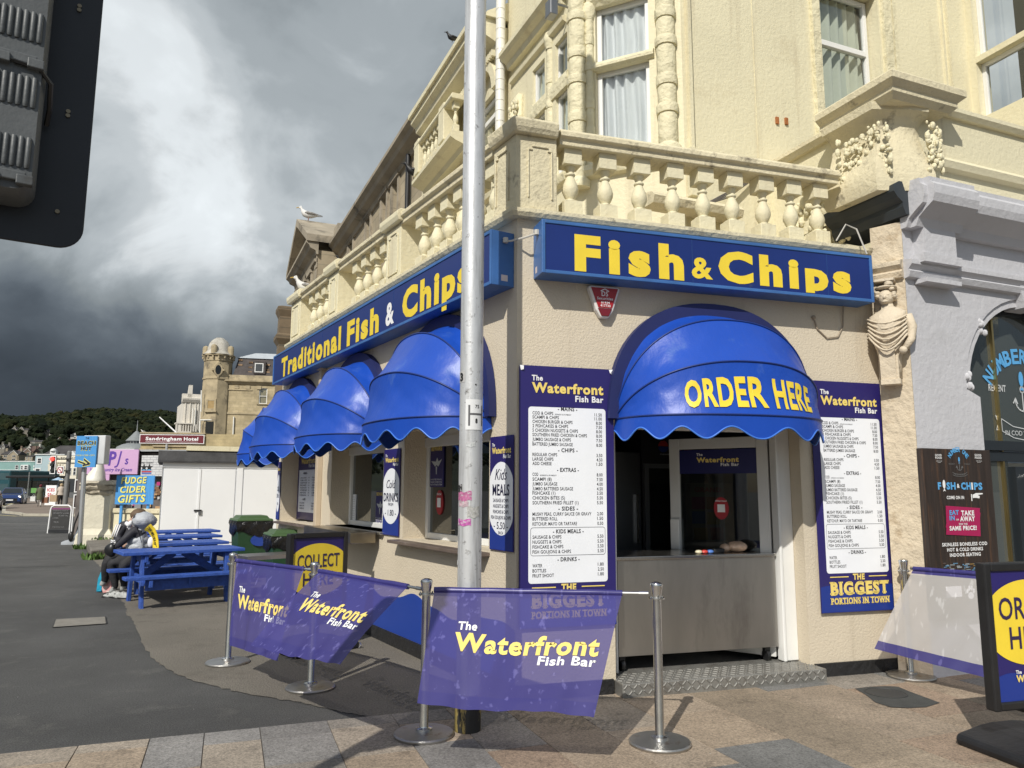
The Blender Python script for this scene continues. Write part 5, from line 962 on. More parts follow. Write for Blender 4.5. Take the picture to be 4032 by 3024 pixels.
# ------------------------------------------------------------------ pavement signs
def pavement_sign(fr, lines, label, W=.66, z0=.27, z1=1.12):
    t = thing('pavement_sign', label, 'pavement sign', fr.p(W / 2, 0, 0), 'black framed pavement signs'); zc = (z0 + z1) / 2; cx = W / 2
    m = MB(); fw = .05; m.box(fr, 0, fw, -.035, .035, z0, z1); m.box(fr, W - fw, W, -.035, .035, z0, z1); m.box(fr, fw, W - fw, -.033, .033, z0, z0 + fw); m.box(fr, fw, W - fw, -.033, .033, z1 - fw, z1); m.build('frame', m_blk, t, bevel=.010)
    m = MB(); m.box(fr, fw - .002, W - fw + .002, -.018, .018, z0 + fw - .002, z1 - fw + .002); pn = m.build('panel', m_navy, t)
    P = lambda x, y: fr.p(x, .0215, y); hw = W / 2 - fw - .001; ey = z0 + (z1 - z0) * .585; eh = .25
    ov = []
    for i in range(64):
        a = 2 * math.pi * i / 64; x = (hw * 1.28) * math.cos(a); ov.append((cx + max(-hw, min(hw, x)), ey + eh * math.sin(a)))
    m = MB(); m.quad(*[P(x, y - 0) for x, y in ov]); m.build('oval_print', m_yel, pn)
    m = MB(); wv = [(fw + (W - 2 * fw) * i / 16, z0 + .19 + .02 * math.sin(i * .5)) for i in range(17)]; m.quad(*[fr.p(x, .0195, y) for x, y in [(fw, z0 + fw), (W - fw, z0 + fw)] + wv[::-1]]); m.build('wave_print', mat('print_blue', (.012, .035, .24)), pn)
    P2 = lambda x, y: fr.p(x, .0245, y); mi = MB()
    mi.text(lines[0], P2, cx - hw * .84, cx + hw * .84, ey + .022, .125, .012); mi.text(lines[1], P2, cx - hw * .60, cx + hw * .60, ey - .150, .125, .012); mi.build('lettering', mat('purple_ink', (.03, .018, .07), .5, var=0), pn)
    mw, my = MB(), MB(); logo(mw, my, P2, cx - .145, cx + .145, z0 + .125, .10, res=2); mw.build('white_lettering', m_wht, pn); my.build('gold_lettering', m_yelp, pn)
    m = MB(); m.box(fr, cx - .09, cx + .09, -.06, .06, z0 - .025, z0 - .008); m.build('spring_plate', m_blk, t, bevel=.004)
    m = MB()
    for sx_ in (-.16, .16) if W < 0 else (0,):
        m.tube([fr.p(cx + sx_ + .036 * math.cos(a), .036 * math.sin(a), .075 + (z0 - .10) * i / 80) for i in range(81) for a in [i * .7854]], .0075, 6)
        m.tube([fr.p(cx + sx_, 0, .05), fr.p(cx + sx_, 0, z0)], .026, 10)
    m.build('spring', mat('rusty_spring', (.15, .10, .075), .6, .5, var=.3, vs=30), t, smooth=50)
    m = MB(); prof = [(-.34, .0), (-.36, .035), (-.34, .06), (-.16, .088), (-.08, .095), (.08, .095), (.16, .088), (.34, .06), (.36, .035), (.34, 0), (.26, 0), (.22, .022), (-.22, .022), (-.26, 0)]
    m.prism(fr, [(cx + x, z * 1.3 + .002) for x, z in prof], -.25, .25); m.build('base', m_rubber, t, bevel=.025)
    m = MB(); [m.tube([fr.p(cx + sx_ * .345 + .0, .252, .012), fr.p(cx + sx_ * .36, .262, .04), fr.p(cx + sx_ * .345, .252, .062)], .008, 6) for sx_ in (-1, 1)]; m.build('carry_loop', m_chrome, t)
    return t
c = atY(*ZE(915, 45), 4.62); pavement_sign(Fr((c.x, c.y), 74), ('ORDER', 'HERE'), 'black framed pavement sign reading ORDER HERE, cut by the right edge')
c = atY(*ZD(785, 575), 7.3); pavement_sign(Fr((c.x, c.y), 44), ('COLLECT', 'HERE'), 'black framed pavement sign reading COLLECT HERE beside the second hatch')
# wooden look board of the restaurant
t = thing('restaurant_board', 'dark wood effect board reading FISH & CHIPS COME ON IN on the grey wall', 'sign', FN.p(.40, .1, .5))
m = MB(); m.box(FN, -.005, .84, .002, .060, .48, 1.912); m.build('panel', mat('dark_wood_print', (.030, .021, .017), .5, var=.35, vs=3, stretch=(14, 14, .7), col2=(.085, .045, .025), c2=(.54, .66), c2s=2.2), t, bevel=.003)
P = lambda x, y: FN.p(*((lambda q: (q[0], .0625, q[1]))(FN.at(Z8(x, y), .0625))))
def zx(p): return FN.at(Z8(*p), .0625)
PQ = lambda x, y: FN.p(x, .0635, y)
def T8(m, s, a, b, hpx, bold=.02, shear=0, sl=0):
    x0, y0 = zx(a); x1, y1 = zx(b); cap = zx((a[0], a[1] - hpx))[1] - y0; m.text(s, PQ, x0, x1, y0, cap, bold, shear, res=2)
m = MB(); T8(m, 'F', (577, 535), (607, 535), 64, .05); T8(m, 'SH', (657, 535), (742, 535), 64, .05); T8(m, 'CH', (792, 536), (885, 536), 64, .05); T8(m, 'PS', (912, 538), (992, 540), 64, .05)
cN = zx((772, 310)); arc_text(m, 'NUMBER ONE', PQ, (cN[0], cN[1] - .0), .115, 30, 150, .040, .03); c2_ = zx((772, 268)); fish(m, PQ, c2_[0], c2_[1], .062); m.build('blue_lettering', m_sky, t)
m = MB(); T8(m, '&', (754, 522), (778, 522), 38, .03); T8(m, 'I', (890, 538), (903, 538), 64, .02); c3 = zx((633, 503)); fish(m, PQ, c3[0], c3[1], .10)
T8(m, 'COME ON IN', (658, 628), (820, 628), 30, .03); T8(m, 'SKINLESS BONELESS COD', (615, 1070), (1037, 1065), 32, .03); T8(m, 'HOT & COLD DRINKS', (662, 1118), (998, 1115), 32, .03); T8(m, 'INDOOR SEATING', (688, 1167), (976, 1163), 32, .03)
for xx in (548, 918): T8(m, 'GOOD', (xx, 227), (xx + 62, 230), 20, .02); T8(m, 'FOOD', (xx + 3, 252), (xx + 65, 256), 20, .02); T8(m, 'AWARD WINNER', (xx + 12, 276), (xx + 66, 278), 7, 0); T8(m, 'GOLD', (xx + 25, 288), (xx + 55, 290), 6, 0)
def L8(pts, w): stroke(m, PQ, [zx(p) for p in pts], w)
L8([(888, 586), (892, 642)], .012); m.quad(*[PQ(*zx(p)) for p in ((898, 588), (930, 572), (992, 572), (993, 582), (945, 590), (965, 600), (962, 622), (930, 616), (900, 618))])
m.build('white_lettering', m_wht, t)
m = MB(); T8(m, 'REGENT', (676, 306), (734, 306), 12, .0); T8(m, 'STREET', (820, 308), (874, 308), 12, 0); c4 = zx((776, 325)); anchor(m, PQ, c4[0], c4[1], .075, .006); T8(m, 'IN COD WE TRUST', (733, 405), (830, 408), 12, 0); L8([(712, 380), (735, 392), (780, 397), (828, 392), (848, 376)], .004); L8([(715, 402), (740, 413), (780, 416), (828, 413), (850, 398)], .004); m.build('grey_lettering', mat('dull_grey_print', (.16, .16, .16), .5), t)
pk = MB(); pk.quad(*[FN.p(zx(p)[0], .0655, zx(p)[1]) for p in ((645, 690), (966, 712), (963, 745), (970, 760), (966, 800), (972, 975), (650, 960), (652, 900), (646, 890), (652, 850))]); pko = pk.build('pink_ticket', mat('pink_print', (.36, .012, .085), .5, var=.04), t)
PQ = lambda x, y: FN.p(x, .0685, y)
m = MB(); T8(m, 'TAKE', (788, 780), (910, 783), 45, .04); T8(m, 'AWAY', (778, 834), (918, 836), 45, .04); T8(m, 'FOR THE', (768, 870), (847, 872), 18, .02); T8(m, 'SAME PRICE!', (680, 920), (934, 930), 40, .04); T8(m, 'OR', (740, 828), (768, 829), 16, .01); m.build('white_lettering', m_wht, pko)
m = MB(); T8(m, 'EAT', (680, 774), (766, 778), 42, .04); T8(m, 'IN', (680, 825), (728, 827), 42, .04); m.build('blue_lettering', m_sky, pko)
PQ = lambda x, y: FN.p(x, .0635, y)
m = MB()
for i in range(60):
    x = rnd.uniform(585, 1050); y = rnd.uniform(1225, 1330); a = zx((x, y)); w_, h_ = rnd.uniform(.01, .06), rnd.uniform(.004, .014); m.cur = i % 4; zz = .0615 + (i % 7) * .0004
    m.quad(*[FN.p(a[0] + dx, zz, a[1] + dz) for dx, dz in ((0, 0), (w_, 0), (w_, h_), (0, h_))])
m.build('photo_print', [mat('photo_blue', (.10, .22, .35), .5), mat('photo_gold', (.30, .19, .06), .5), mat('photo_brown', (.09, .05, .03), .5), mat('photo_grey', (.25, .28, .30), .5)], t)
m = MB(); pc = FN.at(ZE(848, 262), .0635)
for dx, dz, a, b_ in ((0, -.03, .036, .030), (-.038, .008, .013, .020), (-.014, .032, .014, .022), (.014, .032, .014, .022), (.038, .008, .013, .020)): m.quad(*[FN.p(pc[0] + dx + a * math.cos(q), .0665, pc[1] + dz + b_ * math.sin(q)) for q in [i * math.pi / 8 for i in range(16)]])
a_ = FN.at(ZE(650, 222), .0635); b__ = FN.at(ZE(780, 300), .0635); m.quad(*[FN.p(s, .0665, z) for s, z in ((a_[0], a_[1]), (b__[0], a_[1]), (b__[0], b__[1]), (a_[0], b__[1]))]); m.build('paw_print', m_wht, t)
# ------------------------------------------------------------------ picnic tables
m_tbl = mat('blue_painted_timber', (.030, .085, .36), .55, var=.22, vs=3, stretch=(6, 6, 6), dirt=((.10, .15, .36), .62, .8, 4), bump=.35, bs=14)
FT = Fr((-5.02, 9.91), 53)
def table():
    t = thing('picnic_table', 'nearest blue picnic table, standing clear in the sun', 'picnic table', FT.p(.78, -.36, 0), 'blue picnic tables'); Lh = 1.56; zt = .715
    for k in range(5):
        m = MB(); o = -k * .147; m.box(FT, 0, Lh, o - .137, o, zt - .042, zt); m.build('top_plank', m_tbl, t, bevel=.006)
    for o0 in (.12, -1.02):
        for k in range(2 if o0 < 0 else 2):
            m = MB(); m.box(FT, -.02, Lh + .02, o0 + k * .115, o0 + k * .115 + .107, .39, .43); m.build('bench_plank', m_tbl, t, bevel=.006)
    for s in (.22, Lh - .26):
        for sg, o_t, o_b in ((1, -.10, .05), (-1, -.62, -.78)):
            m = MB(); d = .045; pts = [(o_b - .05, 0), (o_b + .05, 0), (o_t + .05, zt - .045), (o_t - .05, zt - .045)]
            m.add([FT.p(s + a, o, z) for a in (0, d) for o, z in pts], [(0, 1, 2, 3), (7, 6, 5, 4)] + [(i, (i + 1) % 4, 4 + (i + 1) % 4, 4 + i) for i in range(4)]); m.build('leg', m_tbl, t, bevel=.005)
        m = MB(); m.box(FT, s + .045, s + .09, -1.03, .33, .29, .388); m.build('bench_beam', m_tbl, t, bevel=.005)
        m = MB(); m.box(FT, s + .045, s + .09, -.70, -.02, zt - .14, zt - .043); m.build('top_beam', m_tbl, t, bevel=.005)
        m = MB(); e = 1 if s < .7 else -1; a, b = FT.p(s + .05, -.36, .34), FT.p(s + e * .48, -.36, zt - .05); dv = (b - a).normalized(); w_ = Vector((-dv.z * FT.d.x * e, -dv.z * FT.d.y * e, abs(dv.dot(FT.d)))) * .045
        m.hexa([q for sgn in (-.022, .022) for q in [a + FT.n * sgn - w_, a + FT.n * sgn + w_, b + FT.n * sgn + w_, b + FT.n * sgn - w_]]); m.build('brace', m_tbl, t)
    m = MB(); m.box(FT, .3, Lh - .30, -.38, -.34, .25, .37); m.build('stretcher', m_tbl, t, bevel=.005)
    m = MB(); m.box(FT, .24, Lh - .26, .20, .225, .24, .385); m.box(FT, .76, .80, .23, .25, .28, .385); m.build('bench_apron', m_tbl, t, bevel=.005)
    return t
tb = table()
for k, (dx, dy, l) in enumerate(((-.72, 1.32, 'second blue picnic table from the front, where the two people sit'), (-1.44, 2.93, 'third blue picnic table from the front'), (-2.10, 4.55, 'rearmost blue picnic table, right in front of the white shed doors'))): dup(tb, tb.location + Vector((dx, dy, 0)), l)
# ------------------------------------------------------------------ people
def body(name, label, nodes, links, mats, matof, parts=(), sub=2, hair=None):
    """nodes: name -> (point, radius); one skinned surface over the joints; matof(point) picks the clothing"""
    ks = list(nodes); pts = [Vector(nodes[k][0]) for k in ks]; bm = bmesh.new(); ly = bm.verts.layers.skin.verify()
    vs = [bm.verts.new(p) for p in pts]
    for i, k in enumerate(ks):
        r = nodes[k][1]; vs[i][ly].radius = r if isinstance(r, tuple) else (r, r); vs[i][ly].use_root = (i == 0)
    for a, b in links: bm.edges.new((vs[ks.index(a)], vs[ks.index(b)]))
    me = bpy.data.meshes.new('tmp'); bm.to_mesh(me); bm.free(); o = bpy.data.objects.new('tmp', me); COL.objects.link(o)
    sk = o.modifiers.new('skin', 'SKIN'); sk.use_smooth_shade = True; ss = o.modifiers.new('sub', 'SUBSURF'); ss.levels = sub; ss.render_levels = sub
    dg = bpy.context.evaluated_depsgraph_get(); m2 = bpy.data.meshes.new_from_object(o.evaluated_get(dg)); bpy.data.objects.remove(o); bpy.data.meshes.remove(me)
    base = Vector((sum(p.x for p in pts) / len(pts), sum(p.y for p in pts) / len(pts), min(p.z for p in pts)))
    t = thing('person', label, 'person', base); m2.transform(Matrix.Translation(-base)); m2.name = 'body'; ob = bpy.data.objects.new('body', m2); COL.objects.link(ob); ob.parent = t
    for mm in mats: m2.materials.append(mm)
    segs = [(Vector(nodes[a][0]) - base, Vector(nodes[b][0]) - base, a, b) for a, b in links]
    def near(p):
        best = None
        for a, b, na, nb in segs:
            d = b - a; f = max(0, min(1, (p - a).dot(d) / max(1e-9, d.length_squared))); q = (p - a - d * f).length - (1 - f) * np.mean(nodes[na][1]) - f * np.mean(nodes[nb][1])
            if best is None or q < best[0]: best = (q, na, nb, f)
        return best[1:]
    for p in m2.polygons:
        p.material_index = matof(*near(p.center)); p.use_smooth = True
    return t
m_skin = mat('skin', (.52, .33, .25), .5, var=.06); m_hair = mat('brown_hair', (.11, .07, .04), .7, var=.3, vs=60); m_track = mat('dark_tracksuit', (.022, .022, .030), .7, var=.2, vs=8, bump=.5, bs=14)
m_gp = mat('grey_padded_nylon', (.40, .42, .45), .45, var=.10, vs=7, bump=1.6, bs=8); m_trs = mat('black_trousers', (.016, .016, .019), .75, var=.3, vs=8, bump=.6, bs=16); m_shoe = mat('grey_trainer', (.36, .37, .36), .6, var=.25, vs=22, col2=(.05, .05, .05), c2=(.56, .6), c2s=16); m_stripe = mat('white_stripe', (.75, .75, .77), .6, var=0)
Q = lambda x, y, Y: atY(*ZP(x, y), Y)
nd = {'hip': (Q(630, 770, 11.02), (.15, .14)), 'belly': (Q(618, 660, 11.02), (.155, .14)), 'chest': (Q(618, 540, 11.02), (.135, .125)), 'neck': (Q(650, 430, 11.0), (.075, .07)), 'head': (Q(700, 340, 10.98), (.10, .095)), 'crown': (Q(690, 285, 10.98), (.075, .075)),
  'knee_a': (Q(275, 830, 10.95), .075), 'shin_a': (Q(300, 970, 10.98), .062), 'ankle_a': (Q(335, 1140, 11.0), .045), 'toe_a': (Q(258, 1215, 11.02), (.035, .03)),
  'knee_b': (Q(430, 860, 10.85), .075), 'shin_b': (Q(420, 990, 10.88), .06), 'ankle_b': (Q(440, 1115, 10.9), .045), 'toe_b': (Q(405, 1185, 10.92), (.035, .03)),
  'sh': (Q(560, 430, 10.90), .07), 'elb': (Q(440, 560, 10.82), .056), 'hand': (Q(335, 650, 10.84), .038)}
lk = [('hip', 'belly'), ('belly', 'chest'), ('chest', 'neck'), ('neck', 'head'), ('head', 'crown'), ('hip', 'knee_a'), ('knee_a', 'shin_a'), ('shin_a', 'ankle_a'), ('ankle_a', 'toe_a'), ('hip', 'knee_b'), ('knee_b', 'shin_b'), ('shin_b', 'ankle_b'), ('ankle_b', 'toe_b'), ('chest', 'sh'), ('sh', 'elb'), ('elb', 'hand')]
def mo(a, b, f):
    if 'toe' in b: return 2
    if 'knee' in b: return 0 if f < .22 else 1
    if 'shin' in a or 'knee' in a: return 1
    if b in ('elb',) or b == 'hand': return 4 if (b == 'hand' and f > .9) else 3
    if (a, b) == ('chest', 'neck') or b == 'sh': return 3 if f > .45 else 0
    return 0
kid = body('person', 'person hunched at the picnic table in a grey hooded padded jacket and black trousers', nd, lk, [m_gp, m_trs, m_shoe, m_track, m_skin], mo)
def child(m, nm, mt, par, sm=180): return m.build(nm, mt, par, smooth=sm)
m = MB(); c = Q(690, 318, 10.97); m.ball(c, (.165, .16, .125), 20, 14, lambda d: 1 + .045 * math.sin(d.x * 9 + d.z * 8) + .04 * math.sin(d.y * 13 + d.z * 5) - (.10 if d.z < -.5 else 0)); child(m, 'hood', m_gp, kid)
m = MB(); c = Q(590, 310, 10.93); m.ball(c, (.05, .08, .085), 12, 8); child(m, 'cap', m_track, kid)
m = MB()
for f, (x, y, w, d) in enumerate(((618, 640, .175, .165), (615, 560, .16, .15), (622, 735, .178, .165))):
    c = Q(x, y, 11.02); m.ball(c, (w, d, .085), 20, 10, lambda dd: 1 + .02 * math.sin(dd.x * 15 + f) + .018 * math.sin(dd.y * 13 + dd.z * 6))
child(m, 'padded_jacket', m_gp, kid)
for a, b in (('ankle_a', 'toe_a'), ('ankle_b', 'toe_b')):
    p, q = Vector(nd[a][0]), Vector(nd[b][0]); m = MB(); z0 = 0.0
    mid = (p + q) / 2; fx = Vector((q.x - p.x, q.y - p.y, 0)).normalized(); sd = Vector((-fx.y, fx.x, 0))
    rg = []
    for t_, w, h in ((-.09, .03, .06), (-.05, .042, .085), (.02, .044, .09), (.09, .048, .06), (.14, .046, .045), (.175, .03, .03)):
        cc = Vector((p.x, p.y, 0)) + fx * t_; rg.append([cc + sd * w * math.cos(k) + Vector((0, 0, .012 + h * max(0, math.sin(k)) + (0 if math.sin(k) > 0 else 0))) for k in [2 * math.pi * i / 12 for i in range(12)]])
    loft(m, rg); m.build('shoe', m_shoe, kid, smooth=50)
    m = MB(); loft(m, [[Vector((v.x, v.y, 0.0)) + (v - Vector((p.x, p.y, v.z))) * .04 for v in r] for r in rg]); m.prism(Fr((p.x, p.y), math.degrees(math.atan2(fx.x, fx.y))), [(-.10, .0), (.185, .0), (.18, .022), (-.10, .022)], -.046, .046); m.build('sole', m_blk, kid)
sc = thing('scarf', 'yellow and black football scarf hanging down the back of the grey jacket', 'scarf', Q(800, 640, 10.80))
cl = [(725, 395), (770, 440), (800, 500), (825, 570), (840, 650), (842, 735)]
pts = [Q(x, y, 10.80) + Vector((0, .03 * math.sin(i), 0)) for i, (x, y) in enumerate(cl)]
def along(v): 
    k = min(len(pts) - 2, int(v * (len(pts) - 1))); f = v * (len(pts) - 1) - k; return pts[k].lerp(pts[k + 1], f)
hw = lambda v: Vector((.052, -.02, .045 * (1 - v) ** 2))
m = MB(); m.grid(lambda u, v: along(v) + hw(v) * (2 * u - 1) + Vector((0, -.02 * math.sin(math.pi * u), 0)), 8, 20); m.grid(lambda u, v: along(v) + hw(v) * (2 * u - 1) + Vector((0, .012 - .02 * math.sin(math.pi * u), 0)), 8, 20); m.build('cloth', mat('yellow_knit', (.68, .50, .02), .85, var=.12, vs=30), sc, smooth=180)
m = MB(); PS = lambda x, y: along(y) + hw(y) * x + Vector((0, -.026 * math.cos(x * 1.3) - .004, 0))
for k in range(11): y = .06 + k * .062; stroke(m, PS, [(-.30, y), (.42, y + .012)], .030) if k % 3 else stroke(m, PS, [(-.28, y), (.40, y + .03)], .018)
stroke(m, PS, [(.5, .06), (.5, .74)], .10); m.build('black_print', mat('black_knit', (.015, .014, .01), .85), sc)
m = MB(); m.ball(Q(768, 585, 10.83), (.045, .03, .075), 10, 8); child(m, 'badge_print', m_stripe, kid)
# the second person behind
nd = {'hip': (Q(440, 760, 11.40), .14), 'belly': (Q(450, 640, 11.42), .15), 'chest': (Q(475, 470, 11.44), (.16, .14)), 'neck': (Q(555, 350, 11.40), .06), 'head': (Q(600, 275, 11.36), (.085, .09)), 'crown': (Q(620, 245, 11.36), .07),
  'knee_a': (Q(215, 830, 11.25), .08), 'ankle_a': (Q(200, 1060, 11.3), .05), 'toe_a': (Q(150, 1130, 11.3), .035), 'knee_b': (Q(330, 850, 11.3), .08), 'ankle_b': (Q(340, 1080, 11.3), .05),
  'sh': (Q(415, 385, 11.36), .085), 'elb': (Q(350, 540, 11.28), .066), 'hand': (Q(470, 640, 11.15), .042)}
lk = [('hip', 'belly'), ('belly', 'chest'), ('chest', 'neck'), ('neck', 'head'), ('head', 'crown'), ('hip', 'knee_a'), ('knee_a', 'ankle_a'), ('ankle_a', 'toe_a'), ('hip', 'knee_b'), ('knee_b', 'ankle_b'), ('chest', 'sh'), ('sh', 'elb'), ('elb', 'hand')]
def mo2(a, b, f):
    if b in ('head', 'crown') or a == 'head': return 1
    if (a, b) == ('chest', 'neck'): return 2 if f > .7 else 0
    if b == 'toe_a': return 4
    if 'knee' in b or 'ankle' in b: return 3
    if b == 'hand' and f > .85: return 1
    return 0
ad = body('person', 'person in a dark tracksuit with white sleeve stripes leaning over beside the grey jacket', nd, lk, [m_track, m_skin, m_stripe, m_trs, m_shoe], mo2)
m = MB(); m.ball(Q(620, 252, 11.37), (.115, .12, .105), 16, 12, lambda d: 1 + .05 * math.sin(d.x * 23) * math.sin(d.z * 19) - (.12 if d.z < -.3 else 0)); child(m, 'hair', m_hair, ad)
m = MB(); m.ball(Q(560, 318, 11.26), (.02, .03, .026), 8, 6); m.ball(Q(565, 290, 11.28), (.035, .04, .04), 9, 7); child(m, 'face', m_skin, ad)
a, b, c_ = (Vector(nd[k][0]) for k in ('sh', 'elb', 'hand')); m = MB()
for k in range(3): m.tube([a + Vector((-.045 + .03 * k, -.08, .03)), a.lerp(b, .5) + Vector((-.055 + .03 * k, -.075, 0)), b + Vector((-.05 + .03 * k, -.05, .03))], .009, 6)
for k in range(3): m.tube([b + Vector((-.075, -.02, -.02 - .028 * k)), b + Vector((-.02, -.07, -.035 - .028 * k)), b + Vector((.05, -.05, -.0 - .028 * k))], .009, 6)
child(m, 'sleeve_stripe', m_stripe, ad)
m = MB(); m.tube([Q(465, 345, 11.26), Q(500, 370, 11.24), Q(535, 330, 11.22)], [.03, .04, .03], 8); child(m, 'collar', m_stripe, ad)
hb_ = thing('handbag', 'black leather handbag held low beside the seated people', 'handbag', Q(270, 740, 10.9)); m = MB(); m.ball(Q(272, 680, 10.9), (.085, .06, .10), 14, 10, lambda d: 1 + .1 * math.sin(d.x * 4)); m.build('body', mat('black_leather', (.012, .012, .013), .35, var=.2), hb_, smooth=180); m = MB(); m.tube([Q(300, 625, 10.88), Q(340, 590, 10.9), Q(390, 540, 10.9)], .012, 6); m.build('strap', m_blk, hb_)
def bag(pts, Y, dep, nm, label, mt, cat='bag'):
    t = thing(nm, label, cat, Q(pts[0][0], pts[0][1], Y)); f = [Q(x, y, Y) for x, y in pts]; n = len(f); m = MB()
    k = max(0, -min(p.z for p in f)) ; f = [p + Vector((0, 0, k)) for p in f]; cc = sum(f, Vector()) / n
    mid = [p + (p - cc) * .08 + Vector((0, dep / 2, 0)) for p in f]; bk = [p + Vector((0, dep, 0)) for p in f]; loft(m, [f, mid, bk]); m.build('body', mt, t, smooth=60, bevel=.008); return t
bag([(88, 1200), (155, 1200), (180, 1050), (235, 950), (232, 922), (160, 920), (110, 1040)], 11.55, .14, 'shopping_bag', 'turquoise plastic shopping bag on the ground by the black trousers', mat('turquoise_plastic', (.02, .30, .46), .28, var=.2, vs=9, bump=1.0, bs=14))
bag([(170, 1218), (285, 1205), (270, 1060), (238, 955), (195, 1000), (165, 1070), (158, 1170)], 11.35, .15, 'shopping_bag', 'pink and white patterned carrier bag on the ground at the trainers', mat('pink_carrier', (.66, .35, .34), .35, var=.1, vs=9, col2=(.70, .68, .62), c2=(.5, .58), c2s=14, bump=.8, bs=12))
# ------------------------------------------------------------------ wheelie bins, steel table
m_bin = mat('green_bin_plastic', (.016, .058, .024), .45, var=.12, vs=5, dirt=((.10, .12, .09), .66, .8, 6)); m_lid = mat('olive_lid_plastic', (.06, .11, .045), .42, var=.1); m_bag = mat('black_bin_liner', (.010, .010, .011), .22, var=.2, bump=1.0, bs=16)
def wheelie(c, az, k, label):
    f = Fr(c, az); t = thing('wheelie_bin', label, 'bin', f.p(0, 0, 0), 'green wheelie bins'); m = MB()
    rg = lambda w, d, z, dy=0: [f.p(-w, -d + dy, z), f.p(w, -d + dy, z), f.p(w, d + dy, z), f.p(-w, d + dy, z)]
    loft(m, [rg(.22 * k, .25 * k, .04 * k), rg(.235 * k, .27 * k, .1 * k), rg(.275 * k, .33 * k, .93 * k), rg(.29 * k, .345 * k, .935 * k), rg(.29 * k, .345 * k, .97 * k)]); m.build('body', m_bin, t, bevel=.02 * k)
    m = MB(); rb = []
    for z, e in ((.985, .30), (.94, .315), (.90, .312), (.86, .305), (.80, .296), (.77, .285)):
        n_ = 14; pts_ = []
        for (x0, y0), (x1, y1) in zip(((-1, -1), (1, -1), (1, 1), (-1, 1)), ((1, -1), (1, 1), (-1, 1), (-1, -1))):
            for i in range(n_):
                u = i / n_; x, y = x0 + (x1 - x0) * u, y0 + (y1 - y0) * u; j = .010 * math.sin(u * 19 + z * 30 + x0 * 3) ; zz = z + (.05 * math.sin(u * 5 + x0 + y0 * 2) if z < .84 else 0)
                pts_.append(f.p(x * (e + j) * k, y * (e + .055 + j) * k, zz * k))
        rb.append(pts_)
    loft(m, rb, False); m.build('bin_liner', m_bag, t, smooth=60)
    m = MB(); loft(m, [rg(.305 * k, .36 * k, .985 * k), rg(.31 * k, .365 * k, 1.0 * k), rg(.295 * k, .345 * k, 1.025 * k), rg(.26 * k, .28 * k, 1.03 * k, .0), rg(.225 * k, .25 * k, 1.075 * k), rg(.21 * k, .235 * k, 1.08 * k)]); m.box(f, -.27 * k, .27 * k, -.40 * k, -.36 * k, .98 * k, 1.01 * k); m.build('lid', m_lid, t, bevel=.012 * k)
    for s in (-1, 1): m = MB(); m.tube([f.p(s * .25 * k, -.24 * k, .10 * k), f.p(s * .30 * k, -.24 * k, .10 * k)], .10 * k, 18); m.build('wheel', m_rubber, t, smooth=40)
    c0 = f.p(.02, .333 * k, .70 * k); m = MB(); m.quad(*[f.p(.16 * k * math.cos(a) + .1, (.33 + .006) * k, (.66 + .10 * math.sin(a)) * k) for a in [i * math.pi / 14 for i in range(28)]]); m.build('round_sticker', m_royal, t)
    return t
wheelie((-4.62, 13.5), 60, 1.0, 'tall green wheelie bin with a black liner against the white shed'); wheelie((-3.22, 10.95), 62, .90, 'nearer green wheelie bin with a black liner behind the COLLECT HERE sign')
f = Fr((-3.25, 9.45), 48); t = thing('steel_table', 'low stainless steel table before the nearer green bin', 'table', f.p(.4, -.25, 0)); m = MB(); m.box(f, 0, .95, -.45, 0, .665, .715); m.build('top', m_steel, t, bevel=.004)
for s in (.02, .90):
    for o in (-.42, -.03): m = MB(); m.box(f, s, s + .035, o - .015, o + .02, 0, .665); m.build('leg', m_steel, t)
# ------------------------------------------------------------------ white shed
m_shed = mat('white_shed_paint', (.80, .81, .82), .5, var=.03, vs=1, dirt=((.52, .52, .50), .66, .8, 4))
FSH = Fr((-9.20, 19.86), 66); t = thing('white_shed', 'long white painted shed with double doors behind the blue picnic tables', 'shed', FSH.p(2, -1, 0))
m = MB(); m.box(FSH, 0, 4.9, -2.4, 0, 0, 2.30); m.build('wall', m_shed, t)
def d_(s0, s1, nm='door'):
    m = MB(); m.box(FSH, s0, s1, .0, .03, .12, 2.06); return m.build(nm, m_shed, t, bevel=.006)
sx_ = lambda x, y: FSH.at(Z1(x, y), .03)[0]
e = [sx_(1180, 800), sx_(1442, 800), sx_(1704, 800)]
d1 = d_(e[0], e[1] - .01); d2 = d_(e[1] + .03, e[2]); e2 = sx_(1765, 800); d3 = d_(e2, e2 + 1.0)
m = MB(); m.box(FSH, e[1] - .015, e[1] + .035, .03, .045, .12, 2.06); m.box(FSH, e[2] + .03, e2 - .03, 0, .035, .05, 2.16); m.box(FSH, 0, e[0] - .04, 0, .035, .05, 2.16); m.box(FSH, 0, 4.9, 0, .04, 2.10, 2.22); m.build('frame_boards', m_shed, t, bevel=.005)
m = MB(); m.box(FSH, e[1] - .09, e[1] + .10, .045, .065, .94, .985); m.build('hasp', m_blk, d2); m = MB(); m.box(FSH, e[1] + .02, e[1] + .09, .045, .075, .86, .94); m.build('padlock', m_chrome, d2)
m = MB(); m.prism(Fr(tuple(FSH.p(-.12, 0, 0))[:2], 66 + 90), [(-.12, 2.24), (-.12, 2.30), (.1, 2.52), (2.6, 2.75), (2.6, 2.3)], 0, 5.2); 
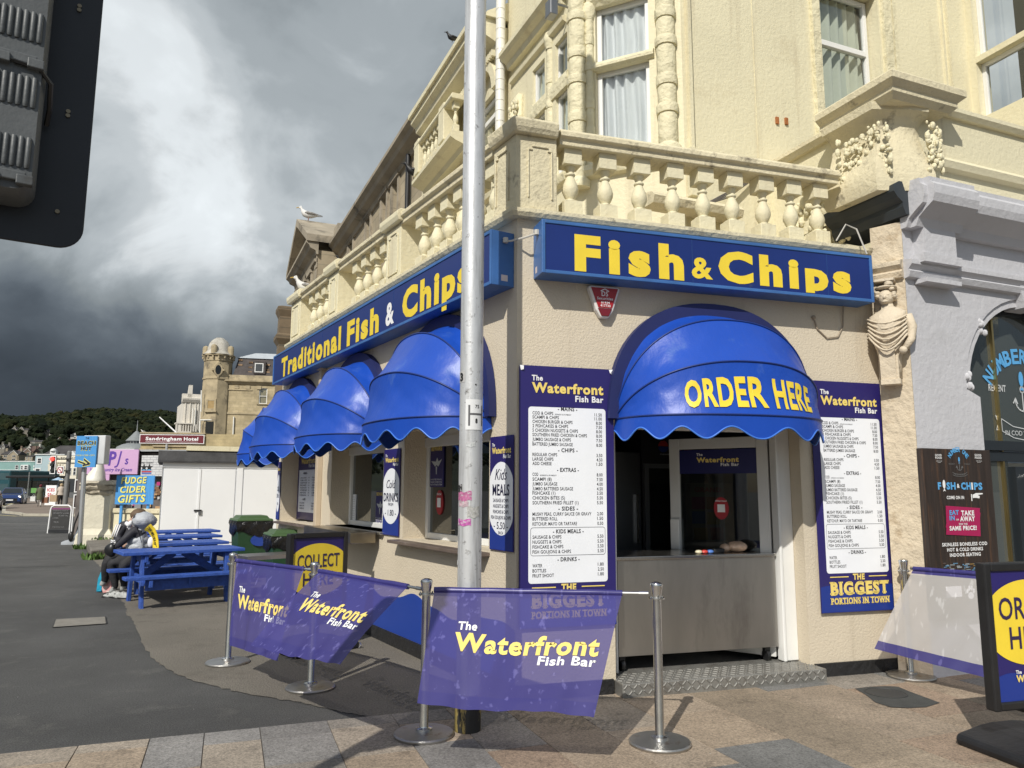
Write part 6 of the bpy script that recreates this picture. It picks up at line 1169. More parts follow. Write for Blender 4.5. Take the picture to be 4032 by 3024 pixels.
m = MB(); m.add([FSH.p(s, o, z) for s in (-.12, 5.0) for o, z in ((.13, 2.22), (.13, 2.27), (-.05, 2.54), (-2.5, 2.60), (-2.5, 2.22))], [(0, 1, 2, 3, 4), (9, 8, 7, 6, 5)] + [(i, (i + 1) % 5, 5 + (i + 1) % 5, 5 + i) for i in range(5)]); m.build('roof', mat('roof_felt', (.05, .05, .052), .9, var=.3, vs=3, bump=.8, bs=20), t)
m = MB(); m.box(FSH, .55, 4.9, -.35, .0, 2.55, 2.68); m.build('roof_upstand', m_cream, t)
# ------------------------------------------------------------------ garden wall with pillar, ledge, weeds
t = thing('gate_pillar', 'cream rendered gate pillar with a crumbling stone cap', 'pillar', (-11.30, 20.85, 0)); fp2 = Fr((-11.30, 20.85), 75)
m = MB(); sq = lambda w, d, z: [fp2.p(-w, -d, z), fp2.p(w, -d, z), fp2.p(w, d, z), fp2.p(-w, d, z)]
loft(m, [sq(.47, .45, 0), sq(.44, .42, .30), sq(.36, .34, .42), sq(.33, .32, .46), sq(.315, .31, 1.40)]); m.build('shaft', mat('pillar_render', (.66, .62, .50), .8, var=.08, vs=2, bump=1.2, bs=8), t, bevel=.02)
m = MB()
def rock(z, e): return [fp2.p(x * (e + rnd.uniform(-.03, .04)), y * (e + rnd.uniform(-.03, .04)), z + rnd.uniform(-.03, .03)) for x, y in [(math.copysign(min(1, abs(math.cos(a)) * 1.35), math.cos(a)), math.copysign(min(1, abs(math.sin(a)) * 1.35), math.sin(a))) for a in [2 * math.pi * i / 20 for i in range(20)]]]
loft(m, [rock(1.36, .33), rock(1.42, .36), rock(1.47, .36), rock(1.50, .42), rock(1.57, .45), rock(1.60, .43), rock(1.66, .47), rock(1.73, .40)]); m.build('cap', mat('crumbling_stone', (.48, .43, .34), .95, var=.2, vs=5, bump=2, bs=9, dirt=((.2, .18, .14), .55, .7, 5)), t, smooth=30)
fw_ = Fr((-10.85, 20.75), 112); t = thing('low_garden_wall', 'low cream rendered wall with a coping between the pillar and the white shed', 'wall', fw_.p(.8, 0, 0)); m = MB(); m.box(fw_, 0, 1.75, -.25, 0, 0, .88); m.build('wall', m_cream, t); m = MB(); m.box(fw_, -.0, 1.75, -.29, .05, .88, 1.0); m.build('coping', m_cap, t, bevel=.01)
m = MB(); pl_ = [(-9.2, 16.75), (-11.1, 19.95), (-10.6, 20.8), (-9.0, 20.3), (-8.1, 18.4)]; m.add([(x, y, 0) for x, y in pl_] + [(x, y, .19) for x, y in pl_], [(0, 1, 2, 3, 4), (9, 8, 7, 6, 5)] + [(i, (i + 1) % 5, 5 + (i + 1) % 5, 5 + i) for i in range(5)]); tag(m.build('concrete_plinth', mat('old_concrete', (.16, .145, .125), .9, var=.2, vs=2, bump=1, bs=30, dirt=((.42, .40, .36), .62, .7, 4)), None, bevel=.02), 'raised concrete plinth with chipped white edge at the foot of the pillar', 'plinth')
m_weed = mat('weed_green', (.07, .13, .025), .7, var=.4, vs=20)
def weeds(c, n, r, h, label):
    m = MB()
    for _ in range(n):
        a, q = rnd.uniform(0, 6.28), r * rnd.random() ** .6; p = Vector((c[0] + q * math.cos(a) * 1.3, c[1] + q * math.sin(a), c[2])); d = Vector((rnd.uniform(-.6, .6), rnd.uniform(-.6, .6), 1)).normalized() * h * rnd.uniform(.4, 1); w = d.cross(Vector((rnd.uniform(-1, 1), rnd.uniform(-1, 1), 0))).normalized() * h * .12
        m.add([p - w, p + w, p + d * .6 + w * 1.2, p + d, p + d * .6 - w * 1.2], [(0, 1, 2, 3, 4)])
    tag(m.build('weed_tuft', m_weed), label, 'weeds', 'weed tufts along the concrete edge')
g = G(*Zb(1015, 1530)); weeds((g.x, g.y, 0), 70, .16, .20, 'largest weed tuft, below the front edge of the concrete plinth'); g = G(*Zb(870, 1415)); weeds((g.x, g.y, 0), 60, .16, .17, 'weed tuft around the foot of the sign post'); weeds((-10.9, 20.3, .19), 40, .2, .09, 'low weed tuft on the plinth against the pillar')
# ------------------------------------------------------------------ signs by the wall
m_sb = mat('sky_blue_boards', (.06, .27, .60), .55, var=.1, vs=3, stretch=(14, 14, .6)); m_hy = mat('hand_yellow', (.72, .68, .16), .6, var=.1, vs=8)
bp_ = Vector((-11.21, 19.9, 0)); FBH = Fr((-11.58, 19.78), 96); t = thing('beach_hut_sign', 'sky blue sign board lettered THE BEACH HUT with an arrow, on a tilted grey post', 'sign', bp_)
m = MB(); m.tube([atY(*Zb(865, 1405), 19.9), atY(*Zb(892, 960), 19.9), atY(*Zb(918, 530), 19.9), atY(*Zb(930, 330), 19.95)], .06, 12); m.build('post', mat('grey_post', (.40, .41, .42), .45, .6), t, smooth=60)
b0 = FBH.at(Zb(820, 525)); b1 = FBH.at(Zb(1072, 185)); W, Hh = b1[0] - b0[0], b1[1] - b0[1]
m = MB(); m.box(FBH, b0[0], b1[0], 0, .04, b0[1], b1[1]); bd = m.build('board', m_sb, t); m = MB(); m.box(FBH, b0[0] + .15, b1[0] + .19, -.25, -.02, b0[1] + .08, b1[1] + .02); m.build('sign_box', mat('pale_box', (.55, .56, .57), .4), t, bevel=.02)
PB = lambda x, y: FBH.p(b0[0] + W * x, .045, b0[1] + Hh * y); PB2 = lambda x, y: FBH.p(b0[0] + W * x, .049, b0[1] + Hh * y)
for sgn, (mt, P, ex) in enumerate(((m_hy, PB, .035), (mat('dark_navy_paint', (.012, .015, .04), .5), PB2, .0))):
    m = MB(); m.text('BEACH', P, .07 - ex * .3, .95 + ex * .3, .72 - ex * .3, .115 + ex * .6, .03 + ex); m.text('HUT', P, .25, .76, .545 - ex * .3, .115 + ex * .6, .03 + ex)
    stroke(m, P, [(.18, .185), (.50, .115)], .05 + ex * 1.2); stroke(m, P, [(.46, .245), (.72, .115)], .06 + ex * 1.2); stroke(m, P, [(.42, .055), (.72, .105)], .05 + ex * 1.2)
    if sgn == 0: m.text('FUDGE + CIDER + GIFTS', P, .06, .94, .355, .05, .0)
    else: m.text('THE', P, .44, .62, .90, .06, .0)
    m.build('lettering', mt, bd)
FF = Fr((-9.95, 20.35), 92); t = thing('fudge_cider_gifts_sign', 'blue planked sign hand lettered FUDGE CIDER GIFTS above the low wall', 'sign', FF.p(0, 0, 1)); b0 = FF.at(Z1(832, 895)); b1 = FF.at(Z1(1122, 686)); W, Hh = b1[0] - b0[0], b1[1] - b0[1]
m = MB(); m.box(FF, b0[0], b1[0], -.04, 0, b0[1], b1[1]); bd = m.build('board', m_sb, t)
for k in (.15, .85): m = MB(); m.box(FF, b0[0] + W * k - .03, b0[0] + W * k + .03, -.10, -.04, 0, b1[1] - .05); m.build('post', m_sb, t)
for P, mt, dx, ex in ((lambda x, y: FF.p(b0[0] + W * x, .004, b0[1] + Hh * y), mat('sign_shadow_navy', (.015, .06, .2), .6), .012, .012), (lambda x, y: FF.p(b0[0] + W * x, .008, b0[1] + Hh * y), m_hy, 0, 0)):
    m = MB(); m.text('FUDGE', P, .13 + dx, .80 + dx, .715 - dx, .22, .03 + ex, .12, slant=.02); m.text('CIDER', P, .12 + dx, .80 + dx, .40 - dx, .22, .03 + ex, .12, slant=.02); m.text('GIFTS', P, .08 + dx, .80 + dx, .06 - dx, .25, .03 + ex, .12, slant=.03); m.build('lettering', mt, bd)
# pink ice cream kiosk
m_pink = mat('pink_board', (.56, .35, .56), .5, var=.03); m_vio = mat('violet_print', (.10, .04, .32), .5); m_lb = mat('cornflower_print', (.10, .18, .62), .5)
FK = Fr((-14.0, 25.0), 93); t = thing('ice_cream_kiosk', 'kiosk with pink boards lettered PJs West Country Ice Cream behind the pillar', 'kiosk', FK.p(2, -1, 0))
b0 = FK.at(Z1(628, 676)); b1 = FK.at(Z1(1008, 497)); W, Hh = b1[0] - b0[0], b1[1] - b0[1]
m = MB(); m.box(FK, b0[0], b1[0], -.06, 0, b0[1], b1[1]); bd = m.build('sign_board', m_pink, t)
m = MB(); q0 = FK.at(Z1(632, 736)); q1 = FK.at(Z1(795, 678)); m.box(FK, q0[0], q1[0], -.05, .0, q0[1] - .3, b0[1] - .006); m.build('menu_board', m_pink, t)
P = lambda x, y: FK.p(x, .004, y); A_ = lambda x, y: FK.at(Z1(x, y), 0)
def TK(m, s, a, b, hpx, bold, sh=0, res=2): x0, y0 = A_(*a); x1, _ = A_(*b); m.text(s, P, x0, x1, y0, A_(a[0], a[1] - hpx)[1] - y0, bold, sh, res=res)
m = MB(); TK(m, 'P', (783, 610), (842, 610), 100, .03, .12); TK(m, 'J', (832, 600), (880, 606), 90, .0, .2); TK(m, 'A', (715, 600), (765, 604), 62, .02); m.build('violet_lettering', m_vio, bd)
m = MB(); TK(m, 's', (905, 604), (930, 604), 62, .02, .1); TK(m, 'West Country Ice Cream', (655, 655), (958, 660), 25, .02, .35); TK(m, 'WAFFLES SUNDAES', (650, 716), (750, 718), 10, .0); m.build('blue_lettering', m_vio, bd)
m = MB(); m.box(FK, -.6, 5.2, -3.0, -.35, 0, b1[1] - .1); m.build('body', mat('kiosk_grey', (.14, .12, .11), .6, var=.4, vs=1.5), t); m = MB(); m.box(FK, b0[0] + .2, 5.0, -3.2, -.1, b1[1] - .06, b1[1] - .0); m.build('roof', mat('pale_roof', (.35, .36, .37), .6), t)
m = MB()
for i in range(70):
    x, y = A_(rnd.uniform(640, 1110), rnd.uniform(745, 935)); m.cur = i % 5; w, h = rnd.uniform(.05, .22), rnd.uniform(.05, .2); m.box(FK, x, x + w, -.33, -.30 + .002 * (i % 9), y, y + h)
m.build('stacked_goods', [mat('goods_%s' % n_, c_, .6) for n_, c_ in (('magenta', (.42, .03, .17)), ('brown', (.20, .10, .05)), ('grey', (.25, .25, .26)), ('tan', (.45, .28, .14)), ('white', (.55, .55, .55)))], t)
m = MB(); b0 = FK.at(Z1(1010, 690)); b1 = FK.at(Z1(1130, 540)); m.box(FK, b0[0], b1[0] + .6, -.12, -.08, b0[1], b1[1]); w_ = m.build('white_brick_board', brick_mat('white_brick_print', 93, (.62, .62, .62), (.58, .58, .58), (.40, .40, .42), .22, .08), t)
P = lambda x, y: FK.p(x, -.075, y)
m = MB(); TK(m, 'WEST COUNTRY', (1015, 598), (1105, 602), 9, .03)
for x, y in ((1036, 627), (1075, 627)):
    cx, cy = A_(x, y); m.quad(*[P(cx + r * math.sin(a), cy + r * math.cos(a)) for r, a in [((.13 if i % 2 == 0 else .055), i * math.pi / 5) for i in range(10)]])
m.build('lettering', m_blk, w_)
for k, (c_, y0, y1) in enumerate((((.1, .35, .6), 642, 650), ((.45, .04, .06), 652, 662), ((.1, .15, .4), 664, 676))): m = MB(); a = A_(1018, y1); b = A_(1090, y0); m.quad(*[P(x, y) for x, y in ((a[0], a[1]), (b[0], a[1]), (b[0], b[1]), (a[0], b[1]))]); m.build('colour_band', mat('band_%s' % ('sky', 'red', 'navy')[k], c_), w_)
# giant ice cream, leaning boards, chalkboard, racks
c = atY(*Z1(690, 740), 24.2); t = thing('ice_cream_model', 'big white whipped ice cream model rising behind the pillar', 'ice cream model', c); m = MB(); k = .25
m.lathe(c, [(k * 1.15, -.05), (k * 1.2, .12), (k * 1.05, .2), (k * .98, .3), (k * .72, .45), (k * .6, .55), (k * .38, .75), (k * .16, .95), (0.02, 1.12)], 24, False)
m.v = [(x + (.10 * max(0, z - c.z) * 1.2), y, z + .05 * math.sin(math.atan2(y - c.y, x - c.x) + z * 6)) for x, y, z in m.v]; m.build('whip', mat('cream_plastic', (.70, .68, .60), .35), t, smooth=180); m = MB(); m.lathe(c, [(k * 1.1, -.25), (k * 1.22, -.04)], 24); m.build('cup', mat('cup_amber', (.5, .36, .16), .5), t, smooth=60)
FA = Fr((-15.9, 26.15), 84); t = thing('chalkboard_sign', 'black chalkboard A-board in a white hooped frame standing on the asphalt', 'A-board', FA.p(.35, 0, 0))
m = MB(); m.tube([FA.p(0, 0, 0), FA.p(.01, -.05, .78), FA.p(.035, -.055, .89), FA.p(.12, -.06, .945), FA.p(.58, -.06, .945), FA.p(.665, -.055, .89), FA.p(.69, -.05, .78), FA.p(.70, 0, 0)], .026, 8); m.build('frame', m_wht, t, smooth=60)
m = MB(); m.hexa([FA.p(s, o - .05 * z / .85, z) for o, z in ((0, .12), (0, .12)) for s in (.05, .65)] if False else [FA.p(.05, -.03, .14), FA.p(.65, -.03, .14), FA.p(.65, .0, .14), FA.p(.05, 0, .14), FA.p(.05, -.08, .80), FA.p(.65, -.08, .80), FA.p(.65, -.05, .80), FA.p(.05, -.05, .80)]); ch = m.build('chalkboard', mat('chalk_black', (.018, .018, .018), .6, var=.3, vs=6), t)
m = MB(); m.box(FA, .05, .65, -.085, -.05, .805, .86); m.build('header', mat('plum_strip', (.20, .05, .15), .5), t); m = MB(); m.box(FA, .02, .68, -.05, .03, .02, .13); m.build('base', m_rubber, t)
m = MB(); P = lambda x, y: FA.p(x, .004 - .05 * (y - .14) / .66, y)
for s, x0, x1, y, cp in (('WAFFLES & VANILLA', .09, .58, .75, .03), ('WHIPPY £2.80', .10, .62, .66, .045), ('FLAKE 50p', .30, .60, .58, .035), ('CONES', .10, .30, .50, .035), ('TEA', .15, .32, .36, .04), ('OPEN EVERY DAY', .12, .52, .20, .025)): m.text(s, P, x0, x1, y, cp, .0, res=1)
m.build('chalk_writing', mat('chalk', (.26, .26, .27), .9), ch)
t = thing('leaning_price_board', 'pale blue price board with pictures of snacks leaning behind the sign post', 'price board', (-11.4, 20.9, 0)); FP = Fr((-11.95, 20.9), 80); m = MB(); m.add([FP.p(s, o, z) for s, z, o in ((.15, .12, 0), (.65, .12, 0), (.85, 1.12, -.25), (.38, 1.12, -.25))] + [FP.p(s, o - .04, z) for s, z, o in ((.15, .12, 0), (.65, .12, 0), (.85, 1.12, -.25), (.38, 1.12, -.25))], [(0, 1, 2, 3), (7, 6, 5, 4), (0, 4, 5, 1), (1, 5, 6, 2), (2, 6, 7, 3), (3, 7, 4, 0)]); pb = m.build('panel', mat('pale_aqua', (.42, .56, .58), .5), t)
m = MB()
for k in range(4): z = .32 + k * .22; o = -.25 * (z - .12) + .006; m.quad(*[FP.p(s + .2 * (z - .12), o, zz) for s, zz in ((.33, z), (.55, z), (.57, z + .10), (.35, z + .10))])
m.build('picture_print', mat('snack_brown', (.28, .12, .06), .6), pb)
m = MB(); m.tube([FP.p(.02, .1, .2), FP.p(.30, -.1, 1.05)], .02, 8); m.build('leg', m_chrome, t)
t = thing('postcard_rack', 'white wire rack of souvenirs beside the kiosk, left of the sign post', 'display rack', (-14.0, 24.6, 0)); FR2 = Fr((-13.98, 24.6), 85)
for k in range(4): m = MB(); m.box(FR2, k * .11, k * .11 + .02, -.03, 0, 0, 1.95); m.build('upright', m_wht, t)
for k in range(7): m = MB(); m.box(FR2, 0, .35, -.10, .02, .3 + k * .27, .32 + k * .27); m.build('shelf', m_wht, t)
for k in range(12): m = MB(); x, z = .02 + (k % 3) * .11, .36 + (k // 3) * .40; m.box(FR2, x, x + .09, -.08, -.05, z, z + .17); m.build('souvenir', [mat('souvenir_maroon', (.20, .05, .06)), mat('souvenir_black', (.03, .03, .03)), mat('souvenir_pale', (.5, .5, .5))][k % 3], t)
for k, (x, z0, z1) in enumerate(((-14.76, 1.40, 1.83), (-14.76, .87, 1.33))): 
    f = Fr((x + .02, 25.5), 85); t = thing('framed_menu', ('upper' if k == 0 else 'lower') + ' black menu panel in a white frame left of the souvenir rack', 'menu panel', f.p(.15, 0, z0)); m = MB(); m.frame(f, 0, .29, z0, z1, .03, -.05, 0); m.build('frame', m_wht, t); m = MB(); m.box(f, .03, .26, -.04, -.01, z0 + .03, z1 - .03); bk_ = m.build('panel', mat('menu_black', (.03, .015, .016)), t); m = MB(); [m.quad(*[f.p(a, -.006, z) for a, z in ((.07, y), (.22, y), (.22, y + .012), (.07, y + .012))]) for y in [z0 + .08 + .033 * i for i in range(9)]]; m.build('print', mat('menu_print', (.25, .22, .2)), bk_)
    if k: m = MB(); m.box(f, .0, .03, -.05, -.01, 0, z0); m.box(f, .26, .29, -.05, -.01, 0, z0); m.build('leg', m_wht, t)
# someone half hidden behind the pillar
q = lambda x, y, Y: atY(*Zb(x, y), Y)
nd = {'hip': (Vector((-11.75, 21.35, .55)), .15), 'chest': (Vector((-11.70, 21.45, 1.0)), .16), 'neck': (Vector((-11.65, 21.45, 1.22)), .06), 'head': (Vector((-11.6, 21.45, 1.36)), .10), 'knee': (Vector((-12.0, 21.2, .52)), .09), 'ankle': (Vector((-12.02, 21.12, .12)), .055), 'toe': (Vector((-12.28, 21.0, .06)), (.05, .04)), 'elb': (Vector((-11.98, 21.3, .85)), .06), 'hand': (Vector((-12.0, 21.2, .62)), .045)}
hd = body('person', 'person mostly hidden behind the cream pillar, one grey trainer showing', nd, [('hip', 'chest'), ('chest', 'neck'), ('neck', 'head'), ('hip', 'knee'), ('knee', 'ankle'), ('ankle', 'toe'), ('chest', 'elb'), ('elb', 'hand')], [mat('grey_sweater', (.28, .29, .33), .8), m_trs, m_skin, mat('grey_suede', (.30, .32, .35), .7)], lambda a, b, f: 3 if b == 'toe' else 1 if b in ('knee', 'ankle') else 2 if a == 'neck' or (b == 'hand' and f > .8) else 0)
b = MB(); loft(b, [[Vector((-12.0 - t_ * .36, 21.1 - t_ * .12, .0)) + Vector((w * .35 * math.cos(k), -w * math.cos(k), .03 + h * math.sin(k) if math.sin(k) > 0 else .0)) for k in [2 * math.pi * i / 12 for i in range(12)]] for t_, w, h in ((-.15, .04, .1), (0, .06, .14), (.4, .065, .12), (.8, .065, .08), (1.0, .03, .04))]); b.build('shoe', mat('grey_suede', (.30, .32, .35)), hd, smooth=60)
m = MB(); m.tube([(-12.1, 21.0, .10), (-12.05, 21.0, .55), (-11.9, 21.05, 1.1)], .02, 6); m.ball((-12.12, 21.0, .22), (.07, .06, .14), 10, 8); tag(m.build('folded_scooter', m_blk, None, smooth=60), 'folded black scooter handle leaning between the post and the pillar', 'scooter')
# ------------------------------------------------------------------ traffic light head close by, seen from behind
m_tl = mat('dark_grey_housing', (.085, .092, .096), .5, var=.15, vs=6, bump=.1, bs=60, dirt=((.035, .03, .024), .58, .75, 5)); m_bk = mat('black_backing_board', (.010, .012, .016), .5, var=.2, vs=4)
e0 = atY(*VW(180, 505), 2.43); FTL = Fr((e0.x, e0.y), 56); zb = EYE + (ray(*VW(150, 538)) * (2.41 / ray(*VW(150, 538)).y)).z
t = thing('traffic_light', 'back of a big black traffic light head hanging in the top left corner', 'traffic light', FTL.p(-.3, 0, 0)); hgt = 1.30; W = .56
m = MB(); pts = [(x - W / 2, z + zb + hgt / 2) for x, z in rr(W, hgt, .075, 8)]; m.prism(FTL, pts, -.012, 0); m.build('backing_board', m_bk, t, bevel=.003)
m = MB(); c0, c1 = -W + .12, -.145
hs = [(x, z) for x, z in rr(c1 - c0, 1.10, .055, 6, x=(c0 + c1) / 2, y=zb + .66)]
loft(m, [[FTL.p(s, o, z) for s, z in [((c0 + c1) / 2 + (s - (c0 + c1) / 2) * k, zb + .66 + (z - zb - .66) * kk) for s, z in hs]] for o, k, kk in ((0, 1, 1), (.11, .98, .99), (.135, .90, .97))]); hsg = m.build('housing', m_tl, t, smooth=35)
m = MB()
for band in (.20, .40, .62, .82, 1.02):
    m = MB()
    for k in range(13): s = c0 + .03 + k * .0195; m.tube([FTL.p(s, .134, zb + band), FTL.p(s, .138, zb + band + .008), FTL.p(s, .138, zb + band + .085), FTL.p(s, .134, zb + band + .095)], .0078, 7)
    m.build('cooling_rib', m_tl, hsg, smooth=60)
m = MB()
for band in (.15, .535, .955):
    m.box(FTL, c0 + .03, c1 - .03, .13, .150, zb + band, zb + band + .03); 
    for k in range(3): m.box(FTL, c0 + .06 + k * .09, c0 + .105 + k * .09, .13, .158, zb + band - .012, zb + band + .018)
m.build('hinge_clip', m_tl, hsg, bevel=.003)
m = MB()
for zz in (.335, .47, .73): m.lathe((0, 0, 0), [(0, 0)], 3, False) if False else m.tube([FTL.p(c0 + .12, .125, zb + zz), FTL.p(c0 + .12, .142, zb + zz)], .022, 16)
for zz, s in ((.12, -.08), (.13, -.5), (.46, -.075), (.475, -.075), (.85, -.07), (.865, -.07)): m.tube([FTL.p(s, 0, zb + zz), FTL.p(s, .006, zb + zz)], .007, 10)
m.build('screw', mat('brass_screw', (.22, .18, .12), .4, .8), t, smooth=40)
m = MB(); m.tube([FTL.p(c1 - .09, .145, zb + .535), FTL.p(c1 - .02, .14, zb + .53), FTL.p(c1 + .012, .12, zb + .50), FTL.p(c1 + .016, .06, zb + .44), FTL.p(c1 + .012, .02, zb + .40)], .008, 6); m.build('wire', m_blk, t)
for k, cc in enumerate(((.3, .02, .02), (.25, .13, .02), (.02, .2, .12))): m = MB(); z = zb + .90 - k * .28; m.tube([FTL.p(-.31, -.02, z), FTL.p(-.31, -.14, z)], .095, 24); m.build('lens_hood', m_bk, t, smooth=40)
m = MB(); m.tube([FTL.p(-.70, .02, 0), FTL.p(-.70, .02, 3.6)], .055, 20); [m.box(FTL, -.66, -.40, -.0, .04, zb + z, zb + z + .05) for z in (.1, 1.1)]; m.build('post', m_bk, t, smooth=40)
# ------------------------------------------------------------------ older stone terrace beyond the cream building
S1, S2, S3, S4 = (.44, .37, .255), (.37, .31, .215), (.29, .25, .18), (.20, .16, .11)
m_stone = brick_mat('bath_stone_street', -24, S1, S2, S3, .62, .30); m_strim = mat('dark_stone_trim', (.33, .285, .215), .85, var=.2, vs=1.5, dirt=((.08, .07, .055), .54, .70, 1.2), bump=.4, bs=12)
t = thing('stone_terrace', 'soot streaked old stone terrace with a pedimented gable beyond the cream building', 'building', FU.p(12, 0, 0)); FST = FU.off(-.03); FGA = FU.off(.6)
wn = [(7.50, 7.93, 6.3, 8.02), (8.42, 8.86, 6.3, 8.04), (9.96, 10.40, 6.3, 8.08), (11.9, 12.46, 6.3, 8.1)]
m = MB(); m.wall(FST, 5.63, 13.75, 0, 8.3, wn, .22); gw_ = [(14.6, 15.05, 6.3, 7.75), (15.6, 16.1, 6.3, 7.75)]; m.wall(FGA, 13.72, 17.6, 0, 8.2, gw_, .22)
m.box(FST, 13.70, 13.75, -.2, .62, 0, 8.2); m.prism(FGA, [(13.72, 8.2), (17.6, 8.2), (15.9, 9.5)], -1.5, 0); m.wall(FST, 17.6, 19.0, 0, 7.6, [], .2); m.build('wall', m_stone, t)
for a, b, c, d in wn: upwin(FST, a, b, c, d, -.10, mid=(7.2,), fw=.04, par=t)
for a, b, c, d in gw_: upwin(FGA, a, b, c, d, -.10, mid=(7.1,), fw=.04, par=t)
m = MB(); m.box(FST, 5.8, 13.7, -1.0, -.8, 5, 8.2); m.box(FGA, 14, 17, -1.2, -1.0, 5, 8.1); m.build('room_lining', m_unlit_room, t)
m = MB(); pr = [(0, 8.05), (.05, 8.06), (.08, 8.16), (.22, 8.22), (.26, 8.30), (.34, 8.36), (.34, 8.44), (0, 8.5)]
m.extr(FST, pr, 5.64, 13.72); m.extr(FGA, pr, 13.60, 17.8); r_ = [(o, z) for o, z in pr]
apx = FGA.p(15.85, 0, 9.65)
for s in (13.55, 17.85): 
    for o0, o1, dz in ((-1.5, .34, 0),):
        a, b = FGA.p(s, 0, 8.40), FGA.p(15.85, 0, 9.55); m.hexa([a + FGA.n * o0 + Vector((0, 0, 0)), a + FGA.n * o1, b + FGA.n * o1, b + FGA.n * o0, a + FGA.n * o0 + Vector((0, 0, .2)), a + FGA.n * o1 + Vector((0, 0, .2)), b + FGA.n * o1 + Vector((0, 0, .24)), b + FGA.n * o0 + Vector((0, 0, .24))])
m.extr(FST, [(-.6, 8.42), (.2, 8.42), (.2, 8.9), (-.6, 8.95)], 13.2, 13.75); m.extr(FGA, [(0, 7.85), (.08, 7.87), (.1, 7.94), (0, 7.97)], 13.7, 17.6)
for (a, b, c, d), f_ in [(w_, FST) for w_ in wn] + [(w_, FGA) for w_ in gw_]:
    m.frame(f_, a - .12, b + .12, c - .10, d + .14, .118, -.0, .05) if False else [m.box(f_, a - .12, a - .004, 0, .045, c, d + .004), m.box(f_, b + .004, b + .12, 0, .045, c, d + .004), m.box(f_, a - .14, b + .14, 0, .08, d + .006, d + .14)]
for k in range(6): z = 5.2 + k * .5; m.box(FGA, 13.70, 13.70 + (.35 if k % 2 else .22), 0, .03, z, z + .46)
m.build('stone_trim', m_strim, t)
m = MB(); m.add([FST.p(5.7, .2, 8.46), FST.p(13.7, .2, 8.46), FST.p(13.7, -3, 10.2), FST.p(5.7, -3, 10.2), FST.p(5.7, -3, 8.3), FST.p(13.7, -3, 8.3)], [(0, 1, 2, 3), (0, 3, 4), (1, 5, 2)]); m.build('roof', mat('roof_slate', (.10, .10, .11), .7, var=.2), t)
m = MB(); m.box(FST, 12.9, 13.5, .15, .55, 6.05, 6.12); m.build('open_sash', m_blk, t)
m = MB(); q = FST.at(Z4(1252, 300)); m.tube([FST.p(6.55, .08, 4), FST.p(6.55, .08, 8.1)], .05, 10); m.build('downpipe', m_blk, t, smooth=40)
q_ = FU.at((1130, 1300), .9); c_ = FU.p(q_[0], .9, 0); zt0 = FU.at((1130, 1218), .9)[1]; zt1 = FU.at((1130, 1325), .9)[1]; t = thing('stone_corner_turret', 'dark brown stone turret just past the gull on the end pedestal', 'turret', c_); m = MB(); sqf = lambda e, z: [c_ + FU.d * x * e + FU.n * y * e + Vector((0, 0, z)) for x, y in ((-1, -1), (1, -1), (1, 1), (-1, 1))]
loft(m, [sqf(.26, 0), sqf(.26, zt1 - .3), sqf(.36, zt1 - .12), sqf(.36, zt1), sqf(.27, zt1 + .06), sqf(.26, zt0 - .35), sqf(.34, zt0 - .15), sqf(.34, zt0 - .05), sqf(.22, zt0)]); m.build('shaft', brick_mat('turret_stone', -24, (.22, .165, .105), (.17, .13, .085), (.12, .1, .07), .5, .3), t)
# ------------------------------------------------------------------ the hotel down the street
def face(px, Y, az): p = atY(*px, Y); return Fr((p.x, p.y), az)
YH = 110.0; FHO = face(ZT(895, 1250), YH, 78); m_hot = brick_mat('hotel_stone', 78, (.50, .41, .255), (.41, .335, .20), (.32, .27, .18), .85, .42); H = lambda x, y, o=0: FHO.at(ZT(x, y), o)
t = thing('stone_hotel_building', 'three storey honey stone hotel with a domed corner turret and dark mansard roof', 'building', FHO.p(0, 0, 0))
zc = H(1100, 700)[1]; x0 = H(900, 900)[0]; x1 = x0 + 11.5; wz = H(1345, 940)[1], H(1345, 770)[1]; wx = H(1298, 850)[0], H(1388, 850)[0]
m = MB(); m.wall(FHO, x0, x1, 0, zc, [(wx[0], wx[1], wz[0], wz[1])], .3); m.box(FHO, x0, x1, -9, -.3, 0, zc); m.box(FHO, H(652, 700)[0], x0 - .5, -12, -2.5, 0, H(652, 545)[1]); hw_ = m.build('wall', m_hot, t)
w_ = upwin(FHO, wx[0], wx[1], wz[0], wz[1], -.12, mid=((wz[0] + wz[1]) / 2,), fw=.12, par=t)
m_htr = mat('hotel_stone_trim', (.40, .33, .21), .85, var=.2, vs=.8, dirt=((.13, .11, .08), .5, .7, .6)); m_slate = mat('mansard_slate', (.060, .050, .048), .75, var=.3, vs=2)
m = MB(); m.extr(FHO, [(0, zc - .45), (.15, zc - .4), (.3, zc - .15), (.55, zc), (.55, zc + .2), (.2, zc + .25), (.1, zc + 1.0), (-.4, zc + 1.0)], x0 - .3, x1); m.extr(FHO, [(0, zc - 1.3), (.12, zc - 1.28), (.12, zc - 1.15), (0, zc - 1.1)], x0 + .3, H(1225, 750)[0]); zs = H(1000, 1045)[1]; m.extr(FHO, [(0, zs - .15), (.12, zs - .1), (.12, zs + .15), (0, zs + .2)], x0, x1)
zs2 = H(1000, 1300)[1]; m.extr(FHO, [(0, zs2 - .1), (.15, zs2), (.15, zs2 + .2), (0, zs2 + .25)], x0 - 5, x1)
for k in range(9):
    z = 1.0 + k * 1.15
    for j in range(2): m.box(FHO, x0 - .02, x0 + (.75 if j else .5), -.02, .07, z + j * .55, z + j * .55 + .5)
for k in range(3): m.box(FHO, x0 + 1.6 + k * 1.6, x0 + 2.2 + k * 1.6, 0, .12, zc - 1.05, zc - .55)
m.box(FHO, wx[0] - .25, wx[1] + .3, 0, .16, wz[0] - .14, wz[0]); m.build('stone_trim', m_htr, t)
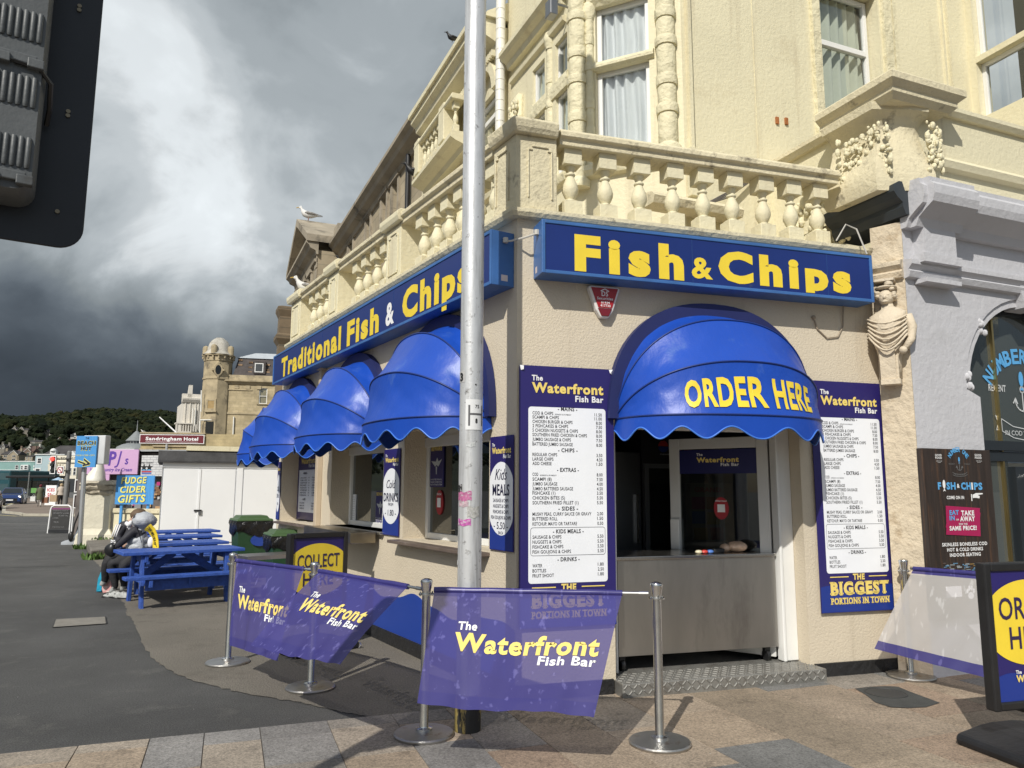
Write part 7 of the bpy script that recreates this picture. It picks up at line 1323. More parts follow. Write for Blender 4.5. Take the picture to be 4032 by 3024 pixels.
zt_ = H(1060, 425)[1]; m = MB(); mx0, mx1 = H(1010, 620)[0], x1
m.add([FHO.p(s, o, z) for s, o, z in ((mx0, -.3, zc + .9), (mx1, -.3, zc + .9), (mx1, -1.3, zt_), (H(1065, 430)[0], -1.3, zt_), (mx0, -7, zc + .9), (mx1, -7, zc + .9), (mx1, -6, zt_), (mx0 + 1, -6, zt_))], [(0, 1, 2, 3), (0, 3, 7, 4), (3, 2, 6, 7), (1, 5, 6, 2), (5, 4, 7, 6)]); m.build('mansard_roof', m_slate, t)
m = MB(); zr_ = H(1230, 345)[1]; a = H(1050, 415)[0]; m.add([FHO.p(a, -1.1, zt_), FHO.p(x1, -1.1, zt_), FHO.p(x1, -3.5, zr_), FHO.p(H(1235, 345)[0], -3.5, zr_), FHO.p(a, -6, zt_)], [(0, 1, 2, 3), (0, 3, 4)]); m.build('lead_roof', mat('lead_grey', (.42, .45, .48), .5, var=.1), t)
m = MB(); dz0, dz1 = H(1297, 595)[1], H(1297, 495)[1]; dx0, dx1 = H(1250, 545)[0], H(1345, 545)[0]; m.box(FHO, dx0 - .15, dx1 + .3, -1.4, -.25, dz0 - .2, dz1 + .3); dm = m.build('dormer', m_slate, t); upwin(FHO, dx0, dx1, dz0, dz1, -.2, fw=.13, par=t)
m = MB()
for k in range(12): x, y = rnd.choice((1085, 1200, 1195, 1385, 1390)), 450 + 28 * (k % 6); a = H(x, y); m.box(FHO, a[0] - .25, a[0] + rnd.uniform(.15, .4), -1.25 + .35 * (k % 6) / 6 * 1.6, -1.1 + .35 * (k % 6) / 6 * 1.6 + .1, a[1] - .12, a[1] + .12)
m.build('lodged_stones', mat('quoin_brown', (.30, .20, .12), .9, var=.3), t)
# octagonal corner turret
tc_ = FHO.p(H(840, 600)[0], -.9, 0); rT = (H(1015, 560)[0] - H(705, 560)[0]) / 2; oct_ = lambda e, z, n=8: [tc_ + Vector((e * math.cos(R_(22.5 + 360 / n * i)), e * math.sin(R_(22.5 + 360 / n * i)), z)) for i in range(n)]
zA, zBn, zC_, zD_ = H(840, 680)[1], H(840, 480)[1], H(840, 415)[1], H(905, 215)[1]
m = MB(); loft(m, [oct_(rT * 1.02, 0), oct_(rT * 1.02, zA - 1.6), oct_(rT * 1.0, zA), oct_(rT * 1.06, zA + .06), oct_(rT * 1.06, zA + .3), oct_(rT, zA + .36), oct_(rT, zBn), oct_(rT * 1.05, zBn + .05), oct_(rT * 1.05, zBn + .9), oct_(rT * 1.18, zC_ - .1), oct_(rT * 1.20, zC_ + .12)]); m.build('turret', m_htr, t)
m = MB(); rg = []
for f_, e in ((0, 1.16), (.08, 1.02), (.22, .88), (.45, .80), (.65, .72), (.80, .58), (.92, .40), (1.0, .26)): rg.append([tc_ + Vector((rT * e * (1 + .025 * math.cos(8 * a)) * math.cos(a), rT * e * (1 + .025 * math.cos(8 * a)) * math.sin(a), zC_ + .12 + (zD_ - zC_ - .12) * f_)) for a in [2 * math.pi * i / 48 for i in range(48)]])
loft(m, rg); m.build('turret_dome', mat('lead_dome', (.42, .40, .35), .6, var=.18, vs=.8, dirt=((.20, .17, .13), .5, .7, 1.5)), t, smooth=50)
m = MB()
for a in (R_(270), R_(190), R_(350)): c = tc_ + Vector((rT * .95 * math.cos(a), rT * .95 * math.sin(a), zC_ + .1)); m.lathe(c, [(.45, 0), (.45, 1.0), (.38, 1.3), (.0, 1.5)], 12, False)
for i in range(16): a = 2 * math.pi * i / 16; c = tc_ + Vector((rT * 1.08 * math.cos(a), rT * 1.08 * math.sin(a), zBn + .55)); m.cube(c, .22, .22, .35, math.degrees(a))
m.build('turret_ornament', m_htr, t)
FTU = Fr((tc_ + Vector((.38 * rT, -.93 * rT, 0)))[:2], 90 - 22); oc = H(902, 565); 
m = MB(); c = FTU.p(.0, .02, (zA + zBn) / 2); m.prism(FTU, [(.62 * math.cos(a), c.z + .92 * math.sin(a)) for a in [i * math.pi / 12 for i in range(24)]], -.4, .10); [m.box(FTU, x - .14, x + .14, -.4, .14, c.z + z - .14, c.z + z + .14) for x, z in ((-.72, 0), (.72, 0), (0, 1.0), (0, -1.0))]; ow = m.build('oval_window_frame', m_htr, t); m = MB(); m.prism(FTU, [(.40 * math.cos(a), c.z + .70 * math.sin(a)) for a in [i * math.pi / 12 for i in range(24)]], .08, .12); m.build('pane', mat('dark_pane', (.01, .011, .012), .15), ow)
FT2 = Fr((tc_ + Vector((0, -rT * .98, 0)))[:2], 86); m = MB(); zz0, zz1 = H(830, 1020)[1], H(830, 895)[1]; m.frame(FT2, -.70, .75, zz0, zz1, .28, -.35, .08); m.box(FT2, -.8, .85, -.3, .22, zz0 - .25, zz0); m.build('blind_window', m_htr, t); m = MB(); m.box(FT2, -.5, .5, -.4, .03, zz0, zz1); m.build('pane', mat('tan_board', (.36, .25, .11), .8), t)
m = MB(); zz0, zz1 = H(805, 1285)[1] - 1, H(805, 1140)[1]; m.box(FT2, -.55, .55, -.4, .05, zz0, zz1); m.build('tall_window', mat('dark_pane', (.01, .011, .012), .15), t)
m_wp = mat('white_pipe', (.74, .73, .68), .4)
m = MB()
for pts in ([(885, 820), (890, 950), (885, 1010), (870, 1090), (840, 1120), (670, 1122)], [(668, 1130), (665, 1290)], [(683, 800), (678, 1030)], [(1025, 1080), (1015, 1300), (1020, 1340), (1018, 1480)]): m.tube([FHO.p(H(x, y, .2)[0], .2 if x > 860 else .9, H(x, y, .2)[1]) for x, y in pts], .10, 8)
m.build('drain_pipe', m_wp, t, smooth=60)
# porch block that carries the hotel sign
YP = 84.0; FPO = face(ZT(10, 1400), YP, 84); Hp = lambda x, y: FPO.at(ZT(x, y)); a = Hp(10, 1385); b = Hp(712, 1270); ext = Hp(1250, 1300)[0]
t2 = thing('hotel_porch_building', 'low stone porch block below the maroon hotel sign', 'building', FPO.p(1, 0, 0)); m = MB(); m.box(FPO, a[0], ext, -3, 0, 0, b[1]); m.build('wall', brick_mat('porch_stone', 84, (.47, .38, .21), (.43, .35, .19), (.36, .3, .17), .9, .35), t2)
m = MB(); z = Hp(300, 1430)[1]; m.box(FPO, a[0] - .1, Hp(150, 1330)[0], 0, .12, z - .12, z + .0); m.box(FPO, Hp(150, 1330)[0], Hp(575, 1330)[0], 0, .16, z + .22, z + .38); m.box(FPO, Hp(575, 1330)[0], Hp(715, 1330)[0], 0, .12, z - .12, z); m.box(FPO, a[0] - .12, Hp(715, 1330)[0], -3, .14, b[1], b[1] + .14); m.build('stone_trim', m_htr, t2)
t3 = thing('hotel_sign', 'maroon sign board with white border reading Sandringham Hotel', 'sign', FPO.p(1, .3, a[1])); s0, z0 = Hp(5, 1372); s1, z1 = Hp(713, 1280); m = MB(); m.box(FPO, s0, s1, .14, .28, z0, z1); m.build('border', m_wht, t3); m = MB(); m.box(FPO, s0 + .07, s1 - .07, .2, .29, z0 + .07, z1 - .07); bd = m.build('board', mat('maroon_board', (.13, .012, .022), .4), t3)
P = lambda x, y: FPO.p(x, .295, y)
def serif(m, s, x0, x1, y, cap):
    m.text(s, P, x0, x1, y, cap, .035)
    vs, fs, w, ch, xm = text_mesh(s, .035, 0, None, 3); feet = {round((x - xm) / w, 2) for x, yy in vs if abs(yy) < .015}
    for f_ in feet: X_ = x0 + (x1 - x0) * f_; m.quad(P(X_ - .03, y), P(X_ + .03, y), P(X_ + .03, y + .03), P(X_ - .03, y + .03))
m = MB(); zz = z0 + (z1 - z0) * .36; serif(m, 'Sandringham', Hp(75, 1330)[0], Hp(465, 1330)[0], zz, (z1 - z0) * .36); serif(m, 'Hotel', Hp(490, 1330)[0], Hp(645, 1330)[0], zz, (z1 - z0) * .36); u = z0 + (z1 - z0) * .17; m.quad(P(Hp(75, 1330)[0], u), P(Hp(645, 1330)[0], u), P(Hp(645, 1330)[0], u + .03), P(Hp(75, 1330)[0], u + .03)); m.build('lettering', m_wht, bd)
m = MB(); q0 = atY(*ZT(400, 1255), 100); q1 = atY(*ZT(215, 1085), 100); m.tube([q0, q1], [.10, .07], 8); tag(m.build('flagpole', m_wht, None), 'bare white flagpole slanting out above the maroon hotel sign', 'flagpole')
m = MB(); p = FPO.p(Hp(320, 1330)[0], .6, 0); zz = Hp(320, 1385)[1]; m.tube([(p.x, p.y, 0), (p.x, p.y, zz)], .13, 10); p2 = FPO.p(Hp(230, 1330)[0], .6, 0); m.tube([(p2.x, p2.y, 0), (p2.x, p2.y, Hp(230, 1440)[1])], .10, 10); tag(m.build('flue_pipe', mat('grey_flue', (.36, .37, .37), .5), None, smooth=40), 'pair of grey flue pipes before the porch below the hotel sign', 'flue')
# white bay-fronted building beyond
YW = 135.0; FWH = face(ZT(655, 1250), YW, 60); Hw = lambda x, y: FWH.at(ZT(x, y)); m_wst = mat('white_stucco', (.66, .62, .55), .7, var=.08, vs=.5, dirt=((.42, .37, .3), .6, .8, .7))
t = thing('white_bay_building', 'white stucco building with a balustraded bay left of the stone hotel', 'building', FWH.p(-2, 0, 0)); a = Hw(470, 1000)[0]; zt2 = Hw(600, 930)[1]
m = MB(); m.box(FWH, a, 0.5, -9, 0, 0, zt2); m.extr(FWH, [(-1, zt2), (.2, zt2), (.5, zt2 + .5), (.55, zt2 + .8), (.1, zt2 + .9), (.1, Hw(600, 835)[1]), (-1, Hw(600, 835)[1])], a - .2, .5); zz = Hw(530, 735)[1]; m.prism(FWH, [(Hw(500, 1000)[0], zt2), (Hw(565, 1000)[0], zt2), (Hw(562, 1000)[0], zz), (Hw(525, 1000)[0], zz), (Hw(515, 1000)[0], zz - 2)], -1.0, .1); m.build('wall', m_wst, t)
m = MB(); zz = Hw(450, 1150)[1]; b0 = Hw(388, 1200)[0]; m.box(FWH, b0, a + 1.5, -1, 1.0, zz - 3.2, zz - 1.5); m.box(FWH, b0 - .1, a + 1.6, -1.1, 1.1, zz - .2, zz); [m.box(FWH, b0 + .25 + k * .42, b0 + .45 + k * .42, .75, .95, zz - 1.5, zz - .2) for k in range(8)]; m.box(FWH, b0 - .05, b0 + .2, .6, 1.05, zz - 1.5, zz); m.box(FWH, b0, a + 1.5, -1, .9, 0, zz - 3.2); m.build('balcony', m_wst, t)
m = MB(); [m.box(FWH, x, x + .18, 0, .12, zt2 - 12, zt2) for x in (a + .3, a + 1.1, a + 2.0, a + 3.0, -.6)]; m.build('pilaster', m_wst, t); m = MB(); [m.tube([FWH.p(x, .35, 3), FWH.p(x, .35, zt2 - 1)], .12, 8) for x in (-1.4, -1.0)]; m.build('drain_pipe', m_wp, t)
# ------------------------------------------------------------------ hill, woods and houses
m_hill = mat('cloud_shaded_grass', (.020, .026, .012), .95, var=.5, vs=.02)  # grass darkened in its colour to carry the cloud shadow over the hill
HP = [(0, -1), (300, -1), (335, 4), (430, 15.5), (560, 32), (740, 51), (900, 74), (1080, 98), (1250, 104), (1600, 90)]
def hz(r):
    for (a, za), (b, zb_) in zip(HP, HP[1:]):
        if r <= b: return za + (zb_ - za) * (r - a) / (b - a)
    return HP[-1][1]
def ridge(q): return 1 + .05 * math.sin(q * 12 + .6) + .035 * math.sin(q * 31)
def hpt(y, q): return Vector((y * q, y, hz(y) * (1 + (ridge(q) - 1) * min(1, max(0, (y - 760) / 250)))))
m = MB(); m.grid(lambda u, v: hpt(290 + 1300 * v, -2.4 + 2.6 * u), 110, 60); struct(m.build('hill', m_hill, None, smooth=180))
m_wood = bpy.data.materials.new('cloud_shaded_woodland'); m_wood.use_nodes = True  # leaf tones kept very dark, the cloud shadow is put into the colour
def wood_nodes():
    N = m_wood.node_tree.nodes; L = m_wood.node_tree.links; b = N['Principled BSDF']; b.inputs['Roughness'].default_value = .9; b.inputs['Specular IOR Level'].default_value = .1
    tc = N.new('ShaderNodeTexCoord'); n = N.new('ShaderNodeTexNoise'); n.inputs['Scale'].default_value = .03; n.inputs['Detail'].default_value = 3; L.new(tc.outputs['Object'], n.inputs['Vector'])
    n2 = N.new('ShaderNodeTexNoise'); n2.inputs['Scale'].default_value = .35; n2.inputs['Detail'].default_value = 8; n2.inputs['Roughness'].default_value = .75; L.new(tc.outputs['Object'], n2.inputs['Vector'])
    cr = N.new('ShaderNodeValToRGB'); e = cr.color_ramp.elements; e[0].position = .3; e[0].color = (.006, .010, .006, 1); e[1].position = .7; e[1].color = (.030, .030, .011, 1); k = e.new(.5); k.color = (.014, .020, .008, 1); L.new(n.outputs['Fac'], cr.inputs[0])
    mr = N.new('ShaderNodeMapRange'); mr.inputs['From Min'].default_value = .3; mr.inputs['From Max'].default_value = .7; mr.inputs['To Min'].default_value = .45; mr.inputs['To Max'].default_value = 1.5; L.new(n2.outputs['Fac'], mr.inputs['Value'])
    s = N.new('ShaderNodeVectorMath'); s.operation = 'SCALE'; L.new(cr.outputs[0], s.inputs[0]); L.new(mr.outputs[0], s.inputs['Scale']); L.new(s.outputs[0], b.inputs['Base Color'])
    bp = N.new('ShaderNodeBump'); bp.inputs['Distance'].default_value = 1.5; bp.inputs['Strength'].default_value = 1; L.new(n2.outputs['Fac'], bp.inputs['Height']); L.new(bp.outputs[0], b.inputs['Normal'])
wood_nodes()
_ico = bmesh.new(); bmesh.ops.create_icosphere(_ico, subdivisions=2, radius=1); _iv = np.array([v.co[:] for v in _ico.verts]); _if = np.array([[v.index for v in f.verts] for f in _ico.faces]); _ico.free()
HOUSES = []
def woods(n, nm, gen, blobs=6):
    vs, fs = [], []; k = 0; g = np.random.default_rng(5)
    for _ in range(n):
        c, h = gen(g)
        if c is None: continue
        for b in range(blobs):
            r = h * g.uniform(.22, .38); o = np.array([g.normal() * h * .26, g.normal() * h * .26, h * g.uniform(.40, .95) - r * .3])
            v = _iv * (1 + .16 * np.sin(_iv @ g.normal(size=3) * 6 + g.uniform(0, 6)) + .14 * np.sin(_iv @ g.normal(size=3) * 11 + g.uniform(0, 6)) + g.normal(size=(len(_iv), 1))[:, 0] * .07)[:, None]
            vs.append(v * r * np.array([1, 1, .85]) + np.array(c) + o); fs.append(_if + k); k += len(_iv)
    V = np.concatenate(vs); Fc = np.concatenate(fs); me = bpy.data.meshes.new(nm); me.from_pydata(V.tolist(), [], Fc.tolist()); me.materials.append(m_wood); me.shade_flat(); o = bpy.data.objects.new(nm, me); COL.objects.link(o); return struct(o, 'stuff')
def clear(p):
    for q, r in HOUSES:
        d = Vector((p.x, p.y)); dq = Vector((q.x, q.y)); along_ = d.dot(dq.normalized())
        if along_ < dq.length + 4 and along_ > dq.length - 70 and abs(d.x * dq.normalized().y - d.y * dq.normalized().x) < r: return False
    return True
m_walls = {'grey': mat('far_grey_stone', (.17, .155, .13), .9, var=.2, vs=.3), 'tan': mat('far_tan_stone', (.30, .255, .185), .9, var=.2, vs=.3), 'white': mat('far_white_wall', (.48, .47, .43), .8, var=.1), 'brown': mat('far_brown_brick', (.15, .11, .085), .9, var=.2)}
m_roofs = {'dark': mat('far_dark_roof', (.045, .042, .044), .8, var=.3, vs=.4), 'red': mat('far_red_roof', (.10, .06, .05), .85, var=.3, vs=.4)}
m_fwin = mat('far_white_frame', (.50, .50, .47), .6); m_fpan = mat('far_dark_pane', (.03, .034, .04), .3)
def house(px0, px1, base, eave, top, Y, wall, roof, gables, label, nwin=2, band=True):
    """a far house: px0..px1 wide, with base, eave and ridge rows in the H strip, at depth Y"""
    Y *= 1.9; p0, p1 = atY(*ZH(px0, base), Y), atY(*ZH(px1, base), Y); f = Fr((p0.x, p0.y), 90 + math.degrees(math.atan2(-(p1.y - p0.y), p1.x - p0.x))); W = (p1 - p0).length; z0 = p0.z; ze = atY(*ZH(px0, eave), Y).z; zt = atY(*ZH(px0, top), Y).z; D = max(7, W * .7)
    t = thing('far_house', label, 'house', f.p(W / 2, 0, z0)); HOUSES.append((f.p(W / 2, 0, 0), W * .5 + 3))
    m = MB(); m.box(f, 0, W, -D, 0, z0 - 6, ze)
    for g0, g1, gt in gables: zt_g = ze + (zt - ze) * gt; m.prism(f, [(W * g0, ze), (W * g1, ze), (W * (g0 + g1) / 2, zt_g)], -.6, .35); m.box(f, W * g0 + .2, W * g1 - .2, 0, .35, z0 - 3, ze)
    m.build('wall', m_walls[wall], t)
    m = MB(); m.add([f.p(s, o, z) for s, o, z in ((-.3, .3, ze), (W + .3, .3, ze), (W + .3, -D - .3, ze), (-.3, -D - .3, ze), (W * .06, -D / 2, zt), (W * .94, -D / 2, zt))], [(0, 1, 5, 4), (1, 2, 5), (2, 3, 4, 5), (3, 0, 4)])
    for g0, g1, gt in gables:
        zg = ze + (zt - ze) * gt; gm = (g0 + g1) / 2; q = [f.p(W * g0 - .3, .5, ze - .1), f.p(W * gm, .5, zg + .15), f.p(W * g1 + .3, .5, ze - .1)]; dd = f.n * -(D / 2)
        m.add(q + [x + dd for x in q], [(0, 1, 4, 3), (1, 2, 5, 4)])
    m.build('roof', m_roofs[roof], t)
    m = MB(); mp = MB()
    for g0, g1, gt in gables:
        zg = ze + (zt - ze) * gt; gm = (g0 + g1) / 2
        if band:
            for a in (g0, g1): A_, B_ = f.p(W * a, .56, ze), f.p(W * gm, .56, zg + .15); m.hexa([A_ - Vector((0, 0, .35)), B_ - Vector((0, 0, .35)), B_ - f.n * .1 - Vector((0, 0, .35)), A_ - f.n * .1 - Vector((0, 0, .35)), A_, B_, B_ - f.n * .1, A_ - f.n * .1])
    for k in range(nwin):
        for lv in (0, 1):
            hz_ = (ze - z0); s = W * (k + .5) / nwin; wz0 = z0 + hz_ * (.12 + .48 * lv); wh = hz_ * .30; ww = min(1.0, W / nwin * .25); oo = .36 if any(W * g0 < s < W * g1 for g0, g1, _ in gables) else .01
            m.frame(f, s - ww, s + ww, wz0, wz0 + wh, .14, oo, oo + .08); m.box(f, s - .05, s + .05, oo, oo + .07, wz0, wz0 + wh); mp.box(f, s - ww + .1, s + ww - .1, oo, oo + .03, wz0 + .1, wz0 + wh - .1)
    w_ = m.build('window', m_fwin, t); mp.build('pane', m_fpan, w_)
    m = MB(); [m.box(f, W * x, W * x + 1.1, -D / 2 - .5, -D / 2 + .5, ze, zt + 1.5) for x in (.03, .86)]; m.build('chimney', m_walls[wall], t)
house(155, 480, 730, 630, 575, 390, 'grey', 'dark', [(.12, .40, .9), (.50, .80, .95)], 'grey stone villa with twin gables high on the wooded hill, far left')
house(725, 930, 750, 675, 612, 380, 'grey', 'dark', [(.05, .55, 1.0), (.68, .98, .75)], 'grey gabled house on the hill above the traffic signal')
house(955, 1085, 755, 690, 650, 370, 'tan', 'dark', [], 'small pale flat fronted house right of the grey gabled one')
house(1225, 1545, 785, 705, 662, 370, 'white', 'dark', [(.12, .38, .95), (.48, .74, .95)], 'white house with two gables behind the Beach Hut sign')
house(1895, 2130, 770, 725, 690, 380, 'tan', 'dark', [(.10, .44, .9), (.56, .92, .9)], 'pale twin gabled house on the hill over the lantern roof')
house(930, 1310, 885, 830, 782, 300, 'brown', 'red', [(.14, .32, 1.1)], 'brown roofed long house halfway down the slope')
house(480, 900, 880, 838, 800, 320, 'grey', 'dark', [(.60, .78, .6)], 'long grey slate roofed row in the dim middle of the slope')
house(10, 318, 1175, 1060, 990, 235, 'tan', 'dark', [(.44, .98, 1.0)], 'tan stone house with a white edged gable above the teal building')
house(270, 570, 1120, 1010, 945, 262, 'brown', 'red', [(.45, .9, .9)], 'brown house between the tan gable and the pale blue hotel')
house(450, 650, 1000, 960, 908, 280, 'white', 'red', [(.05, .5, 1.0)], 'small white dormered house with a red roof on the slope')
house(-40, 100, 970, 935, 885, 250, 'grey', 'dark', [(.5, .95, 1.1)], 'dark gabled house at the very left edge of the hillside')
house(430, 560, 1190, 1095, 1068, 228, 'tan', 'dark', [], 'pale tan square house tucked beside the pale blue hotel', 2)
def g1(g):
    q = g.uniform(-.78, -.22) if g.random() < .72 else g.uniform(-2.3, .1); y = 690 + 520 * g.random() ** .8; p = hpt(y, q); h = g.uniform(9, 15)
    return (p if clear(p) else None), h
def g2(g):
    q = g.uniform(-.78, -.22) if g.random() < .72 else g.uniform(-2.0, .0); y = g.uniform(400, 740); p = hpt(y, q); h = g.uniform(6, 11)
    return (p if clear(p) else None), h
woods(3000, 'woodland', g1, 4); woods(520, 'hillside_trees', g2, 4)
# ------------------------------------------------------------------ seafront buildings at the foot of the hill
def flat(px0, px1, base, top, Y, az=0.0, D=10):
    p0, p1 = atY(*ZH(px0, base), Y), atY(*ZH(px1, base), Y); f = Fr((p0.x, p0.y), 90 + math.degrees(math.atan2(-(p1.y - p0.y), p1.x - p0.x)) + az); return f, (p1 - p0).length, atY(*ZH(px0, top), Y).z
m_teal = mat('teal_render', (.20, .34, .32), .7, var=.08, vs=.3); m_pblue = mat('pale_blue_render', (.36, .46, .49), .7, var=.06, vs=.3); m_theat = mat('ivory_stucco', (.70, .65, .53), .7, var=.06, vs=.3); m_fw = mat('far_white_trim', (.66, .67, .66), .6, var=.04)
def wins(f, lst, par, o=.0, fr=.20, trim=True):
    for s0, s1, z0, z1 in lst:
        m = MB(); m.frame(f, s0, s1, z0, z1, fr * .7, o, o + .12); m.box(f, s0, s1, o, o + .11, (z0 + z1) / 2 - .06, (z0 + z1) / 2 + .06); w_ = m.build('window', m_fw, par); m = MB(); m.box(f, s0 + .1, s1 - .1, o, o + .05, z0 + .1, z1 - .1); m.build('pane', m_fpan, w_)
YB = 292; f, W, zt = flat(-60, 572, 1560, 1185, YB); t = thing('teal_seafront_building', 'flat roofed teal building with a white bay at the left end of the seafront', 'building', f.p(W / 2, 0, 0)); X_ = lambda x: f.at(ZH(x, 1300))[0]; Y_ = lambda y: f.at(ZH(200, y))[1]
m = MB(); m.box(f, 0, W, -10, 0, -1, zt); m.build('wall', m_teal, t); m = MB(); m.box(f, 0, W, 0, .25, Y_(1370), Y_(1355)); m.box(f, 0, X_(400), 0, .2, Y_(1332), Y_(1325)); m.box(f, -.2, W + .2, -10, .2, zt, zt + .3); m.build('trim', m_fw, t)
m = MB(); m.box(f, X_(378), X_(520), 0, 1.2, -1, Y_(1380)); m.box(f, X_(385), X_(515), 0, 1.0, Y_(1330), Y_(1240)); m.build('bay', m_fw, t); wins(f, [(X_(265), X_(320), Y_(1320), Y_(1245))], t); wins(f, [(X_(392), X_(430), Y_(1322), Y_(1250)), (X_(450), X_(508), Y_(1322), Y_(1250))], t, 1.0); wins(f, [(X_(385), X_(420), Y_(1500), Y_(1395)), (X_(440), X_(500), Y_(1500), Y_(1395))], t, 1.2)
m = MB(); m.box(f, X_(92), X_(260), 0, .15, Y_(1470), Y_(1388)); m.build('shop_fascia', mat('dark_fascia', (.02, .02, .02), .5), t)
for a, b in ((20, 90), (110, 200), (220, 300), (320, 375)): m = MB(); m.box(f, X_(a), X_(b), 0, .1, .3, Y_(1490)); m.build('shop_window', m_fpan, t)
f, W, zt = flat(578, 1080, 1560, 1052, 284); t = thing('pale_blue_hotel', 'tall pale blue seafront house with white trimmed windows beside the ivory theatre', 'building', f.p(W / 2, 0, 0)); X_ = lambda x: f.at(ZH(x, 1300))[0]; Y_ = lambda y: f.at(ZH(650, y))[1]
m = MB(); m.box(f, 0, W, -10, 0, -1, zt); m.build('wall', m_pblue, t); m = MB(); m.box(f, -.2, W + .3, -10, .4, zt - .3, zt); m.box(f, X_(860), X_(960), -1, .5, zt, Y_(985)); m.lathe(f.p(X_(910), .2, Y_(1000)), [(1.1, 0), (1.0, .5), (.6, .9), (0, 1.05)], 16, False)
for k in range(9): m.box(f, X_(583), X_(600 + 8 * (k % 2)), 0, .15, k * 1.15, k * 1.15 + .7)
m.build('trim', m_fw, t); wins(f, [(X_(632), X_(722), Y_(1225), Y_(1115)), (X_(612), X_(712), Y_(1420), Y_(1295)), (X_(612), X_(715), Y_(1560), Y_(1470))], t, 0, .5)
m = MB(); z0, z1 = zt, Y_(890); m.add([f.p(s, o, z) for s, o, z in ((X_(690), -1, z0), (X_(1320), -1, z0), (X_(1200), -5, z1), (X_(880), -5, z1), (X_(690), -9, z0), (X_(1320), -9, z0))], [(0, 1, 2, 3), (0, 3, 4), (1, 5, 2), (4, 3, 2, 5)]); m.build('roof', m_roofs['dark'], t)
YT = 256; f, W, zt = flat(730, 1330, 1560, 1190, YT); t = thing('ivory_theatre', 'ivory curved front theatre with columns behind the traffic signal', 'building', f.p(W / 2, 0, 0)); X_ = lambda x: f.at(ZH(x, 1300))[0]; Y_ = lambda y: f.at(ZH(900, y))[1]
m = MB(); rad = X_(1000) - X_(735); c = f.p(X_(1000), -rad, 0); m.lathe(c, [(rad * .96, -1), (rad * .96, Y_(1225)), (rad * 1.03, Y_(1215)), (rad * 1.05, Y_(1185)), (rad * .97, Y_(1180)), (rad * .95, Y_(1095)), (rad * .99, Y_(1080)), (rad * .9, Y_(1075))], 40); m.box(f, X_(1000), X_(1340), -rad, 0, -1, Y_(1180)); m.box(f, X_(985), X_(1340), -rad, .1, Y_(1180), Y_(1078)); m.box(f, X_(985), X_(1345), -rad, .5, Y_(1200), Y_(1178)); m.build('wall', m_theat, t, smooth=40)
m = MB()
for k in range(9): a = R_(200 + k * 11); m.lathe(c + Vector((rad * .99 * math.cos(a), rad * .99 * math.sin(a), 0)), [(.38, 0), (.34, Y_(1270)), (.5, Y_(1245)), (.5, Y_(1228))], 10)
m.build('column', m_theat, t, smooth=40); m = MB(); P = lambda x, y: f.p(x, .13, y); m.text('ALTON', P, X_(960), X_(1180), Y_(1150), Y_(1105) - Y_(1150), .02); m.text('PAVILION', P, X_(1185), X_(1330), Y_(1150), Y_(1105) - Y_(1150), .01); m.build('lettering', m_blk, t)
m = MB(); m.box(f, X_(1150), X_(1320), .02, .3, -1, Y_(1480)); m.build('entrance', m_fpan, t); wins(f, [(X_(1175), X_(1250), Y_(1420), Y_(1290)), (X_(1280), X_(1330), Y_(1420), Y_(1290))], t); m = MB(); m.prism(f, [(X_(1160), Y_(1075)), (X_(1320), Y_(1075)), (X_(1240), Y_(995))], -6, .2); m.build('pediment', m_fw, t)
f, W, zt = flat(1780, 2330, 1100, 960, 180); t = thing('lantern_roof_pavilion', 'low grey roofed pavilion with a glazed lantern and spire beyond the pink boards', 'building', f.p(W / 2, -8, 0)); Hq = lambda x, y: f.at(ZH(x, y)); m = MB(); m.box(f, 0, W, -14, 0, -1, Hq(1800, 960)[1]); m.build('wall', m_fw, t)
m = MB(); z0, z1 = Hq(1800, 950)[1], Hq(1900, 845)[1]; c = f.p(W * .58, -7, 0); m.lathe(c, [(W * .60, z0), (W * .56, z0 + (z1 - z0) * .45), (W * .42, z0 + (z1 - z0) * .85), (W * .32, z1)], 28); m.build('roof', mat('grey_zinc', (.20, .215, .22), .6, var=.1), t, smooth=50); q = Hq(2215, 700); rl = W * .29
m = MB(); m.lathe(c, [(rl, z1), (rl, Hq(2100, 795)[1])], 16); m.build('lantern', m_fw, t); m = MB(); m.lathe(c, [(rl * 1.02, z1 + .2), (rl * 1.02, Hq(2100, 800)[1])], 16, False); 
m = MB(); [m.cube(c + Vector((rl * math.cos(a), rl * math.sin(a), (z1 + Hq(2100, 795)[1]) / 2)), .15, .55, (Hq(2100, 795)[1] - z1) * .7, -math.degrees(a)) for a in [2 * math.pi * i / 20 for i in range(20)]]; m.build('lantern_pane', m_fpan, t); m = MB(); zz = Hq(2100, 795)[1]; m.lathe(c, [(rl * 1.12, zz), (rl * .6, zz + 1.3), (rl * .25, zz + 2.2), (.12, zz + 2.6), (.05, zz + 5.2)], 20); m.build('lantern_roof', mat('grey_zinc', (.20, .215, .22)), t, smooth=50)
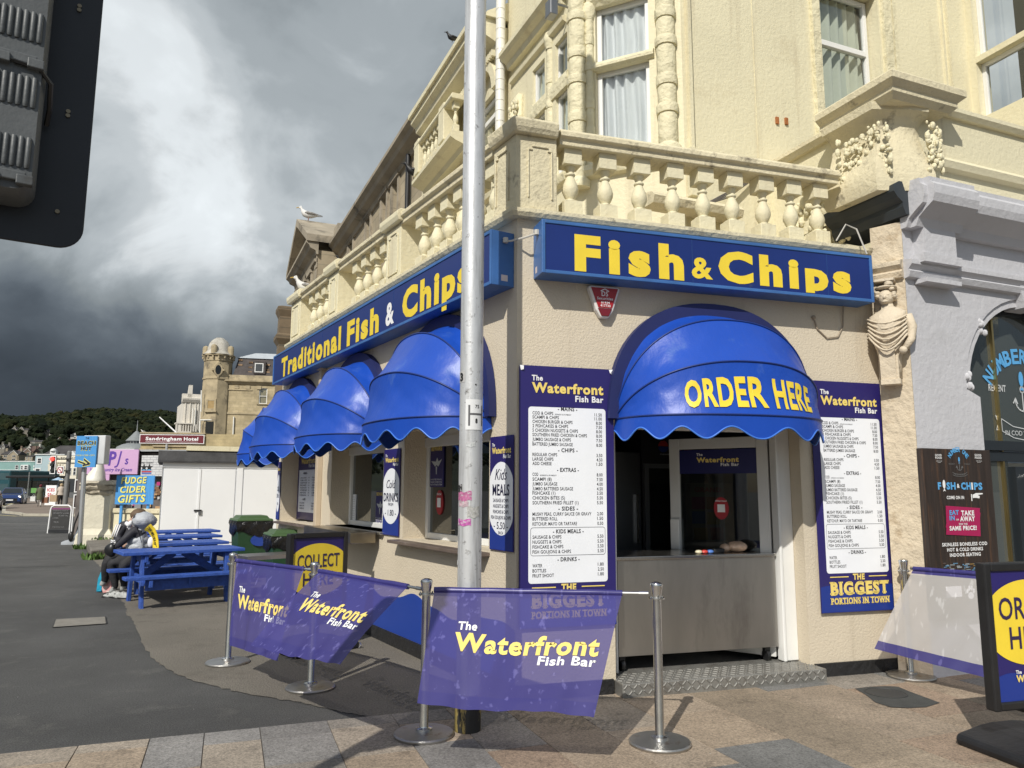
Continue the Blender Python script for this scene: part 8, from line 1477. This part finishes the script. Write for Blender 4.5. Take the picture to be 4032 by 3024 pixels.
# ------------------------------------------------------------------ far road, kerbs, vehicles, walkers
m_pave = mat('brick_pavement', (.19, .15, .12), .9, var=.15, vs=.5); m_kerb = mat('pale_kerb', (.40, .37, .30), .85, var=.15, vs=1.5)
A_ = [(-28.6, 44.2), (-27, 42.2), (-20, 41.5), (-14, 40), (-14, 60), (-30, 85), (-62, 108), (-70, 105), (-48, 74), (-38, 57), (-31, 46.5)]
n = len(A_); m = MB(); m.add([(x, y, 0) for x, y in A_] + [(x, y, .12) for x, y in A_], [tuple(range(2 * n - 1, n - 1, -1))] + [(i, (i + 1) % n, n + (i + 1) % n, n + i) for i in range(n)]); struct(m.build('pavement', m_pave))
m = MB()
for (x0, y0), (x1, y1) in zip(A_, A_[1:] + A_[:1]):
    d = Vector((x1 - x0, y1 - y0, 0)); 
    if y0 < 60 or x0 < -40:
        nn = Vector((-d.y, d.x, 0)).normalized() * .16; p0, p1 = Vector((x0, y0, 0)), Vector((x1, y1, 0)); m.hexa([p0 - nn, p1 - nn, p1 + nn * .2, p0 + nn * .2] + [q + Vector((0, 0, .128)) for q in (p0 - nn, p1 - nn, p1 + nn * .2, p0 + nn * .2)])
struct(m.build('kerb', m_kerb))
m = MB()
for pts in ([(-29.6, 43.6), (-27, 41.5), (-20, 40.8)], [(-31.5, 46), (-39, 57), (-49, 74.5)]):
    for (x0, y0), (x1, y1) in zip(pts, pts[1:]): d = Vector((x1 - x0, y1 - y0, 0)).normalized(); nn = Vector((-d.y, d.x, 0)) * .09; p0, p1 = Vector((x0, y0, .0047)), Vector((x1, y1, .0047)); m.quad(p0 - nn, p1 - nn, p1 + nn, p0 + nn)
struct(m.build('road_line', mat('yellow_line', (.50, .42, .20), .8, var=.2, vs=2)))
def car(c, az, paint, label, lit=True):
    f = Fr(c, az); t = thing('parked_car' if not lit else 'car', label, 'car', f.p(0, 0, 0)); mp = mat('car_' + label.split()[0], paint, .22, .3, var=0, coat=.8)
    def sec(y, w, z0, z1, k=.9): return [f.p(-w, y, z0), f.p(w, y, z0), f.p(w * 1.02, y, (z0 + z1) / 2), f.p(w * k, y, z1), f.p(-w * k, y, z1), f.p(-w * 1.02, y, (z0 + z1) / 2)]
    m = MB(); loft(m, [sec(2.15, .78, .35, .72), sec(2.0, .88, .22, .92), sec(1.2, .91, .2, 1.02), sec(.9, .91, .2, 1.05), sec(-1.8, .91, .22, 1.05), sec(-2.1, .85, .35, .9)]); b = m.build('body', mp, t, smooth=40, bevel=.03)
    m = MB(); loft(m, [sec(1.0, .84, 1.02, 1.05, .98), sec(.35, .80, 1.02, 1.52, .80), sec(-1.2, .80, 1.02, 1.55, .80), sec(-1.9, .80, 1.02, 1.15, .9)]); m.build('cabin', mp, t, smooth=40)
    m = MB(); m.quad(f.p(-.74, 1.0, 1.07), f.p(.74, 1.0, 1.07), f.p(.62, .40, 1.49), f.p(-.62, .40, 1.49)); m.build('windscreen', mat('car_glass', (.02, .025, .03), .05), t)
    for s in (-1, 1): m = MB(); m.quad(f.p(s * .835, .8, 1.08), f.p(s * .835, -1.6, 1.1), f.p(s * .665, -1.2, 1.48), f.p(s * .665, .35, 1.47)); m.build('side_window', mat('car_glass', (.02, .025, .03)), t)
    m = MB(); m.box(f, -.55, .55, 2.10, 2.17, .35, .62); m.build('grille', m_blk, t); m = MB(); m.box(f, -.26, .26, 2.17, 2.185, .42, .53); m.build('number_plate', m_wht, t)
    for s in (-1, 1):
        m = MB(); m.ball(f.p(s * .66, 2.03, .74), (.17, .10, .10), 12, 8); m.build('headlight', mat('lit_headlight', (.8, .8, .8), .2, emit=((1, .98, .9), 2.0)) if lit and s > 0 else mat('headlight', (.5, .52, .55), .1), t, smooth=180)
        m = MB(); m.box(f, s * .92 - .04, s * 1.12 - .04 if s > 0 else s * 1.04, .75, .9, 1.02, 1.16) if False else m.ball(f.p(s * 1.0, .75, 1.08), (.11, .06, .07), 8, 6); m.build('wing_mirror', mp, t, smooth=180)
        for y in (1.35, -1.35):
            m = MB(); m.tube([f.p(s * .72, y, .33), f.p(s * .93, y, .33)], .33, 20); w_ = m.build('wheel', m_rubber, t, smooth=40); m = MB(); m.tube([f.p(s * .90, y, .33), f.p(s * .945, y, .33)], .19, 14); m.build('rim', m_chrome, w_, smooth=40)
    return t
car((-44.6, 67.8), 63, (.018, .045, .16), 'blue car facing us with a bright headlight on the far road')
car((-36.15, 51.9), 63, (.13, .055, .04), 'copper car cut off by the left edge, ahead of the blue one', False)
c = atY(*Zb(35, 700), 112); f = Fr((c.x, c.y), 112); t = thing('bus', 'dark teal bus on the far road at the left edge', 'bus', f.p(0, 0, 0)); m = MB(); m.box(f, -1.9, 1.25, -8, 0, .35, 4.1); m.build('body', mat('bus_teal', (.02, .07, .085), .3, var=.1), t, bevel=.2); m = MB(); m.box(f, -1.8, 1.1, -.1, .02, 2.7, 3.7); m.box(f, -1.8, 1.1, -.1, .02, 1.0, 2.1); m.build('windscreen', mat('bus_glass', (.05, .09, .10), .1), t)
for s in (-1.5, .8): m = MB(); m.tube([f.p(s, -.6, .45), f.p(s + .3, -.6, .45)], .45, 16); m.build('wheel', m_rubber, t, smooth=40)
c = atY(*Zb(345, 800), 95); f = Fr((c.x, c.y), 105); t = thing('bus_shelter', 'dark bus shelter across the far road before the ivory theatre', 'shelter', f.p(0, 0, 0)); m = MB(); m.box(f, -4.2, 3.6, -1.5, .2, 2.75, 3.05); m.build('roof', m_blk, t, bevel=.1)
for s in (-4, -1.6, 1, 3.4): m = MB(); m.box(f, s - .05, s + .05, -1.4, -1.3, 0, 2.8); m.build('post', m_blk, t)
m = MB(); m.box(f, -4, 3.4, -1.4, -1.37, .5, 2.4); m.build('pane', glass_mat('shelter_glass', (.03, .035, .035), .3), t); m = MB(); m.box(f, .4, 3.6, .3, .5, .9, 1.5); m.build('notice', mat('green_notice', (.12, .30, .08), .6), t)
m = MB(); c = atY(*Zb(300, 800), 90); m.tube([(c.x, c.y, 0), (c.x, c.y, 3.4)], .07, 8); tag(m.build('street_pole', m_chrome, None), 'slim pale pole standing before the dark bus shelter', 'pole')
c = atY(*Zb(575, 800), 72); f = Fr((c.x, c.y), 98); t = thing('railing_screen', 'dark railing screen between the two walkers', 'railing', f.p(0, 0, 0)); m = MB(); m.frame(f, -1.7, 1.7, .7, 2.1, .08, -.05, .05); m.build('frame', m_blk, t); m = MB(); m.box(f, -1.62, 1.62, -.02, .02, .78, 1.6); m.build('panel', mat('teal_panel', (.04, .07, .075), .5), t)
m = MB(); [m.box(f, -1.6 + k * .2, -1.57 + k * .2, -.02, .02, 1.6, 2.02) for k in range(17)]; [m.box(f, s - .04, s + .04, -.04, .04, 0, .7) for s in (-1.6, 1.6)]; m.build('bar', m_blk, t)
c = atY(*Zb(545, 890), 63); f = Fr((c.x, c.y), 100); t = thing('small_aboard', 'small red and white A-board on the far pavement between the walkers', 'A-board', f.p(0, 0, .12)); m = MB(); m.box(f, -.5, .5, -.08, .0, .12, 1.75); m.build('panel', m_wht, t); m = MB(); m.text('50p', lambda x, y: f.p(x, .01, y), -.3, .3, .75, .35, .03); m.text('ICES', lambda x, y: f.p(x, .01, y), -.35, .35, 1.25, .25, .03); m.build('lettering', mat('board_red', (.5, .04, .06)), t)
m = MB(); c = atY(*Zb(635, 660), 75); m.add([(c.x + math.cos(a) * .6, c.y + math.sin(a) * .6, c.z - .05) for a in [2 * math.pi * i / 10 for i in range(10)]] + [(c.x, c.y, c.z + .25)], [(i, (i + 1) % 10, 10) for i in range(10)]); m.tube([(c.x, c.y, 0), (c.x, c.y, c.z + .2)], .03, 6); tag(m.build('parasol', mat('pale_blue_canvas', (.30, .42, .55), .7), None), 'pale blue parasol on the far pavement by the theatre columns', 'parasol')
# traffic signal with its sign
b = Vector((-35.9, 61.0, .12)); t = thing('traffic_signal', 'distant traffic signal showing red with a no left turn sign', 'traffic light', b); m = MB(); m.lathe(b, [(.17, 0), (.17, 4.3), (.08, 4.4)], 12); m.build('post', mat('signal_post', (.22, .22, .215), .5, .3), t, smooth=40)
f = Fr((-36.4, 60.7), 100); g_ = lambda x, y: f.at(Zb(x, y)); a0 = g_(540, 598); a1 = g_(615, 402); m = MB(); m.box(f, a0[0], a1[0], -.06, 0, a0[1], a1[1]); m.build('backing_board', m_blk, t); m = MB(); m.frame(f, a0[0], a1[0], a0[1], a1[1], .06, 0, .02); b0 = g_(622, 598); b1 = g_(697, 515); m.frame(f, b0[0], b1[0], b0[1], b1[1], .06, 0, .02); m.build('white_edge', m_wht, t); m = MB(); m.box(f, b0[0] + .0, b1[0], -.06, 0, b0[1], b1[1]); m.box(f, a0[0], .9, -.12, -.06, a0[1] + .2, a0[1] + .3); m.box(f, a0[0], .9, -.12, -.06, a1[1] - .3, a1[1] - .2); m.build('sign_box', m_blk, t)
for k, (y, em) in enumerate(((435, ((1, .03, .02), 5.0)), (497, None), (560, None))): q = g_(571, y); m = MB(); m.tube([f.p(q[0], 0, q[1]), f.p(q[0], .10, q[1])], .15, 20); m.build('lamp', mat('red_lamp', (.6, .02, .02), .4, emit=em) if em else mat('dark_lamp', (.02, .022, .022), .3), t, smooth=40)
q = g_(655, 556); m = MB(); m.quad(*[f.p(q[0] + .24 * math.cos(a), .025, q[1] + .24 * math.sin(a)) for a in [i * math.pi / 12 for i in range(24)]]); sg = m.build('round_sign', m_wht, t); m = MB(); P = lambda x, y: f.p(q[0] + x * .48, .035, q[1] + y * .48); stroke(m, P, [(.45 * math.cos(a), .45 * math.sin(a)) for a in [i * math.pi / 12 for i in range(25)]], .09); stroke(m, P, [(-.3, .3), (.3, -.3)], .09); m.build('red_ring', mat('sign_red', (.5, .02, .03), .5), sg)
m = MB(); P = lambda x, y: f.p(q[0] + x * .48, .030, q[1] + y * .48); stroke(m, P, [(.12, -.25), (.12, .05), (-.2, .05)], .10); m.build('arrow', m_blk, sg)
# walkers
def walker(base, hgt, label, coat, legs, hair, hat, skirt, step, bags):
    b = Vector(base); k = hgt / 1.7; s = Vector((math.cos(.6), math.sin(-.6) * -1, 0)) * 0 + Vector((.86, .5, 0)); fw = Vector((-.5, .86, 0)); P = lambda a, f_, z: b + s * a * k + fw * f_ * k + Vector((0, 0, z * k))
    nd = {'hip': (P(0, 0, .92), .15 * k), 'waist': (P(0, .0, 1.1), .14 * k), 'chest': (P(0, 0, 1.30), (.17 * k, .13 * k)), 'neck': (P(0, 0, 1.47), .06 * k), 'head': (P(0, .01, 1.56), .085 * k), 'crown': (P(0, .01, 1.63), .075 * k)}
    lk = [('hip', 'waist'), ('waist', 'chest'), ('chest', 'neck'), ('neck', 'head'), ('head', 'crown')]
    for n_, sg in (('a', -1), ('b', 1)):
        nd.update({'knee_' + n_: (P(sg * .09, step * sg * .12, .50), .075 * k), 'ankle_' + n_: (P(sg * .09, -step * sg * .18, .10), .045 * k), 'toe_' + n_: (P(sg * .10, -step * sg * .18 + .16, .04), .04 * k), 'sh_' + n_: (P(sg * .19, 0, 1.38), .07 * k), 'elb_' + n_: (P(sg * .27, -.02, 1.10), .052 * k), 'hand_' + n_: (P(sg * .31, .06, .84), .042 * k)})
        lk += [('hip', 'knee_' + n_), ('knee_' + n_, 'ankle_' + n_), ('ankle_' + n_, 'toe_' + n_), ('chest', 'sh_' + n_), ('sh_' + n_, 'elb_' + n_), ('elb_' + n_, 'hand_' + n_)]
    def mf(a, b_, f_): return 2 if b_ in ('head', 'crown') or (b_.startswith('hand') and f_ > .85) else 3 if b_.startswith('toe') else 1 if (b_.startswith('knee') and f_ > .3) or b_.startswith('ankle') else 0
    t = body('person', label, nd, lk, [coat, legs, m_skin, m_blk], mf)
    m = MB(); m.ball(P(0, -.01, 1.60), (.115 * k, .115 * k, .12 * k), 12, 8); m.build('hair' if not hat else 'hat', hair, t, smooth=180)
    m = MB(); m.lathe(P(0, 0, 0), [(.25 * k, skirt * k), (.22 * k, .95 * k), (.19 * k, 1.1 * k), (.22 * k, 1.3 * k), (.14 * k, 1.44 * k), (.08 * k, 1.48 * k)], 14); m.build('coat', coat, t, smooth=60)
    return t, P
t, P = walker((-36.1, 58.0, .12), 1.66, 'person in a long olive coat and dark red hat walking away with two bags', mat('olive_coat', (.09, .095, .055), .85, var=.15, vs=3), mat('white_trousers', (.62, .60, .56), .8), mat('dark_red_hat', (.11, .012, .018), .8), True, .55, .7, 0)
def carried(p, w, h, mt, label): m = MB(); m.box(Fr((p.x, p.y), 95), -w, w, -.09, .09, p.z - h, p.z); m.tube([(p.x - w * .6, p.y, p.z), (p.x, p.y, p.z + .14), (p.x + w * .6, p.y, p.z)], .012, 5); tag(m.build('carrier_bag', mt, None, bevel=.03), label, 'bag', 'bags carried by the walkers')
carried(P(-.42, 0, .78), .20, .36, mat('white_carrier', (.62, .62, .60), .5), 'white carrier bag in the left hand of the olive coated walker'); carried(P(.38, 0, .72), .24, .44, mat('tan_leather', (.22, .10, .055), .6), 'tan leather bag in the right hand of the olive coated walker')
t, P = walker((-36.6, 61.5, .12), 1.76, 'person in a pale beige jacket and black trousers walking away beside the signal post', mat('beige_jacket', (.50, .43, .36), .85, var=.1, vs=3), mat('black_trousers', (.016, .016, .019)), mat('fair_hair', (.42, .32, .19), .8), False, .82, .6, 0)
carried(P(-.45, 0, .82), .30, .55, mat('brown_paper', (.36, .26, .16), .8), 'brown paper bag carried by the beige jacketed walker')
# ------------------------------------------------------------------ birds
def gull(p, az, k, label, cat='gull', dark=False, group=None):
    f = Fr((p.x, p.y), az); t = thing('gull' if not dark else 'crow', label, cat, p); q = lambda a, o, z: f.p(a * k, o * k, p.z + z * k)
    mw = mat('gull_white', (.70, .69, .67), .7) if not dark else mat('crow_black', (.012, .012, .014), .5); mg_ = mat('gull_grey', (.22, .21, .20), .7, var=.3, vs=20) if not dark else mw
    m = MB(); rg = []
    for s, z, r in ((-.30, .17, .02), (-.22, .185, .06), (-.10, .19, .10), (.03, .20, .115), (.13, .24, .10), (.19, .32, .07), (.21, .38, .058), (.23, .42, .055), (.265, .425, .04), (.29, .42, .015)): rg.append([q(s - .3 * r * math.sin(a) * (1 if s > .1 else 0), r * math.cos(a), z + r * math.sin(a)) for a in [2 * math.pi * i / 12 for i in range(12)]])
    loft(m, rg); m.build('body', mw, t, smooth=180)
    m = MB()
    for sg in (-1, 1): loft(m, [[q(s, sg * (.085 * w + .02), z + .03 * math.sin(a) * w - .0) + f.n * (sg * .02 * math.cos(a) * k) for a in [2 * math.pi * i / 8 for i in range(8)]] for s, z, w in ((.12, .23, .6), (.02, .23, 1.3), (-.15, .21, 1.1), (-.33, .18, .5), (-.44, .165, .1))])
    m.build('wing', mg_, t, smooth=180)
    m = MB(); m.tube([q(.28, 0, .42), q(.36, 0, .405), q(.375, 0, .39)], [.018 * k, .011 * k, .003 * k], 6); m.build('beak', mat('beak_yellow', (.5, .33, .06), .5) if not dark else m_blk, t); m = MB(); [m.tube([q(-.02, sg * .04, .12), q(.0, sg * .04, .0)], .009 * k, 5) for sg in (-1, 1)]; m.build('leg', mat('leg_pink', (.45, .28, .24), .6) if not dark else m_blk, t); m = MB(); [m.ball(q(.245, sg * .046, .435), .008 * k, 6, 4) for sg in (-1, 1)]; m.build('eye', m_blk, t)
p = FL.p(6.45, -.12, 4.53); gull(p, 250, .62, 'white gull standing on the end pedestal of the balustrade')
gull(FGA.p(15.85, 0, 9.78), 262, 1.0, 'young brown winged gull on the peak of the stone gable')
p = atY(*Zb(1558, 150), 84.6); gull(Vector((p.x, p.y, FPO.at(ZT(20, 1268))[1] + .14)), 250, .85, 'far white gull standing above the maroon hotel sign')
p = FU.p(5.0, .38, 6.94); gull(p, 255, .62, 'black crow perched on the lower cornice end of the cream building', 'crow', True)
q = FU.at(VW(977, 75), .5); gull(FU.p(q[0], .5, q[1] - .12), 252, .34, 'black crow high on the eaves of the cream building beside the lamp post', 'crow', True)
p = FGA.p(13.68, .02, 7.2); q = FST.at(Z4(582, 1290), .6); gull(FST.p(q[0], .6, q[1]), 250, .5, 'dark pigeon low against the return of the stone gable', 'pigeon', True)
